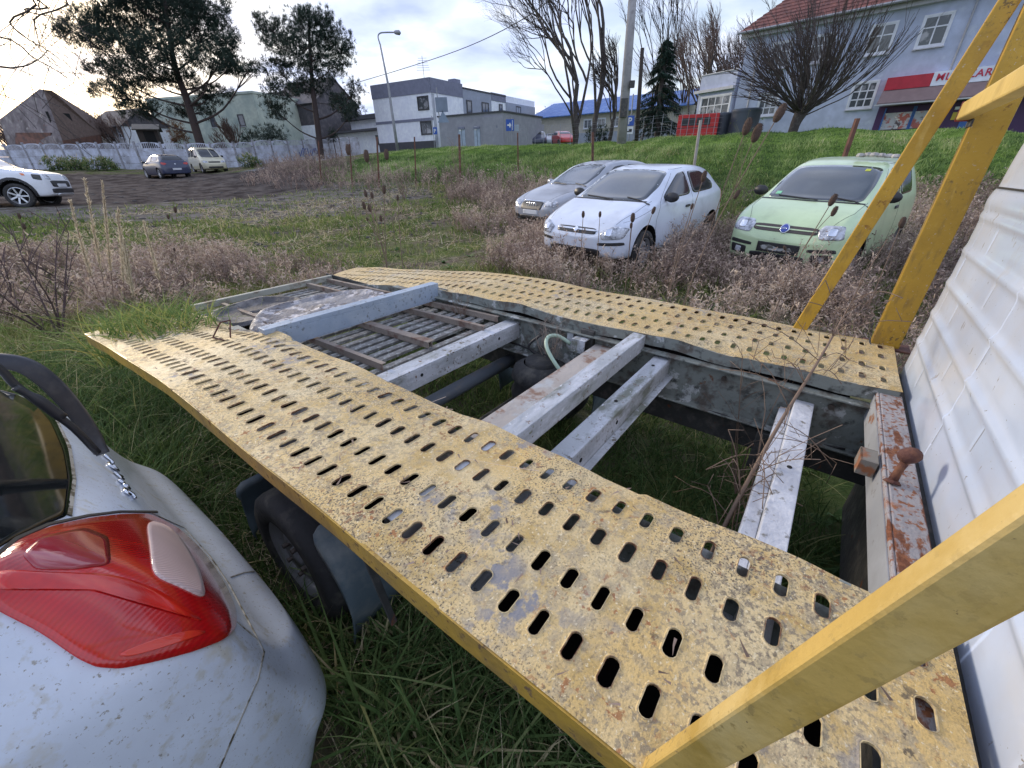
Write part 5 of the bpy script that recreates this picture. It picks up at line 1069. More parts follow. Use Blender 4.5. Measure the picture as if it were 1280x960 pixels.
def poster(pa, pb, mt, name='poster', o=.12): la, lb = jb.f(pa, 145)[0], jb.f(pb, 145)[0]; return jb.band(name, la, lb, zw0, zw1-.25, mt, o, .05), la, lb
m_food = mat('food_poster', (.50, .50, .56), .4, layers=[((.45, .12, .10), 1.6, .52, .56), ((.10, .07, .08), 2.2, .6, .64), ((.75, .72, .70), 2.8, .60, .64)])
for pa, pb in ((1106, 1139), (1143, 1170)):
    q_, la, lb = poster(pa, pb, m_food)
    for l in (la-.06, lb): jb.band('door_frame', l, l+.06, zw0-.4, zw1, m_sblue, .16, .05)
lc = jb.f(1208, 140)[0]; jb.band('door_frame', lc-.1, lc+.25, zw0-.8, zw1, m_sblue, .16, .05); le = jb.f(1192, 140)[0]
jb.band('notice', le, le+.55, zw0+.9, zw1-.3, m_signw, .13, .05); jb.band('notice', le, le+.4, zw0+.3, zw0+.65, mat('yellow_notice', (.6, .45, .05), .5), .13, .05)
# ---- annex at its left end
aB = jA-np.array([.05, -.4, 0]); aA = G(866, 165, 37.5); zt = G(880, 94, 37)[2]
an_ = Block('annex_building', 'flat-roofed pale annex with a broad white window, left of the blue house', aA, aB, zj-1, zt, 6, m_pale)
an_.band('cornice', -.3, an_.L, lv(an_, 880, 116.5), lv(an_, 880, 113), m_sill, .25); an_.band('parapet_cap', -.05, an_.L, zt, zt+.06, m_sill, .06)
l0, l1, z0, z1 = an_.rect([(878, 123), (912, 146)]); an_.window(l0, min(l1, an_.L-.2), z0, z1, nx=4, nz=2, transom=.6, glass=m_curt)
# ---- houses behind the fence at the left
m_ruin = mat('stained_render', (.23, .20, .20), .9, layers=[((.12, .10, .10), .7, .45, .6), ((.33, .30, .28), 1.3, .55, .65), ((.17, .08, .06), 2.2, .62, .68)], bump=.3); m_brickw = mat('old_brick_wall', (.20, .10, .075), .9, layers=[((.11, .07, .06), 2, .45, .6)], bump=.4)
Yr = 56.; ra, rb, rc_ = G(2, 185, Yr), G(76, 185, Yr-4), G(124, 185, Yr+3); ap = G(54, 112, Yr-2); el = G(4, 150, Yr); er = G(78, 176, Yr-4); ec = G(126, 168, Yr+3)
hr = empty('ruined_house', ra, 0, 'derelict gabled house with stained grey render and a brick side, far left behind the fence', 'house'); o_ = ra
def q3(p): return tuple(np.array(p)-o_)
dn3 = np.array([0, 0, -5.]); mb = MB(); mb.add([q3(ra+dn3), q3(el), q3(ap), q3(er), q3(rb+dn3)], [(0, 1, 2, 3, 4)]); w_ = mb.build('gable_wall', m_ruin, hr); w_.modifiers.new('s', 'SOLIDIFY').thickness = .3
bk = nrm([rc_[0]-rb[0], rc_[1]-rb[1], 0])*9; mb = MB(); ap2 = ap+np.array([2.5, 7., 0])
mb.add([q3(er), q3(rb+dn3), q3(rc_+dn3), q3(ec)], [(0, 1, 2, 3)]); w_ = mb.build('side_wall', m_brickw, hr); w_.modifiers.new('s', 'SOLIDIFY').thickness = .3
mb = MB(); ap2 = ap+np.array([.3, .6, 0]); bk_ = el+np.array([4, 9, 0]); mb.add([q3(ap), q3(er), q3(ec), q3(ap2), q3(bk_), q3(el)], [(0, 1, 2, 3), (3, 2, 4), (0, 3, 4, 5)]); w_ = mb.build('roof', mat('faded_brown_roof', (.16, .11, .09), .9, layers=[((.12, .085, .07), 3, .45, .6), ((.22, .17, .14), 7, .55, .65)], bump=.4), hr); w_.modifiers.new('s', 'SOLIDIFY').thickness = .15
mb = MB(); c0 = G(76, 141, Yr-1.5); c1 = G(90, 156, Yr-.5); mb.box(c0[0]-o_[0], c1[0]-o_[0], c0[1]-o_[1]-1.5, c0[1]-o_[1]+1, c1[2]-o_[2], c0[2]-o_[2]); mb.build('roof_opening', m_intr, hr)
mb = MB(); c0 = G(22, 166, Yr-.9); c1 = G(66, 180, Yr-2.6); mb.add([q3(c0), q3(G(66, 166, Yr-3.2)), q3(c1), q3(G(22, 180, Yr-.9))], [(0, 1, 2, 3)]); w_ = mb.build('lean_to', m_brickw, hr); w_.modifiers.new('s', 'SOLIDIFY').thickness = .2
def house(name, label, pa, pb, Ya, Yb, pyb, pyt, dp, mt, roofmt, rh=0, ov=.3, cat='house'):
    a, b_ = G(pa, pyb, Ya), G(pb, pyb, Yb); ztop = (G(pa, pyt, Ya)[2]+G(pb, pyt, Yb)[2])/2; k = Block(name, label, a, b_, min(a[2], b_[2]), ztop, dp, mt, cat=cat)
    mb = MB()
    if rh: mb.add([k.pt(-ov, ztop-.1, ov), k.pt(k.L+ov, ztop-.1, ov), k.pt(k.L+ov, ztop+rh, -dp/2), k.pt(-ov, ztop+rh, -dp/2), k.pt(k.L+ov, ztop-.1, -dp-ov), k.pt(-ov, ztop-.1, -dp-ov)], [(0, 1, 2, 3), (3, 2, 4, 5)]); mb.add([k.pt(0, ztop-.05, 0), k.pt(0, ztop+rh-.05, -dp/2), k.pt(0, ztop-.05, -dp)], [(0, 1, 2)]); mb.add([k.pt(k.L, ztop-.05, 0), k.pt(k.L, ztop+rh-.05, -dp/2), k.pt(k.L, ztop-.05, -dp)], [(0, 1, 2)])
    else: k._box(mb, -ov, k.L+ov, ztop, ztop+.25, ov, -dp-ov)
    r_ = mb.build('roof', roofmt, k.root); r_.modifiers.new('s', 'SOLIDIFY').thickness = .12; return k
m_roofg = mat('grey_tile_roof', (.085, .08, .09), .85, layers=[((.13, .12, .125), 2, .5, .6)]); m_mint = mat('pale_mint_render', (.50, .555, .47), .85, layers=[((.30, .37, .34), .5, .4, .65)])
k = house('small_house', 'small white house with blue-tinted windows between the ruin and the pines', 119, 160, 62, 60, 180, 158, 6, m_white, m_roofg, 2.0); k.window(*k.rect([(128, 160), (140, 172)]), nx=2, nz=2); k.window(*k.rect([(146, 161), (156, 172)]), nx=2, nz=2)
k = house('garden_shed', 'dark weathered shed leaning behind the fence beneath the big pine', 177, 203, 55, 56, 182, 160, 3, mat('dark_shed_wood', (.05, .04, .035), .9), m_dark, .5, cat='shed'); k.band('door', .6, 1.6, k.z0, k.z1-.3, m_intr, .04)
kc = house('apartment_block', 'pale mint green block with a flat roof behind the big pine', 203, 333, 66, 62, 180, 121, 12, m_mint, m_mint, 0, .1, cat='building'); kc.window(*kc.rect([(297, 144), (307, 157)]), nx=1, nz=1, frame=m_dframe); kc.window(*kc.rect([(262, 146), (271, 158)]), nx=1, nz=1, frame=m_dframe)
k = house('pink_house', 'narrow pink house with a hipped grey roof between the green block and the second pine', 328, 358, 76, 74, 182, 140, 8, mat('dull_pink_render', (.40, .27, .25), .85), m_roofg, 3.0); k.window(*k.rect([(331, 143), (336, 152)]), nx=1, nz=1, frame=mat('brown_shutter', (.14, .05, .04), .7))
k = house('slate_house', 'house with dark slate upper floor and two white windows behind the second pine', 352, 404, 72, 68, 182, 130, 8, m_roofg, m_roofg, 3.2)
k.band('lower_wall', 0, k.L, k.z0-2, k.f(370, 158)[1], m_white, .06); k.window(*k.rect([(362.5, 139), (367, 150)]), nx=1, nz=1, glass=m_curt); k.window(*k.rect([(369, 138.5), (373.5, 149.5)]), nx=1, nz=1, glass=m_curt)
for a_, b_ in ((378, 384), (392, 399)): k.window(*k.rect([(a_, 163), (b_, 174)]), nx=2, nz=1)
k = house('workshop_building', 'low white workshop with layered dark roofs left of the street lamp', 404, 489, 72, 62, 184, 166, 10, m_white, m_roofdk, 0, .8); k.window(*k.rect([(470, 170), (478, 180)]), nx=1, nz=1, frame=m_dframe)
k2 = Block('', '', G(440, 165, 70), G(492, 165, 64), k.z1, G(470, 148, 66)[2], 8, m_white, part='upper_wall', parent=k.root); mb = MB(); k2._box(mb, -1, k2.L+.5, k2.z1, k2.z1+.5, .8, -8); mb.build('roof', m_roofdk, k.root)
# ---- street lamp, poles, wire, signs
def gp(px, py, Y): p = G(px, py, Y); p[2] = h1(p[0], p[1]); return p
lb = gp(497, 188, 40); lt_ = G(473.5, 44, 40)
lamp = empty('street_lamp', lb, 0, 'tall grey street lamp with a curved arm over the corner of the white building', 'street lamp')
q = lambda p: np.array(p)-lb
mb = MB(); mid = q(G(485, 105, 40)); mb.tube([(0, 0, -.3), mid*.5, mid, q(G(475, 55, 40))], [.13, .11, .085, .06], 10); mb.build('pole', m_steel, lamp, smooth=True)
mb = MB(); mb.tube(spline([q(G(475, 55, 40)), q(G(472.5, 46, 40)), q(G(475, 41.5, 40)), q(G(482, 40.5, 40)), q(G(493, 40.5, 40))]), .05, 8); mb.build('arm', m_steel, lamp, smooth=True)
mb = MB(); a_ = q(G(492, 40.3, 40)); b_ = q(G(501, 41, 40)); mb.tube([a_, a_+(b_-a_)*.25, a_+(b_-a_)*.8, b_], [.05, .13, .16, .05], 10); mb.build('lamp_head', m_steel, lamp, smooth=True)
pb = gp(777, 178, 24.5); pole = empty('utility_pole', pb, 0, 'thick round concrete utility pole rising past the top of the picture', 'pole')
mb = MB(); tp = G(794, -45, 24.5)-pb; mb.tube([(0, 0, -.5), tp*.5, tp], [.25, .21, .17], 16); mb.build('pole_shaft', mat('pole_concrete', (.31, .30, .30), .85, layers=[((.2, .19, .19), 3, .5, .7)], bump=.2), pole, smooth=True)
mb = MB(); mb.box(-.30, .05, -.38, -.22, 1.1, 1.9); mb.box(.05, .3, -.36, -.24, 2.3, 2.6); mb.build('junction_box', m_dark, pole, bevel=.02)
pb = gp(796, 176, 25.5); pole2 = empty('wooden_pole', pb, 0, 'thin dark wooden pole just right of the concrete utility pole', 'pole'); tp = G(803, 60, 25.5)-pb; mb = MB(); mb.tube([(0, 0, -.4), tp], [.11, .09], 10); mb.build('pole_shaft', mat('dark_wood', (.045, .035, .03), .9), pole2, smooth=True)
def sign_face(parent, c_, w, h, mt, name='sign_board', th=.04, yo=0): mb = MB(); mb.box(c_[0]-w/2, c_[0]+w/2, c_[1]-th/2+yo, c_[1]+th/2+yo, c_[2]-h/2, c_[2]+h/2); return mb.build(name, mt, parent, bevel=.005)
def face_text(name, s, size, mt, parent, x, y, z): return text_mesh(name, s, size, mt, parent, Matrix.Translation(Vector((x, y, z)))@Matrix.Rotation(R(90), 4, 'X'), .004, .008)
sb = gp(786, 176, 25); sg = empty('parking_sign', sb, 0, 'blue parking sign with a white P and a plate below, beside the concrete pole', 'sign'); mb = MB(); mb.tube([(0, 0, -.2), (0, 0, 2.1)], .03, 8); mb.build('post', m_steel, sg)
c0 = G(787.5, 151, 25)-sb; sign_face(sg, (c0[0], -.05, c0[2]), .40, .44, m_sign); face_text('letter', 'P', .42, m_signw, sg, c0[0]-.13, -.075, c0[2]-.15); c1 = G(786.5, 163, 25)-sb; sign_face(sg, (c1[0], -.05, c1[2]), .36, .34, m_signw, 'sign_plate'); mb = MB(); mb.box(c1[0]-.12, c1[0]+.12, -.078, -.07, c1[2]-.07, c1[2]-.02); mb.box(c1[0]-.03, c1[0]+.12, -.078, -.07, c1[2]-.02, c1[2]+.06); mb.build('car_symbol', m_black, sg)
sb = gp(637, 186, 40); sg = empty('direction_sign', sb, 0, 'blue square road sign with white symbol at the corner of the garage', 'sign'); mb = MB(); mb.tube([(-.15, 0, -.3), (-.15, 0, 2.4)], .03, 6); mb.tube([(.22, 0, -.3), (.22, 0, 2.4)], .03, 6); mb.build('post', m_steel, sg)
c0 = G(637.5, 156.5, 40)-sb; sign_face(sg, (c0[0], -.05, c0[2]), .66, .82, m_sign); mb = MB(); mb.box(c0[0]-.22, c0[0]+.1, -.08, -.072, c0[2]-.05, c0[2]+.06); mb.box(c0[0]-.06, c0[0]+.04, -.084, -.072, c0[2]-.16, c0[2]+.16); mb.box(c0[0]+.18, c0[0]+.22, -.08, -.072, c0[2]-.35, c0[2]+.35); mb.build('symbol', m_signw, sg); sign_face(sg, (c0[0]+.55, .02, c0[2]-.2), .35, .45, m_gdoor, 'side_sign')
sb = gp(553, 188, 38); sg = empty('road_sign', sb, 0, 'grey back of a square road sign on a pole in front of the garage', 'sign'); mb = MB(); mb.tube([(0, 0, -.3), (-.02, 0, 4.0)], .035, 8); mb.build('post', m_steel, sg); c0 = G(552, 131, 38)-sb; sign_face(sg, (c0[0], -.05, c0[2]), .92, .95, mat('sign_back_grey', (.20, .24, .32), .5))
c1 = G(554, 146, 38)-sb; mb = MB(); mb.prism([(c1[0]-.45, c1[2]-.38), (c1[0]+.45, c1[2]-.38), (c1[0], c1[2]+.42)], lambda a, b, t: (a, t, b), -.07, -.04); mb.build('sign_triangle', mat('sign_triangle_grey', (.22, .28, .38), .5), sg, fix=True)
sb = gp(544, 189, 43); sg = empty('parking_sign', sb, 0, 'small blue parking sign in front of the white building wall', 'sign'); mb = MB(); mb.tube([(0, 0, -.3), (0, 0, 2.6)], .03, 6); mb.build('post', m_steel, sg); c0 = G(544, 163.5, 43)-sb; sign_face(sg, (c0[0], -.05, c0[2]), .36, .55, m_sign); face_text('letter', 'P', .42, m_signw, sg, c0[0]-.13, -.08, c0[2]-.15)
wr = MB(); wr.tube(spline([G(430, 108, 46), G(510, 84, 40), G(585, 58, 33), G(660, 20, 27), G(720, -30, 24)]), .022, 4); tag(wr.build('overhead_wire', m_dark, None), 'thin overhead wire sloping across the sky above the white building', 'wire')
# ---- rusty fence posts along the foot of the bank
m_rpost = mat('rusty_steel_post', (.16, .075, .05), .85, layers=[((.10, .05, .04), 6, .5, .6)]); m_cpost = mat('concrete_picket', (.36, .33, .30), .85, layers=[((.25, .2, .17), 5, .5, .65)])
FPOST = [(471, 171, 226, 19.5, m_rpost, 'dark rusty steel post in the weeds, leftmost of those before the grass bank', .06), (518, 171, 227, 19.5, m_rpost, 'slender rusty steel post below the grey road sign', .05), (574, 168, 229, 18.5, m_rpost, 'thick rusty steel post below the garage doors, wrapped in dry creeper', .08), (647, 166, 226, 18.8, m_rpost, 'thin rusty steel post right of the garage corner', .05), (741, 165, 205, 17.5, m_rpost, 'short rusty post standing behind the silver grey saloon', .08),
         (876, 150, 206, 14.0, m_cpost, 'pale concrete post leaning behind the white hatchback', .07), (1072, 148, 196, 12.0, m_rpost, 'orange-brown wooden post leaning behind the mint green car', .09), (437, 180, 224, 21, m_rpost, 'thin rusty post at the edge of the lot, before the graffiti fence', .05), (398, 176, 222, 23, m_rpost, 'dark thin post near the left end of the grass bank', .05)]
for k, (px, y0, y1, Yd, mt, lab, w) in enumerate(FPOST):
    dx_ = {876: -7, 1072: -18}.get(px, 1); base = gp(px+dx_, y1, Yd); top = G(px, y0, Yd); mb = MB(); mb.bar((0, 0, -.2), top-base, w, w, (1, 0, 0)); o = mb.build('fence_post', mt, None, bevel=.008); o.location = base; tag(o, lab, 'post', 'old posts along the grass bank')
# ---- wire mesh fence along the top of the bank
wf = MB(); cr = [gp(px, py, Yd) for px, py, Yd in ((640, 184, 29), (700, 181, 27), (780, 175, 25.5), (850, 168, 24), (900, 166, 23))]
for i in range(len(cr)-1):
    for t in np.linspace(0, 1, 7)[:-1]:
        p = cr[i]*(1-t)+cr[i+1]*t; wf.tube([p, p+[0, 0, 1.1]], .012, 4)
    for hh_ in (.15, .35, .55, .75, .95, 1.05): wf.tube([cr[i]+[0, 0, hh_], cr[i+1]+[0, 0, hh_]], .004, 3)
tag(wf.build('wire_fence', m_steel, None), 'low grey wire fence along the top of the grass bank', 'fence')
# ---- red generator container, water tanks, far cars
gc = gp(845, 168, 27); rc2 = empty('generator_container', gc, R(-22), 'bright red louvred generator container beside the pale annex', 'container'); mb = MB(); mb.box(0, 2.1, 0, 1.3, .1, 1.15); mb.build('case', mat('signal_red_steel', (.55, .02, .02), .45, layers=[((.38, .02, .02), 2, .5, .65)]), rc2, bevel=.03); mb = MB(); [mb.box(.22+.38*i, .54+.38*i, -.02, .01, .62, .98) for i in range(4)]; mb.build('louvre', m_black, rc2)
mb = MB(); mb.box(.05, 2.05, -.012, .01, .50, .53); mb.box(-.02, 2.12, -.03, 1.32, .0, .1); mb.build('base_frame', m_dark, rc2)
m_tank = mat('dark_grey_tank', (.07, .085, .11), .5)
for px, Yd, r_, h_, lab in ((900, 27.5, .42, 1.3, 'smaller dark grey water tank next to the red container'), (927, 26.5, .72, 1.25, 'larger dark grey ribbed water tank at the corner of the blue house')):
    p = gp(px, 168, Yd); mb = MB(); pr = [(0, 0)]+[(r_*(1+.02*(i % 2)), h_*i/12) for i in range(12)]+[(r_*1.04, h_), (r_*.97, h_+.05), (0, h_+.09)]; mb.lathe(pr, 24); o = mb.build('water_tank', m_tank, None, smooth=True, fix=True); o.location = p; tag(o, lab, 'tank')
for px, py, Yd, yaw, mt, lab in ((673, 181, 50, -95, m_hatch, 'dark blue car parked on the road above the bank, beside the garage'), (703, 180, 52, -80, m_redc, 'red car half hidden by the bank near the big bare tree'), (689, 180, 62, -90, m_audi, 'grey-green car between the dark blue and red cars on the road above')):
    p = gp(px, py, Yd); p[2] = G(px, py+2.0, Yd)[2]; cc_ = place_car('parked_car', lab, 'car', p[0], p[1], p[2], yaw); ST2 = [(2.0, .3, .5, .55, .5, .5, .4), (1.9, .22, .65, .7, .72, .72, .56), (1.0, .2, .92, 1.0, .83, .82, .66), (.3, .2, .95, 1.4, .83, .82, .6), (-1.2, .2, .98, 1.42, .83, .82, .58), (-1.8, .22, .98, 1.1, .8, .78, .6), (-2.0, .3, .6, .65, .6, .6, .5)]
    B2 = Body(cc_, shell(ST2, mt, None)); [B2.patch('side_window', [(.7, 1.0), (.2, 1.3), (-1.1, 1.32), (-1.4, 1.02)], w, m_glassd, .01) for w in 'LR']; B2.patch('rear_window', [(-1.7, -.5), (-1.7, .5), (-1.3, .5), (-1.3, -.5)], 'T', m_glassd, .01)
    B2.patch('windscreen', [(.95, -.6), (.95, .6), (.45, .55), (.45, -.55)], 'T', m_glassd, .01); car_wheels(cc_, (1.25, -1.25), .77, .3)
# ================================================================ vegetation
class Rib:
    def __init__(s): s.V = []; s.F = []; s.A = []; s.n = 0
    def add(s, base, d, Ln, w, bend, seg=3, rnd=None, taper=True, side=None):
        N = len(base); base = np.asarray(base, float); d = np.asarray(d, float); Ln = np.broadcast_to(Ln, (N,)); w = np.broadcast_to(w, (N,)); bend = np.broadcast_to(bend, (N, 3))
        if side is None: a = rng.uniform(0, math.tau, N); side = np.stack([np.cos(a), np.sin(a), np.zeros(N)], 1)
        sd = side-d*np.sum(side*d, 1, keepdims=True); sd /= np.linalg.norm(sd, axis=1, keepdims=True)+1e-9
        V = np.zeros((N, seg+1, 2, 3))
        for i in range(seg+1):
            t = i/seg; p = base+(d*t+bend*t*t)*Ln[:, None]; ww = w*((1-t)**.8*.95+.05 if taper else 1.)
            V[:, i, 0] = p+sd*ww[:, None]/2; V[:, i, 1] = p-sd*ww[:, None]/2
        b = s.n+np.arange(N)[:, None]*(seg+1)*2; F_ = []
        for i in range(seg): F_.append(np.stack([b[:, 0]+2*i, b[:, 0]+2*i+1, b[:, 0]+2*i+3, b[:, 0]+2*i+2], 1))
        s.V.append(V.reshape(-1, 3)); s.F.append(np.concatenate(F_)); rnd = rng.random(N) if rnd is None else np.broadcast_to(rnd, (N,)); s.A.append(np.repeat(rnd, (seg+1)*2)); s.n += N*(seg+1)*2
        return base+(d+bend)*Ln[:, None]
    def build(s, name, mt, parent=None): return np_mesh(name, np.concatenate(s.V), np.concatenate(s.F), mt, np.concatenate(s.A), parent)
def unit(v): return v/(np.linalg.norm(v, axis=1, keepdims=True)+1e-9)
def rdir(N, up, spread): v = rng.normal(0, spread, (N, 3)); v[:, 2] = np.abs(v[:, 2])*.3+up; return unit(v)
def grid_pts(x, y): return np.stack([x, y, hz(x, y)], 1)
def pix_scatter(N, x0, x1, y0, y1, ymax=60, cond=None):     # scatter on the ground evenly over a window of the view
    px = rng.uniform(x0, x1, N); py = rng.uniform(y0, y1, N)
    return px, py
# ground-plane scatter uniform in a world polygon
def scatter(poly, N):
    poly = np.array(poly); lo, hi = poly.min(0), poly.max(0); x = rng.uniform(lo[0], hi[0], N*3); y = rng.uniform(lo[1], hi[1], N*3); k = inpoly(x, y, [tuple(p) for p in poly]); return x[k][:N], y[k][:N]
def not_under_car(x, y):
    k = np.ones(len(x), bool)
    for X, Y, yw, L_, W_ in ((2.36, 7.93, -134.8, 1.7, .74), (5.14, 7.02, -140.8, 1.55, .72), (2.36, 11.66, -143.7, 2, .8), (FC[0], FC[1], math.degrees(math.atan2(-D1[1], -D1[0])), 1.85, .78), (-17.5, 15.2, 22, 2.1, .9)):
        c_, s_ = math.cos(R(yw)), math.sin(R(yw)); u = (x-X)*c_+(y-Y)*s_; v = -(x-X)*s_+(y-Y)*c_; k &= ~((abs(u) < L_) & (abs(v) < W_))
    return k
def truck_uv(x, y): q = np.stack([x, y], 1)-TO[:2]; return q@D2[:2], q@D1[:2]
m_gras = leafmat('green_grass', [(0, (.07, .115, .03)), (.35, (.14, .21, .05)), (.6, (.24, .29, .08)), (.8, (.40, .37, .17)), (1, (.56, .47, .28))])
m_bank = leafmat('bank_grass', [(0, (.08, .14, .045)), (.3, (.21, .31, .10)), (.55, (.35, .46, .16)), (.8, (.50, .54, .24)), (1, (.66, .60, .38))], transl=.4)
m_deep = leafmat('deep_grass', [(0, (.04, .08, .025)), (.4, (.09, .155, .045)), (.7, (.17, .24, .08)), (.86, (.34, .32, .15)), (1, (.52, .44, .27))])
m_dry = leafmat('dry_weed', [(0, (.14, .10, .085)), (.35, (.30, .225, .19)), (.7, (.48, .37, .31)), (1, (.66, .54, .42))], transl=.25)
m_straw = leafmat('straw', [(0, (.32, .25, .15)), (.6, (.56, .46, .30)), (1, (.72, .62, .44))])
m_tuft = leafmat('fresh_tuft', [(0, (.08, .14, .04)), (.45, (.18, .27, .08)), (.75, (.36, .38, .12)), (1, (.52, .38, .12))], transl=.35)
def front_of(X, Y, yaw, L0, L1, W_):                # a box of ground in a car's own frame
    c_, s_ = math.cos(R(yaw)), math.sin(R(yaw)); return [(X+u*c_-v*s_, Y+u*s_+v*c_) for u, v in ((L0, -W_), (L1, -W_), (L1, W_), (L0, W_))]
# --- short field grass, denser near
g = Rib()
def field_grass(N, poly, h0, h1_, w, mt_keep=None):
    x, y = scatter(poly, N); n1 = np.sin(x*1.7+1.1*np.sin(y*1.2))*np.sin(y*1.9+np.sin(x*.8))+.5*np.sin(x*4.3-y*3.1); keep = (n1 > rng.normal(-.1, .4, len(x))) & not_under_car(x, y) & ~inpoly(x, y, LOT)
    dr = inpoly(x+wob(x, y)*.8, y, DIRT); keep &= ~(dr & (rng.random(len(x)) < .75)); x, y = x[keep], y[keep]; n = len(x)
    g.add(grid_pts(x, y), rdir(n, 1, .45), rng.uniform(h0, h1_, n), w*rng.uniform(.7, 1.3, n), rng.normal(0, .25, (n, 3))-[0, 0, .15], 2, rnd=np.clip(rng.beta(1.6, 2.2, n)+.15*np.sin(x*.7)*np.cos(y*.5), 0, 1))
field_grass(60000, [(-9, 4), (9, 4), (11, 10), (8, 13), (-10, 13)], .04, .16, .012)
field_grass(45000, [(-16, 9), (10, 11), (6, 22), (-9, 24), (-14, 16)], .06, .20, .028)
for poly in (front_of(2.36, 7.93, -134.8, 1.9, 3.2, 1.4), front_of(2.36, 7.93, -134.8, -1.9, 1.95, 1.9), front_of(5.14, 7.02, -140.8, -2, 3, 1.9), [(1.0, 5.0), (3.3, 3.2), (5.5, .8), (9, 2.2), (7, 6), (2, 7)], [(-9.6, 5), (-3, 4.5), (-1.5, 6.5), (-4, 8.6), (-9, 8.6)]):
    x, y = scatter(poly, 5200); k = not_under_car(x, y) & (np.sin(x*1.9+y)*np.sin(y*2.2-x*.7) > rng.normal(0, .3, len(x))); x, y = x[k], y[k]; n = len(x); g.add(grid_pts(x, y), rdir(n, 1, .45), rng.uniform(.10, .34, n), .012*rng.uniform(.7, 1.3, n), rng.normal(0, .3, (n, 3))-[0, 0, .3], 3, rnd=np.clip(rng.beta(2, 1.8, n), 0, 1))
tag(g.build('field_grass', m_gras), 'patchy short green grass growing over the muddy field', 'grass', kind='stuff')
# --- bank grass
g = Rib(); BK = [tuple(G(*p)[:2]) for p in ((380, 226, 25), (500, 226, 20.5), (640, 224, 18.5), (790, 240, 14))]+[(8.0, 12.2), (10.5, 9.8), (15, 7), (19, 9)]+[tuple((G(*p)*1.08)[:2]) for p in ((1280, 174, 14), (1180, 169, 15.5), (1090, 168, 17), (1000, 168.5, 19), (930, 170, 20.5), (860, 173, 22), (780, 180, 23.5), (700, 185, 25), (640, 185, 27), (560, 187, 30), (490, 190, 34))]
x, y = scatter(BK, 170000); k = not_under_car(x, y); x, y = x[k], y[k]; n = len(x); cl = .5+.5*np.sin(x*1.9+1.3*np.sin(y*1.1))*np.sin(y*2.3+.9*np.sin(x*1.4))
g.add(grid_pts(x, y)-[0, 0, .03], rdir(n, 1, .5), (.06+.20*cl*rng.random(n)+.04)*np.where(hz(x, y) > 2.0, .55, 1), rng.uniform(.02, .045, n), rng.normal(0, .3, (n, 3))-[0, 0, .2], 2, rnd=np.clip(.05+.42*cl+.25*np.sin(x*.45+y*.3)*np.sin(y*.7)+.25*np.sin(x*5+y*3)*np.sin(y*6)+rng.normal(0, .2, n), 0, 1))
tag(g.build('bank_grass', m_bank), 'lush bright green grass covering the bank behind the parked cars', 'grass', kind='stuff')
# --- dry branching weeds
def weeds(rib, x, y, h0, h1_, w=1., twigs=9, fluff=14, tone=0, lean=.28, zoff=0):
    cn = np.sin(x*2.3+1.7*np.sin(y*1.9))*np.sin(y*2.9+1.1*np.sin(x*1.3))+.4*np.sin(x*6+y*5); kp = cn > rng.normal(-.42, .3, len(x)); x, y, cn = x[kp], y[kp], cn[kp]; n = len(x); b = grid_pts(x, y)-[0, 0, .03]; H = rng.uniform(h0, h1_, n)*(.85+.25*cn); d = rdir(n, 1, lean); bend = rng.normal(0, .14, (n, 3)); r0 = np.clip(rng.beta(2, 2.4, n)+tone+.18*np.sin(x*1.7-y*2.1)+.1*np.sin(x*.8), 0, 1)
    rib.add(b, d, H, .009*w, bend, 3, rnd=r0*.7)
    T = twigs; i = np.repeat(np.arange(n), T); t = rng.uniform(.3, .98, n*T); p = b[i]+(d[i]*t[:, None]+bend[i]*(t*t)[:, None])*H[i][:, None]
    dd = unit(d[i]*.8+rng.normal(0, .62, (n*T, 3))*[1, 1, .5]); L2 = H[i]*(1.05-t)*rng.uniform(.3, .75, n*T)+.03; tb = rng.normal(0, .2, (n*T, 3))+[0, 0, .15]
    rib.add(p, dd, L2, .0055*w, tb, 2, rnd=np.clip(r0[i]+rng.normal(0, .12, n*T), 0, 1))
    Fk = fluff; j = rng.integers(0, n*T, n*Fk); t2 = rng.uniform(.35, 1.0, n*Fk); p2 = p[j]+(dd[j]*t2[:, None]+tb[j]*(t2*t2)[:, None])*L2[j][:, None]
    rib.add(p2, rdir(n*Fk, .3, .8), rng.uniform(.015, .05, n*Fk), .011*w, rng.normal(0, .2, (n*Fk, 3)), 1, rnd=np.clip(r0[i][j]+rng.normal(.1, .16, n*Fk), 0, 1), taper=False)
def region_px(pts, N):                              # polygon given as pixels, walked down to the terrain
    w_ = [hit_ground(*p)[:2] for p in pts]; return scatter(w_, N)
left = Rib(); x, y = scatter([(-9.6, 6.2), (-8.6, 8.2), (-5.4, 8.0), (-3.5, 6.9), (-3.2, 5.6), (-4.3, 4.6), (-6, 4.2), (-7.5, 4.6)], 2000); weeds(left, x, y, .30, .62, 1.1, 10, 16)
x, y = scatter([(-4.4, 8), (-1.9, 6.4), (-1.6, 5.4), (-3.2, 5.6)], 320); weeds(left, x, y, .2, .42, 1.0, 8, 12)
tag(left.build('dry_weeds', m_dry), 'pinkish brown dry weeds in a thick band left of the truck bed', 'weeds', kind='stuff')
cw = Rib()
x, y = scatter(front_of(2.36, 7.93, -134.8, 1.95, 2.9, 1.2), 430); weeds(cw, x, y, .30, .60, 1.1, 9, 14, .05)
x, y = scatter(front_of(2.36, 7.93, -134.8, -1.9, 1.95, 1.7), 1500); k = not_under_car(x, y); x, y = x[k], y[k]; weeds(cw, x, y, .30, .72, 1.15, 9, 14)
x, y = scatter(front_of(2.36, 11.66, -143.7, 1.6, 3.6, 1.8), 700); k = not_under_car(x, y); x, y = x[k], y[k]; weeds(cw, x, y, .30, .62, 1.4, 9, 12)
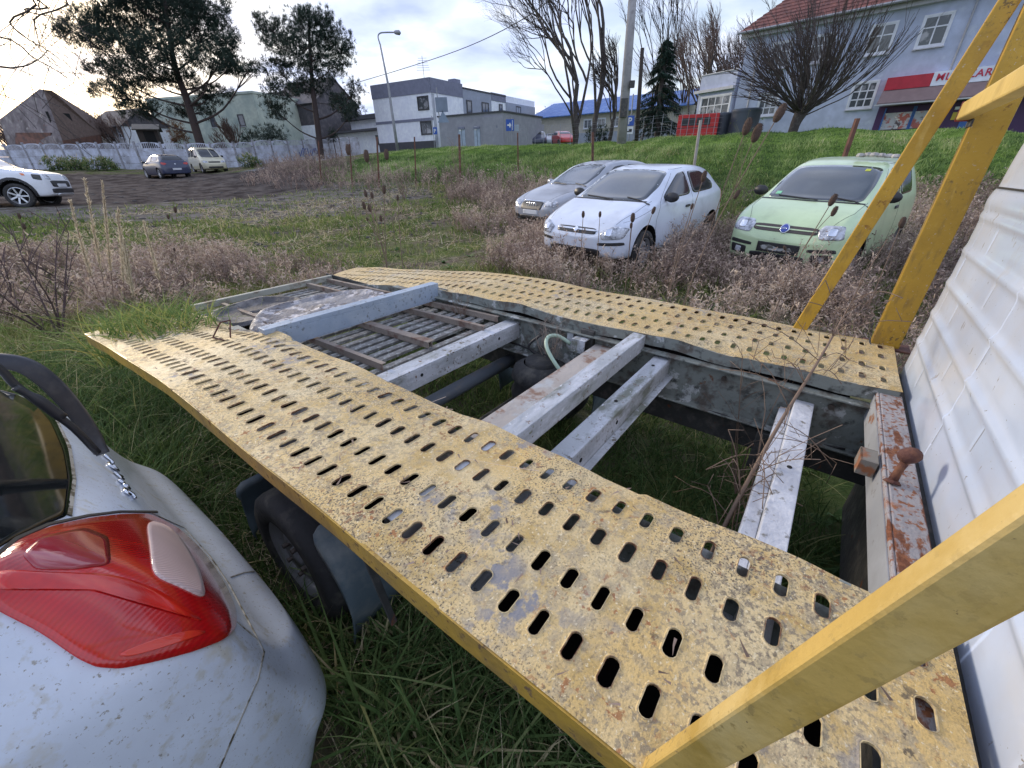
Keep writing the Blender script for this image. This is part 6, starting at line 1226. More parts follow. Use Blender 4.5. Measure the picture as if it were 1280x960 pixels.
x, y = scatter(front_of(5.14, 7.02, -140.8, 1.8, 2.9, 1.3), 700); weeds(cw, x, y, .25, .50, 1.1, 9, 14, .05)
x, y = scatter(front_of(5.14, 7.02, -140.8, -2.2, 1.9, 1.9), 1700); k = not_under_car(x, y); x, y = x[k], y[k]; weeds(cw, x, y, .3, .75, 1.2, 9, 14)
x, y = scatter([(1.4, 4.7), (3.3, 3.2), (4.9, 1.2), (7.5, 2.2), (6.2, 5.2), (4, 5.4), (2, 6.3)], 1500); weeds(cw, x, y, .22, .55, 1.0, 9, 14, .08)
x, y = scatter([(5.6, 3.6), (7.4, 1.4), (10.5, 3), (12, 7), (9, 8.5), (7.2, 6.6)], 1800); k = not_under_car(x, y); x, y = x[k], y[k]; weeds(cw, x, y, .4, .85, 1.4, 9, 13)
x, y = scatter([(-.6, 8.2), (.2, 6.6), (1.2, 5.6), (1.5, 6.8), (.6, 9)], 420); weeds(cw, x, y, .18, .42, 1.0, 8, 12)
x, y = scatter([(8.2, 9.6), (9.5, 6.8), (12.5, 8.5), (13.5, 11), (10.5, 12.2)], 1500); k = not_under_car(x, y); weeds(cw, x[k], y[k], .25, .6, 1.8, 8, 10)
x, y = scatter([(7.5, 11), (6, 9.2), (6.5, 8), (9, 9.8), (8.5, 12)], 500); k = not_under_car(x, y); weeds(cw, x[k], y[k], .4, .8, 1.7, 8, 10)
tag(cw.build('dry_weeds', m_dry), 'pale brown dry weeds crowding round the white, grey and green cars', 'weeds', kind='stuff')
fw = Rib(); 
x, y = scatter([tuple(G(*p)[:2]) for p in ((300, 232, 24), (390, 236, 21), (500, 232, 18), (640, 232, 16), (700, 235, 15.5), (660, 222, 18.5), (500, 222, 22), (380, 218, 26), (330, 216, 29))], 1300); weeds(fw, x, y, .35, .85, 2.4, 8, 8, 0)
x, y = scatter([tuple(G(*p)[:2]) for p in ((560, 262, 14), (650, 262, 12.6), (720, 240, 15), (650, 230, 17), (560, 232, 17))], 1000); weeds(fw, x, y, .3, .7, 1.8, 8, 9, .05)
x, y = scatter([tuple(G(*p)[:2]) for p in ((330, 222, 27), (440, 222, 24), (440, 215, 30), (340, 212, 34))], 600); weeds(fw, x, y, .5, 1.1, 3, 8, 8, -.05)
tag(fw.build('dry_weeds', m_dry), 'row of dry brown weeds along the foot of the green bank', 'weeds', kind='stuff')
def uvp0(*pts): return [tuple(TWp(u, v, -1)[:2]) for u, v in pts]
bw = Rib()
for poly, N_ in (([(-9, 5), (-2.5, 4.6), (4.5, 4), (6, 9), (2, 13), (-9, 14)], 300), (uvp0((-.8, .0), (3.5, -.1), (3.5, 2.6), (-.8, 2.6)), 70), ([(-3.2, 2.0), (-2.2, 5), (-6, 6), (-7, 3)], 60)):
    x, y = scatter(poly, N_); k = not_under_car(x, y); x, y = x[k], y[k]; n = len(x); L_ = 8; i = np.repeat(np.arange(n), L_); a = rng.uniform(0, math.tau, n*L_); d = unit(np.stack([np.cos(a), np.sin(a), rng.uniform(.3, 1.2, n*L_)], 1)); sz = rng.uniform(.07, .2, n)[i]
    bw.add(grid_pts(x, y)[i], d, sz*rng.uniform(.7, 1.2, n*L_), sz*.26, np.tile([0, 0, -.4], (n*L_, 1)), 3, rnd=np.clip(rng.random(n)[i]*.8+rng.normal(0, .1, n*L_), 0, 1), side=np.stack([-np.sin(a), np.cos(a), 0*a], 1))
tag(bw.build('broadleaf_weeds', leafmat('broadleaf', [(0, (.05, .10, .03)), (.5, (.11, .19, .06)), (.8, (.20, .26, .09)), (1, (.34, .30, .14))])), 'low broad-leaved weeds dotted through the grass', 'weeds', kind='stuff')
# --- tall dark grass round and under the truck
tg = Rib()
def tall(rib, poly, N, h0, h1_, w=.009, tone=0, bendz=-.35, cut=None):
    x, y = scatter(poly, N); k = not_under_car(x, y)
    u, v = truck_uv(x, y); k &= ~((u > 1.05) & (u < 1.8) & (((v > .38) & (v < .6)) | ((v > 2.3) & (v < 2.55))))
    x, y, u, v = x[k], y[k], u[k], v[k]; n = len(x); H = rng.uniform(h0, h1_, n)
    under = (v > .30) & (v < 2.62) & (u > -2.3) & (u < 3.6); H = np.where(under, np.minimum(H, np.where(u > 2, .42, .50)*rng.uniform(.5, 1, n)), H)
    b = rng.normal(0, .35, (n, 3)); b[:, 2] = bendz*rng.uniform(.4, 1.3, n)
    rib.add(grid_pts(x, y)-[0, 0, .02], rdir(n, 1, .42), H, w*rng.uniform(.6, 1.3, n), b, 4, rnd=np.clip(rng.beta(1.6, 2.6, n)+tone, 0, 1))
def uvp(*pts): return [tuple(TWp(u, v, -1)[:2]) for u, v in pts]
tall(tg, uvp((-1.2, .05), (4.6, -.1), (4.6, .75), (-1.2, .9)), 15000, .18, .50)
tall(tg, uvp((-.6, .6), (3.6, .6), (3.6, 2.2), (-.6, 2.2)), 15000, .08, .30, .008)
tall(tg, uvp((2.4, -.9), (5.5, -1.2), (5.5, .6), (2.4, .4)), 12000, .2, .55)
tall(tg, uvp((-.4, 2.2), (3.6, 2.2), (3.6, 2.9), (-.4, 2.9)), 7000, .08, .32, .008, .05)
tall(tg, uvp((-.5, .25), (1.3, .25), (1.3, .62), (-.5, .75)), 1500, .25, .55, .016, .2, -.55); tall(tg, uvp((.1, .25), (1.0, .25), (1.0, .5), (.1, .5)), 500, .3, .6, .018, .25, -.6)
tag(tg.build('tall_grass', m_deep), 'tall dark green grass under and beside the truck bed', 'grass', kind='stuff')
lg = Rib(); tall(lg, [(-3.0, 2.2), (-2.7, 3.6), (-4.4, 4.6), (-7.5, 4.6), (-8, 2.5), (-4, .9)], 14000, .2, .5, .010, .25); tall(lg, [(-4.5, 4.2), (-2.2, 4.6), (-2.2, 6.6), (-4.3, 6.6)], 6000, .08, .26, .009, .3)
tag(lg.build('tall_grass', m_gras), 'mixed green and yellowing long grass beyond the white foreground car', 'grass', kind='stuff')
# dead straw lying in the grass
sw_ = Rib(); x, y = scatter(uvp((-1.2, .0), (3.5, -.1), (3.5, .6), (-1.2, .7)), 1900); n = len(x); d = rng.normal(0, 1, (n, 3)); d[:, 2] = rng.uniform(.05, .5, n); sw_.add(grid_pts(x, y)+[0, 0, .06], unit(d), rng.uniform(.12, .38, n), .005, rng.normal(0, .2, (n, 3))-[0, 0, .15], 4)
x, y = scatter([(-4.5, .9), (-2.2, 2.6), (-4.4, 4.6), (-7.5, 4.2)], 1500); n = len(x); d = rng.normal(0, 1, (n, 3)); d[:, 2] = rng.uniform(.1, .9, n); sw_.add(grid_pts(x, y)+[0, 0, .06], unit(d), rng.uniform(.12, .4, n), .006, rng.normal(0, .3, (n, 3))-[0, 0, .2], 4)
x, y = scatter([(-2, 5), (2, 4.6), (5, 1.0), (7, 3), (2, 7), (-4, 9)], 4500); k = not_under_car(x, y); x, y = x[k], y[k]; n = len(x); d = rng.normal(0, 1, (n, 3)); d[:, 2] = rng.uniform(.0, .45, n); sw_.add(grid_pts(x, y)+[0, 0, .02], unit(d), rng.uniform(.06, .22, n), .006, rng.normal(0, .2, (n, 3))-[0, 0, .1], 3)
x, y = scatter([(-12, 8.5), (2, 8.5), (1, 16), (-4, 20), (-12, 15)], 15000); k = not_under_car(x, y) & (np.sin(x*1.1+y*.5)*np.sin(y*1.3) > -.25); x, y = x[k], y[k]; n = len(x); d = rng.normal(0, 1, (n, 3)); d[:, 2] = rng.uniform(.0, .5, n); sw_.add(grid_pts(x, y)+[0, 0, .02], unit(d), rng.uniform(.08, .3, n), .014, rng.normal(0, .2, (n, 3))-[0, 0, .1], 2)
tag(sw_.build('dead_straw', m_straw), 'pale dead straw lying about in the grass', 'straw', kind='stuff')
lv_ = Rib(); n = 260; u = rng.uniform(-.3, 2.6, n); v = np.where(rng.random(n) < .6, rng.uniform(.33, .85, n), rng.uniform(2.0, 2.58, n)); bs_ = np.array([TWp(a, b, .006) for a, b in zip(u, v)]); d = rng.normal(0, 1, (n, 3)); d[:, 2] = .02; lv_.add(bs_, unit(d), rng.uniform(.006, .035, n), rng.uniform(.002, .007, n), rng.normal(0, .1, (n, 3))*[1, 1, .2], 2, rnd=rng.random(n)*.5)
n = 9; u = rng.uniform(.3, 2.4, n); v = rng.uniform(.35, .9, n); bs_ = np.array([TWp(a, b, .008) for a, b in zip(u, v)]); d = rng.normal(0, 1, (n, 3)); d[:, 2] = .05; lv_.add(bs_, unit(d), rng.uniform(.1, .28, n), .0025, rng.normal(0, .15, (n, 3))*[1, 1, .3], 4, rnd=.9)
tag(lv_.build('deck_litter', m_dry), 'bits of dead grass and leaf litter lying on the deck boards', 'litter', kind='stuff')
# --- tuft of fresh grass growing over the tail corner of the near deck board
tf = Rib(); n = 900; u = rng.uniform(2.72, 3.75, n); v = .35+rng.beta(1.6, 2.2, n)*.62-.1*(u-3.1); base = np.array([TWp(a, b_, -.45 if (a > 3.45 or b_ > .86) else -.13-.11*max(0, a-3.1)) for a, b_ in zip(u, v)])
H = np.where((u > 3.45) | (v > .86), rng.uniform(.38, .72, n), rng.uniform(.10, .30, n)); b_ = rng.normal(0, .35, (n, 3)); b_[:, 2] = -.45*rng.uniform(.3, 1.3, n)
tf.add(base, rdir(n, 1, .6), H, .0075*rng.uniform(.6, 1.3, n), b_, 5, rnd=np.clip(rng.beta(1.8, 2.0, n), 0, 1)); tag(tf.build('grass_tuft', m_tuft), 'tuft of bright green and yellow grass spilling over the tail of the near deck board', 'grass')
# --- teasels: one thing each, stem > heads
m_stem = mat('brown_dry_stem', (.20, .14, .105), .85); m_tease = mat('dark_teasel_head', (.10, .065, .05), .9, layers=[((.18, .12, .09), 40, .5, .6)], bump=.6, bscale=90)
hd = MB(); hd.lathe([(0, -.5), (.12, -.46), (.21, -.28), (.24, -.02), (.20, .24), (.12, .44), (0, .5)], 10); hd_me = hd.mesh('head', m_tease, True)
_r = Rib(); n = 260; t = rng.uniform(-.46, .46, n); a = rng.uniform(0, math.tau, n); rr = .235*np.sqrt(np.clip(1-(t/.5)**2, 0.02, 1)); bs = np.stack([rr*np.cos(a), rr*np.sin(a), t], 1)*[.9, .9, 1]; dd_ = unit(np.stack([np.cos(a), np.sin(a), .8+0*a], 1)); _r.add(bs, dd_, .10, .022, np.zeros((n, 3)), 1); SPV, SPF = np.concatenate(_r.V), np.concatenate(_r.F)
def teasel(label, heads, Y, base, group='dried teasels', stem=.006):
    """heads: (px, py, height in pixels); Y metres ahead; base pixel x offset"""
    H_ = [G(px, py, Y) for px, py, s_ in heads]; bx = G(base[0], base[1], Y); bz = h1(bx[0], Y); B0 = np.array([bx[0], Y, bz-.03])
    o = empty('dried_teasel', B0, 0, label, 'teasel', group); sm_ = MB()
    main = max(H_, key=lambda p: p[2])-B0
    def curve(a, b, sag): a, b = np.array(a), np.array(b); m_ = (a+b)/2+np.array([(b-a)[0]*-.18, random.uniform(-.03, .03), abs((b-a)[0])*.12+sag]); return spline([a, m_, b], 5)
    mainc = curve((0, 0, 0), main, 0); sm_.tube(mainc, list(np.linspace(stem, stem*.6, len(mainc))), 5)
    for k, hp in enumerate(H_):
        q_ = hp-B0
        if np.linalg.norm(q_-main) > .02: st = mainc[int(len(mainc)*(.35+.3*random.random()))]; sm_.tube(curve(st, q_, 0), stem*.55, 4)
        s_ = heads[k][2]/690*Y*1.05; d = Vector(q_-(mainc[-3] if np.linalg.norm(q_-main) < .02 else q_*.8)).normalized()
        Mh = Matrix.Translation(Vector(q_))@d.to_track_quat('Z', 'Y').to_matrix().to_4x4()@Matrix.Diagonal((s_, s_, s_, 1)); h_ = link('seed_head', hd_me, o); h_.matrix_local = Mh
        me = bpy.data.meshes.new('bristles')
        if 'BR' not in globals(): globals()['BR'] = np_mesh('bristles', SPV, SPF, m_tease); bo = globals()['BR']
        else: bo = globals()['BR'].copy(); C.objects.link(bo)
        bo.parent = h_
    sm_.build('stem', m_stem, o, smooth=True); return o
TE = [([(457, 242, 10), (465, 244, 9), (480, 237, 12), (455, 257, 11), (462, 260, 11), (476, 273, 9), (459, 274, 6)], 4.9, (484, 350), 'many-headed dried teasel rising by the far tail corner of the bed'),
      ([(497, 247, 8)], 5.2, (497, 300), 'small single dried teasel right of the many-headed one'),
      ([(435, 187, 14)], 9.5, (437, 235), 'leftmost of three upright teasels before the concrete fence'), ([(458, 195, 16)], 8.8, (459, 240), 'middle of three upright teasels before the concrete fence'), ([(483, 193, 14)], 9.3, (484, 238), 'rightmost of three upright teasels before the concrete fence'),
      ([(975, 141, 24), (946, 166, 24), (934, 158, 22)], 3.6, (855, 330), 'tall teasel with three big heads leaning right in front of the dark tanks'),
      ([(880, 220, 15), (921, 243, 14)], 4.6, (840, 330), 'teasel with two heads beside the rear of the white hatchback'), ([(865, 258, 9), (889, 271, 12)], 5.0, (842, 325), 'low teasel before the door of the white hatchback'),
      ([(817, 263, 11)], 5.2, (790, 330), 'single teasel in front of the wing of the white hatchback'), ([(729, 268, 10)], 5.5, (726, 320), 'single teasel before the bonnet of the white hatchback'), ([(750, 268, 9)], 5.6, (746, 322), 'short teasel beside the one before the white bonnet'),
      ([(791, 272, 14), (789, 282, 9)], 5.0, (785, 330), 'teasel with paired heads over the white headlight'), ([(812, 320, 9)], 4.8, (806, 350), 'low broken teasel below the white front wheel'),
      ([(1041, 250, 18), (1043, 264, 15)], 4.0, (975, 360), 'teasel with two heads in front of the windscreen of the green car'), ([(981, 310, 9), (1021, 331, 9)], 4.3, (1000, 372), 'small teasel before the bumper of the green car'),
      ([(1128, 278, 17)], 4.2, (1100, 350), 'drooping teasel between the two yellow struts'),
      ([(24, 270, 8), (30, 283, 9)], 5.2, (30, 330), 'low teasel before the wheel of the off-roader'), ([(219, 262, 9)], 8.5, (217, 285), 'dark teasel head in the middle of the field'), ([(210, 271, 7)], 8.3, (212, 290), 'smaller teasel beside the field one'), ([(218, 312, 6)], 6.4, (219, 340), 'tiny teasel head among the left weeds')]
for hds, Yd, bs_, lab in TE: teasel(lab, hds, Yd, bs_)
m_plume = leafmat('pale_plume', [(0, (.50, .41, .28)), (.5, (.70, .60, .44)), (1, (.85, .76, .60))])
# --- tall pale grass plumes
for k, (px0, py0, px1, py1, Yd, cv) in enumerate([(122, 372, 106, 225, 4.6, 0), (130, 375, 128, 228, 4.65, .05), (118, 365, 88, 252, 4.7, -.3), (140, 372, 148, 262, 4.6, .1), (152, 378, 146, 268, 4.5, .15), (190, 350, 180, 278, 4.9, .05), (160, 385, 155, 300, 4.4, 0)]):
    a, b_ = G(px0, py0, Yd), G(px1, py1, Yd); a[2] = h1(a[0], a[1]); o = empty('pale_grass_plume', a, 0, ['tallest pale feathery grass plume left of the bed', 'straight pale plume right beside the tallest one', 'pale plume arching far to the left', 'shorter plume leaning right of the tall pair', 'bent plume with a curling tip', 'lone plume standing nearest the truck tail', 'low plume in the middle of the clump'][k], 'grass plume', 'pale grass plumes in the left weeds')
    cvp = spline([np.zeros(3), (b_-a)*.5+[cv*.12, 0, .02], b_-a], 6); MB().tube(cvp, .0045, 4).build('stalk', m_stem, o); pr = Rib(); n = 620; t = rng.uniform(.40, 1, n); P_ = np.array(cvp); idx_ = t*(len(P_)-1); i0 = np.clip(idx_.astype(int), 0, len(P_)-2); p = P_[i0]+(P_[i0+1]-P_[i0])*(idx_-i0)[:, None]; dirn = nrm(P_[-1]-P_[len(P_)//2])
    pr.add(p, unit(dirn+rng.normal(0, .28, (n, 3))), rng.uniform(.04, .10, n)*(1.35-t), .009, rng.normal(0, .1, (n, 3)), 2); pr.build('plume', m_plume, o)
# --- dark dead shrub at the left edge, creeper by the right, broad rosette under the bed
def twig_plant(name, label, base, h, n, spread, mt, cat, leafy=None, seed=1, thick=.007, fine=3):
    rs = random.Random(seed); o = empty(name, base, 0, label, cat); mb = MB(); tips = []
    for i in range(n):
        a = rs.uniform(0, math.tau); L_ = h*rs.uniform(.6, 1); e = np.array([math.cos(a)*spread*rs.uniform(.2, 1), math.sin(a)*spread*rs.uniform(.2, 1), L_]); c_ = spline([np.zeros(3), e*.5+[rs.uniform(-.06, .06)*h, rs.uniform(-.06, .06)*h, 0], e], 4); mb.tube(c_, list(np.linspace(thick, thick*.3, len(c_))), 5)
        for j in range(fine*2):
            s_ = c_[rs.randint(2, len(c_)-1)]; a2 = rs.uniform(0, math.tau); l2 = h*rs.uniform(.12, .32); e2 = s_+np.array([math.cos(a2)*l2*.6, math.sin(a2)*l2*.6, l2*.7]); mb.tube([s_, (s_+e2)/2+[0, 0, .01], e2], thick*.3, 3); tips.append(e2)
    mb.build('stems', mt, o); 
    if leafy:
        tp = np.array(tips); m_ = len(tp)*leafy[1]; p = np.repeat(tp, leafy[1], 0)+rng.normal(0, .03, (m_, 3)); r_ = Rib(); r_.add(p, rdir(m_, .1, .7), rng.uniform(.5, 1.2, m_)*leafy[2], leafy[2]*.5, rng.normal(0, .2, (m_, 3)), 2); r_.build('leaves', leafy[0], o)
    return o
m_dstem = mat('dark_purple_stem', (.085, .055, .055), .85)
b0 = hit_ground(78, 430); twig_plant('dead_shrub', 'dark dead many-stemmed weed at the left edge above the foreground car', b0, 1.25, 7, .75, m_dstem, 'shrub', (m_dry, 3, .035), 3, .011, 5)
b0 = hit_ground(20, 400); twig_plant('dead_shrub', 'second dark dead weed against the left edge of the picture', b0, 1.3, 6, .6, m_dstem, 'shrub', (m_dry, 2, .03), 5, .009, 4)
for px, py, sd, hh_, lab in ((505, 250, 4, .9, 'thin bare weed between the teasels and the bank'), (575, 238, 6, 1.5, 'dry creeper climbing the thick rusty post'), (470, 232, 8, 1.2, 'bushy dry weed at the foot of the leftmost rusty post'), (905, 300, 9, 2.0, 'tall greenish wispy weed between the white and green cars')):
    b0 = hit_ground(px, py); twig_plant('bare_weed', lab, b0, hh_, 8, .35, m_stem if sd != 9 else mat('olive_stem', (.14, .15, .06), .8), 'weed', (m_dry if sd != 9 else m_gras, 3, .03), sd, .008, 4)
cr_ = MB(); A0 = TWp(.10, 1.02, -.62)
cv_ = [TWp(.02, .95, -.75), TWp(.02, 1.15, -.4), TWp(-.03, 1.45, -.06), TWp(-.09, 1.80, .12), TWp(-.14, 2.15, .28)]
crp = empty('dead_creeper', cv_[0], 0, 'long bare creeper stem arching over the far deck board near the cab', 'creeper'); main = spline([p-cv_[0] for p in cv_], 6); cr_.tube(main, list(np.linspace(.009, .003, len(main))), 6)
rs = random.Random(4)
for i in range(46):
    s_ = main[rs.randint(3, len(main)-1)]; l2 = rs.uniform(.08, .34); d = unit(np.array([[rs.gauss(0, 1), rs.gauss(0, 1), rs.gauss(.3, .7)]]))[0]; e2 = s_+d*l2; c2 = spline([s_, s_+d*l2*.5+[0, 0, .03], e2], 3); cr_.tube(c2, .0018, 3)
    for j in range(3): q_ = c2[rs.randint(1, len(c2)-1)]; cr_.tube([q_, q_+np.array([rs.gauss(0, .04), rs.gauss(0, .04), rs.gauss(.01, .04)])], .0012, 3)
cr_.build('stem', m_stem, crp, smooth=True)
for (u, v, lab, hh_) in ((-.05, 1.55, 'upright dry twig poking up through the bed opening near the cab', .75), (.02, 2.0, 'thin dry twigs standing against the far chassis rail', .9)):
    twig_plant('dry_twigs', lab, TWp(u, v, -.75), hh_*1.05, 5, .16, m_stem, 'twigs', None, int(u*100)+9, .004, 4)
twig_plant('dry_twigs', 'bundle of dry twigs lying over the air hose', TWp(1.12, 1.9, -.32), .30, 14, .14, mat('grey_twigs', (.30, .24, .21), .9), 'twigs', None, 12, .0025, 4); twig_plant('dry_twigs', 'dry brown twigs caught behind the far rail at the blue beam', TWp(1.85, 1.93, -.26), .26, 14, .12, m_stem, 'twigs', None, 14, .0025, 4)
m_ros = leafmat('broad_leaf', [(0, (.03, .07, .025)), (.6, (.06, .12, .05)), (1, (.10, .17, .08))])
for k, (u, v, lab) in enumerate(((.34, 1.60, 'rosette of broad green leaves on the ground under the bed, by the fourth beam'), (.10, 1.05, 'second leafy rosette under the bed near the creeper'), (.0, 1.30, 'low leafy rosette in the shade of the pale beam'))):
    p0 = TWp(u, v, -1); p0[2] = h1(p0[0], p0[1]); r_ = Rib(); n = 22; a = np.linspace(0, math.tau*2, n); d = unit(np.stack([np.cos(a), np.sin(a), rng.uniform(.25, .9, n)], 1)); r_.add(np.zeros((n, 3)), d, rng.uniform(.18, .34, n), .065, np.tile([0, 0, -.35], (n, 1)), 5, side=np.stack([-np.sin(a), np.cos(a), 0*a], 1)); o = r_.build('leafy_rosette', m_ros); o.location = p0; tag(o, lab, 'plant')
# ================================================================ trees
m_bark = mat('dark_bark', (.055, .045, .042), .9, layers=[((.09, .08, .075), 8, .5, .6)], bump=.5, bscale=12); m_pbark = mat('pine_bark', (.055, .038, .034), .9, layers=[((.05, .04, .04), 6, .5, .6)], bump=.5)
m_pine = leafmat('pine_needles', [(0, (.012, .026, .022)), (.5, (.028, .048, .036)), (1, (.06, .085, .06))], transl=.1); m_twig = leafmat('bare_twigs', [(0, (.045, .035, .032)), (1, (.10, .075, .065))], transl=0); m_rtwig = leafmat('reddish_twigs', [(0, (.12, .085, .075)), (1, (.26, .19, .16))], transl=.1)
def lobes_tree(name, label, base, lobes, trunk, r0, mt_leaf, tuft, density, group=None, barkm=None, leaf_w=.05, size=.3):
    """base (3,), trunk polyline (world), lobes: centre (world) + radii; tufts fill shells of the lobes"""
    base = np.array(base); o = empty(name, base, 0, label, 'tree', group); tb = MB(); tr = spline([np.array(p)-base for p in trunk], 5); tb.tube(tr, list(np.linspace(r0, r0*.25, len(tr))), 9); tb.build('trunk', barkm or m_pbark, o, smooth=True)
    br = MB(); rb = Rib()
    for (c0, rad) in lobes:
        c0 = np.array(c0)-base; rad = np.array(rad); zt_ = c0[2]-rad[2]*.6; k = int(np.argmin([abs(p[2]-(zt_-abs(c0[0]-p[0])*.45)) for p in tr])); k = min(max(k, 2), len(tr)-1); s_ = tr[k]
        mid = (s_+c0)/2+[0, 0, -.1*np.linalg.norm(c0-s_)]; cv = spline([s_, mid, c0], 4); rr = r0*.30*(1-k/len(tr)*.6); br.tube(cv, list(np.linspace(rr, rr*.35, len(cv))), 6)
        nsub = 9
        for j in range(nsub):
            d = nrm(rng.normal(0, 1, 3)*[1, 1, .7]); e = c0+d*rad*.8; br.tube([cv[-3], (cv[-3]+e)/2+[0, 0, -.05], e], [rr*.3, rr*.2, rr*.1], 4)
        n = int(density*(rad[0]*rad[1]*rad[2])**(1/3)*rad.mean()); d = unit(rng.normal(0, 1, (n, 3))); rr_ = rng.beta(3.2, 1.6, n)[:, None]; pc = c0+d*rr_*rad*(1+.16*np.sin(d[:, :1]*7+c0[0])*np.cos(d[:, 1:2]*6+c0[2]))
        keep = (np.sin(pc[:, 0]*2.1+c0[2])*np.sin(pc[:, 1]*2.3)*np.sin(pc[:, 2]*2.6+c0[0])) > rng.normal(-.10, .12, n); pc = pc[keep]; d = d[keep]; n = len(pc)
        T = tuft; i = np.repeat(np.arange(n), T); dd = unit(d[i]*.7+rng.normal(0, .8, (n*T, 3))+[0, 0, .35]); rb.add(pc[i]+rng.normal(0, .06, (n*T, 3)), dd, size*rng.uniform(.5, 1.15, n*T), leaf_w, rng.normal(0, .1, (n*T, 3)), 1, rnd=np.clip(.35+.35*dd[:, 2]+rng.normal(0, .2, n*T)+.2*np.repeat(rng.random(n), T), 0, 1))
    br.build('branches', barkm or m_pbark, o, smooth=True); rb.build('crown', mt_leaf, o); return o
def L3(px, py, rx, ry, Y, dy=None): c0 = G(px, py, Y); s = Y/610; return (c0, (rx*s, (dy or (rx+ry)/2)*s, ry*s*.92))
Y1 = 47.
l1_ = [(218, 18, 48, 28), (165, 20, 44, 26), (120, 28, 46, 18), (95, 40, 28, 12), (255, 40, 40, 26), (150, 58, 50, 20), (205, 62, 44, 24), (268, 75, 36, 16), (175, 92, 44, 14), (150, 112, 42, 12), (225, 100, 30, 12), (290, 82, 30, 12), (175, 135, 34, 13), (265, 118, 30, 12), (240, 138, 30, 10), (200, -8, 50, 20), (255, 5, 34, 20), (150, -10, 40, 18), (130, 85, 26, 9), (310, 88, 16, 8), (285, 52, 16, 14)]
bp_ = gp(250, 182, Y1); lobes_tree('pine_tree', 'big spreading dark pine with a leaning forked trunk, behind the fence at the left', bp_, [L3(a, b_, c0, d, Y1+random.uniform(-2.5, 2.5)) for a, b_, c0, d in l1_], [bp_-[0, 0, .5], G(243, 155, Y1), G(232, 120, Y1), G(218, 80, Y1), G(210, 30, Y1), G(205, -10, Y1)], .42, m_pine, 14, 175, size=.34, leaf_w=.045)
Y2 = 50.
l2_ = [(385, 30, 30, 18), (345, 42, 24, 22), (415, 50, 26, 22), (372, 62, 40, 20), (400, 85, 36, 18), (345, 85, 24, 12), (350, 112, 28, 14), (385, 108, 30, 12), (425, 68, 18, 20), (430, 128, 22, 14), (445, 112, 12, 12), (345, 138, 20, 12), (440, 140, 18, 12), (385, 22, 16, 12), (328, 28, 10, 12), (405, 20, 12, 10)]
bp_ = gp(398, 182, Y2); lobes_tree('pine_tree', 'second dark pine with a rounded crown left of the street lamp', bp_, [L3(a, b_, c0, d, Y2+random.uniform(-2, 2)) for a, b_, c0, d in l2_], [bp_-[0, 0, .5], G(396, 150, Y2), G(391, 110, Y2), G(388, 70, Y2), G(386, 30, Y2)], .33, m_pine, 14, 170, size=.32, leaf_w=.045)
for px, Yd, hgt, rad, lab, mtl in ((227, 50, 2.6, 1.5, 'round rust-brown clipped bush above the fence below the big pine', leafmat('rusty_foliage', [(0, (.08, .04, .02)), (1, (.22, .12, .06))])), (343, 56, 2.4, 2.6, 'dark green bush above the fence below the second pine', m_pine), (315, 52, 1.7, 1.4, 'low dark bush beside the mint green block', m_pine), (742, 34, 1.2, 1.0, 'small dark evergreen bush among the bare trees', m_pine), (755, 34, 1.3, .9, 'rounded dark bush behind the concrete pole', m_pine), (418, 56, 1.6, .9, 'dark bush between the pine and the workshop', m_pine)):
    p = gp(px, 182 if px < 500 else 175, Yd); c0 = p+np.array([0, 0, hgt*.55+(1.4 if px < 500 else 0)]); lobes_tree('bush', lab, p, [(c0, (rad*.8, rad*.8, hgt*.5))], [p, c0], .08, mtl, 10, 190, size=.25, leaf_w=.05)['category'] = 'bush'
# spruce
bp_ = gp(822, 172, 30); hs_ = G(834, 42, 30)[2]-bp_[2]; o = empty('spruce_tree', bp_, 0, 'dark drooping spruce with a thin bent top between the poles and the red container', 'tree'); mb = MB(); tp = G(836, 36, 30)-bp_; sp_ = spline([(0, 0, -.3), tp*.5+[-.1, 0, 0], tp*.85, tp], 5); mb.tube(sp_, list(np.linspace(.2, .02, len(sp_))), 8); mb.build('trunk', m_bark, o, smooth=True); rb = Rib(); br = MB()
for i in range(150):
    t = .10+.86*(i/150)**.9; z = hs_*t; L_ = (1-t)**.75*1.75*random.uniform(.6, 1.12)+.12; a = random.uniform(0, math.tau); c0 = np.array(sp_[min(int(t*len(sp_)), len(sp_)-1)])*[1, 1, 0]+[0, 0, z]; e = c0+[math.cos(a)*L_, math.sin(a)*L_, -.25*L_]; mdl = (c0+e)/2+[0, 0, .08*L_]; cv = spline([c0, mdl, e], 4); br.tube(cv, .02, 3); n = 60; tt = rng.uniform(.15, 1, n); P_ = np.array(cv); ii = np.clip((tt*(len(P_)-1)).astype(int), 0, len(P_)-2); p = P_[ii]+(P_[ii+1]-P_[ii])*((tt*(len(P_)-1))-ii)[:, None]
    rb.add(p, unit(rng.normal(0, .45, (n, 3))+[math.cos(a)*.4, math.sin(a)*.4, -.9]), rng.uniform(.12, .42, n), .05, np.zeros((n, 3)), 1, rnd=np.clip(rng.normal(.4, .22, n), 0, 1))
br.build('branches', m_bark, o); rb.build('crown', leafmat('spruce_needles', [(0, (.010, .025, .020)), (.6, (.022, .048, .032)), (1, (.05, .08, .05))], transl=.05), o)
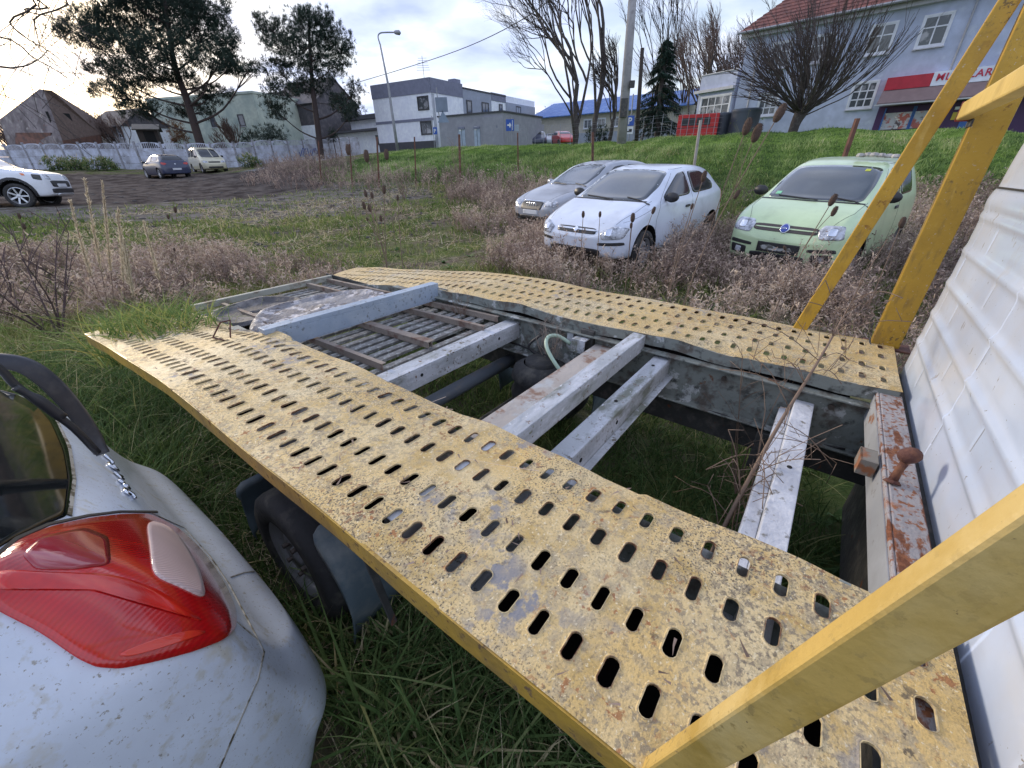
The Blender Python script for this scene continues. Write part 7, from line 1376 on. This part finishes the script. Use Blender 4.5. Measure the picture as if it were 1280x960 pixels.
# bare branching trees
def grow(mb, rb, p, d, L_, r, depth, rs, upk=.12, spread=.55, minr=.02, split=(2, 3), wig=.12, ratio=.74):
    pts = [p]; q = p; dd = d; n = 4
    for i in range(n): dd = nrm(dd+np.array([rs.gauss(0, wig), rs.gauss(0, wig), rs.gauss(0, wig)+upk*.3])); q = q+dd*L_/n; pts.append(q)
    if r > minr: mb.tube(pts, list(np.linspace(r, r*.72, len(pts))), 7 if r > .1 else 5 if r > .05 else 4, cap=False)
    else:
        for i in range(n): rb.append((pts[i], pts[i+1], r*2))
    if depth == 0: return
    for k in range(rs.randint(*split)):
        a = rs.uniform(.3, 1)*spread; ax_ = nrm(np.cross(dd, rs.choice([[1, 0, .2], [0, 1, .1], [.7, .7, 0], [-.6, .8, .1]]))+np.array([rs.gauss(0, .6) for _ in range(3)])*.6); nd_ = dd*math.cos(a)+ax_*math.sin(a)+np.array([0, 0, upk]); nd_[2] = max(nd_[2], .04); nd_ = nrm(nd_); s_ = pts[rs.randint(2, n)] if k else pts[-1]
        grow(mb, rb, s_, nd_, L_*ratio*rs.uniform(.8, 1.15), r*.64*rs.uniform(.85, 1.1), depth-1, rs, upk, spread, minr, split, wig, ratio)
def bare_tree(name, label, base, stems, depth, mt_b, mt_t, seed, minr=.02, tw=1., **kw):
    rs = random.Random(seed); base = np.array(base, float); o = empty(name, base, 0, label, 'tree'); mb = MB(); rb = []
    for (p, d, L_, r) in stems: grow(mb, rb, np.array(p, float), nrm(d), L_, r, depth, rs, minr=minr, **kw)
    mb.build('trunk', mt_b, o, smooth=True)
    if rb:
        A = np.array([a for a, b_, c0 in rb]); Bq = np.array([b_ for a, b_, c0 in rb]); w = np.array([c0 for a, b_, c0 in rb])*tw; d = Bq-A; Ln = np.linalg.norm(d, axis=1); r_ = Rib(); sd = unit(np.cross(d, [0, 1, 0])+1e-6); r_.add(A, d/Ln[:, None], Ln, w, np.zeros((len(A), 3)), 1, taper=False, side=sd); r_.add(A, d/Ln[:, None], Ln, w, np.zeros((len(A), 3)), 1, taper=False, side=np.cross(sd, d/Ln[:, None])); r_.build('crown', mt_t, o)
    return o
bp_ = gp(718, 174, 28); bare_tree('bare_tree', 'large bare tree with a dark forked trunk left of the concrete pole', bp_, [((0, 0, -.3), (-.02, 0, 1), 3.3, .17), ((-.03, 0, -.1), (-.12, .1, 1), 3.2, .10), ((.02, 0, -.1), (.12, -.1, 1), 3.4, .09)], 8, m_bark, m_twig, 14, spread=.78, upk=.20, ratio=.75, minr=.03, wig=.12)
bp_ = gp(741, 173, 29); bare_tree('bare_tree', 'tall slim bare tree close against the concrete pole', bp_, [((0, 0, -.3), (.02, 0, 1), 4.2, .17), ((.02, 0, -.1), (.14, .1, 1), 4.0, .09)], 7, m_bark, m_twig, 8, spread=.60, upk=.22, ratio=.76, minr=.03)
bp_ = gp(760, 174, 31); bare_tree('bare_tree', 'smaller crooked bare tree behind the concrete pole', bp_, [((0, 0, -.3), (-.10, 0, 1), 1.9, .15), ((0, 0, 0), (.35, 0, 1), 2.0, .09)], 6, m_bark, m_twig, 23, spread=.62, upk=.18, ratio=.78, minr=.025)
bp_ = gp(806, 172, 30); bare_tree('bare_tree', 'thin bare tree between the wooden pole and the spruce', bp_, [((-.3, 0, -.3), (.12, 0, 1), 2.6, .10)], 6, m_bark, m_twig, 31, spread=.5, upk=.2, ratio=.76, minr=.02)
for k, (px, Yd, sd, hh_, mtt, lab) in enumerate(((868, 46, 3, 3.0, m_rtwig, 'reddish bare tree behind the flat annex'), (905, 50, 4, 3.2, m_twig, 'grey bare tree behind the annex, beside the blue house'), (850, 55, 6, 3.0, m_rtwig, 'russet bare tree behind the spruce'), (890, 48, 9, 3.0, m_rtwig, 'brown bare tree above the annex roof'), (925, 52, 12, 3.2, m_twig, 'bare tree touching the corner of the blue house'))):
    bp_ = gp(px, 168, Yd); bare_tree('bare_tree', lab, bp_, [((0, 0, -.3), (.03, 0, 1), hh_, .20), ((0, 0, 0), (.35, 0, 1), hh_, .12), ((0, 0, 0), (-.35, .2, 1), hh_, .12)], 6, m_bark, mtt, sd+40, spread=.6, upk=.20, ratio=.78, minr=.05, tw=.8, split=(2, 3))
for px, Yd, sd, hh_, lab in ((110, 66, 7, 2.3, 'hazy bare tree behind the small white house'), (150, 60, 8, 2.0, 'bare shrub-like tree behind the fence left of the pine'), (290, 52, 9, 1.4, 'pale leafless bush against the mint green block'), (442, 78, 10, 2.6, 'distant bare tree behind the workshop roofs'), (10, 58, 13, 1.8, 'scrubby bare tree in front of the ruined house')):
    bp_ = gp(px, 180, Yd); bare_tree('bare_tree', lab, bp_, [((0, 0, 0), (.05, 0, 1), hh_, .12), ((0, 0, 0), (.5, 0, 1), hh_*.8, .09), ((0, 0, 0), (-.5, .1, 1), hh_*.8, .09)], 5, m_bark, m_rtwig, sd+60, spread=.55, upk=.2, ratio=.78, minr=.05, tw=1.4, split=(2, 4))
# pollarded tree in front of the blue house
bp_ = gp(990, 168, 24); wl = empty('pollard_tree', bp_, 0, 'pollarded tree with a short trunk and a fan of bare shoots before the blue house', 'tree'); rs = random.Random(2); mb = MB(); tk = [np.array(p) for p in ((0, 0, -.4), (.0, 0, .2), (.06, 0, .7), (.22, 0, 1.15))]; mb.tube(spline(tk, 4), [.30, .27, .25, .24, .22, .22, .22, .23, .24, .26, .28, .30, .24], 10); rb = []
for i in range(95):
    a = rs.uniform(0, math.tau); el_ = rs.uniform(.05, 1.0); e_ = R(4+80*el_); d = np.array([math.cos(a)*math.cos(e_), math.sin(a)*math.cos(e_)*.8, math.sin(e_)]); s_ = tk[-1]+np.array([math.cos(a)*.18, math.sin(a)*.18, rs.uniform(-.25, .1)]); grow(mb, rb, s_, nrm(d), 1.5*rs.uniform(.75, 1.15), .034*rs.uniform(.7, 1.2), 3, rs, upk=.08, spread=.36, minr=.018, split=(2, 3), wig=.07, ratio=.80)
mb.build('trunk', m_bark, wl, smooth=True); A = np.array([a for a, b_, c0 in rb]); Bq = np.array([b_ for a, b_, c0 in rb]); w = np.array([c0 for a, b_, c0 in rb]); d = Bq-A; Ln = np.linalg.norm(d, axis=1); r_ = Rib(); sd = unit(np.cross(d, [0, 1, 0])+1e-6); r_.add(A, d/Ln[:, None], Ln, w, np.zeros((len(A), 3)), 1, taper=False, side=sd); r_.build('crown', m_twig, wl)
# twigs of a near tree hanging in at the upper left
bp_ = np.array([-9.5, 5.2, h1(-9.5, 5.2)]); o = empty('bare_tree', bp_, 0, 'near tree outside the frame whose bare twigs hang into the upper left corner', 'tree'); mb = MB(); mb.tube([(0, 0, -.3), (.2, .1, 2), (.5, .1, 4.5)], [.16, .13, .08], 8)
rs = random.Random(8)
for (s_, pxs) in (((.3, .1, 2.6), [(-60, 40), (48, 76), (98, 108)]), ((.3, .1, 2.9), [(-50, 78), (20, 84), (48, 74), (60, 62)]), ((.5, .1, 4.3), [(-10, -30), (12, 28), (40, 52), (60, 60)]), ((.5, .1, 4.4), [(30, -30), (42, 25), (50, 60)]), ((.2, .1, 2.3), [(-60, 100), (0, 118), (28, 128)]), ((.5, .1, 4.5), [(0, -20), (30, 12), (62, 20)])):
    pts = [np.array(s_)]+[G(a, b_, 5.0+.25*k)-bp_ for k, (a, b_) in enumerate(pxs)]; cv = spline(pts, 5); mb.tube(cv, list(np.linspace(.012, .003, len(cv))), 5)
    for j in range(12):
        q_ = cv[rs.randint(6, len(cv)-1)]; dd_ = nrm([rs.gauss(.3, .8), rs.gauss(0, .5), rs.gauss(-.1, .8)]); l_ = rs.uniform(.25, .75); cq = spline([q_, q_+dd_*l_*.5+[0, 0, -.02], q_+dd_*l_+[0, 0, -.08]], 3); mb.tube(cq, .0032, 3)
mb.build('trunk', m_bark, o, smooth=True)
# shrubs at the foot of the fence, wooded ridge far behind
for px, Yd, rad, lab in ((75, 40, 1.1, 'dark bramble clump at the foot of the fence, left of the dark hatchback'), (125, 39, 1.3, 'bigger bramble clump at the foot of the fence'), (96, 39.5, .8, 'small bramble between the two larger clumps'), (315, 40, .8, 'low green weeds beside the beige van')):
    p = gp(px, 215, Yd); lobes_tree('bramble_bush', lab, p, [(p+np.array([0, 0, .5]), (rad, .7, .6)), (p+np.array([rad*.7, 0, .35]), (rad*.7, .6, .45))], [p, p+np.array([0, 0, .6])], .05, m_deep, 10, 260, size=.22, leaf_w=.06)['category'] = 'bush'
rd = Rib(); n = 5000; xx = rng.uniform(-75, 95, n); yy = rng.uniform(92, 104, n); zz = h1(0, 95)+rng.random(n)**.7*(4+2.2*np.sin(xx*.11)+1.2*np.sin(xx*.31+1)+.8*np.sin(xx*.9)); i = np.repeat(np.arange(n), 6); rd.add(np.stack([xx, yy, zz], 1)[i]+rng.normal(0, .5, (n*6, 3)), unit(rng.normal(0, 1, (n*6, 3))), rng.uniform(.4, 1.2, n*6), .16, np.zeros((n*6, 3)), 1)
tag(rd.build('distant_wood', leafmat('distant_foliage', [(0, (.05, .055, .05)), (.6, (.10, .085, .075)), (1, (.16, .12, .10))])), 'far hazy belt of mixed trees behind the houses', 'wood', kind='stuff')
# scattered stones and clods on the lot
cl_ = MB(); rs = random.Random(6)
for i in range(420):
    x_, y_ = (rs.uniform(-22, -8), rs.uniform(14, 30)) if i < 220 else (rs.uniform(-12, -2), rs.uniform(9, 20)); s_ = rs.uniform(.03, .12)
    cl_.lathe([(0, -.4), (.8, -.2), (1, .1), (.5, .5), (0, .6)], 6, Matrix.Translation(Vector((x_, y_, h1(x_, y_))))@Matrix.Rotation(rs.uniform(0, 6), 4, 'Z')@Matrix.Diagonal((s_, s_*rs.uniform(.6, 1.3), s_*.6, 1)))
tag(cl_.build('mud_clods', mat('mud_clod', (.07, .062, .06), .9, bump=.4), None, fix=True), 'clods and stones strewn over the muddy lot', 'clods', kind='stuff')
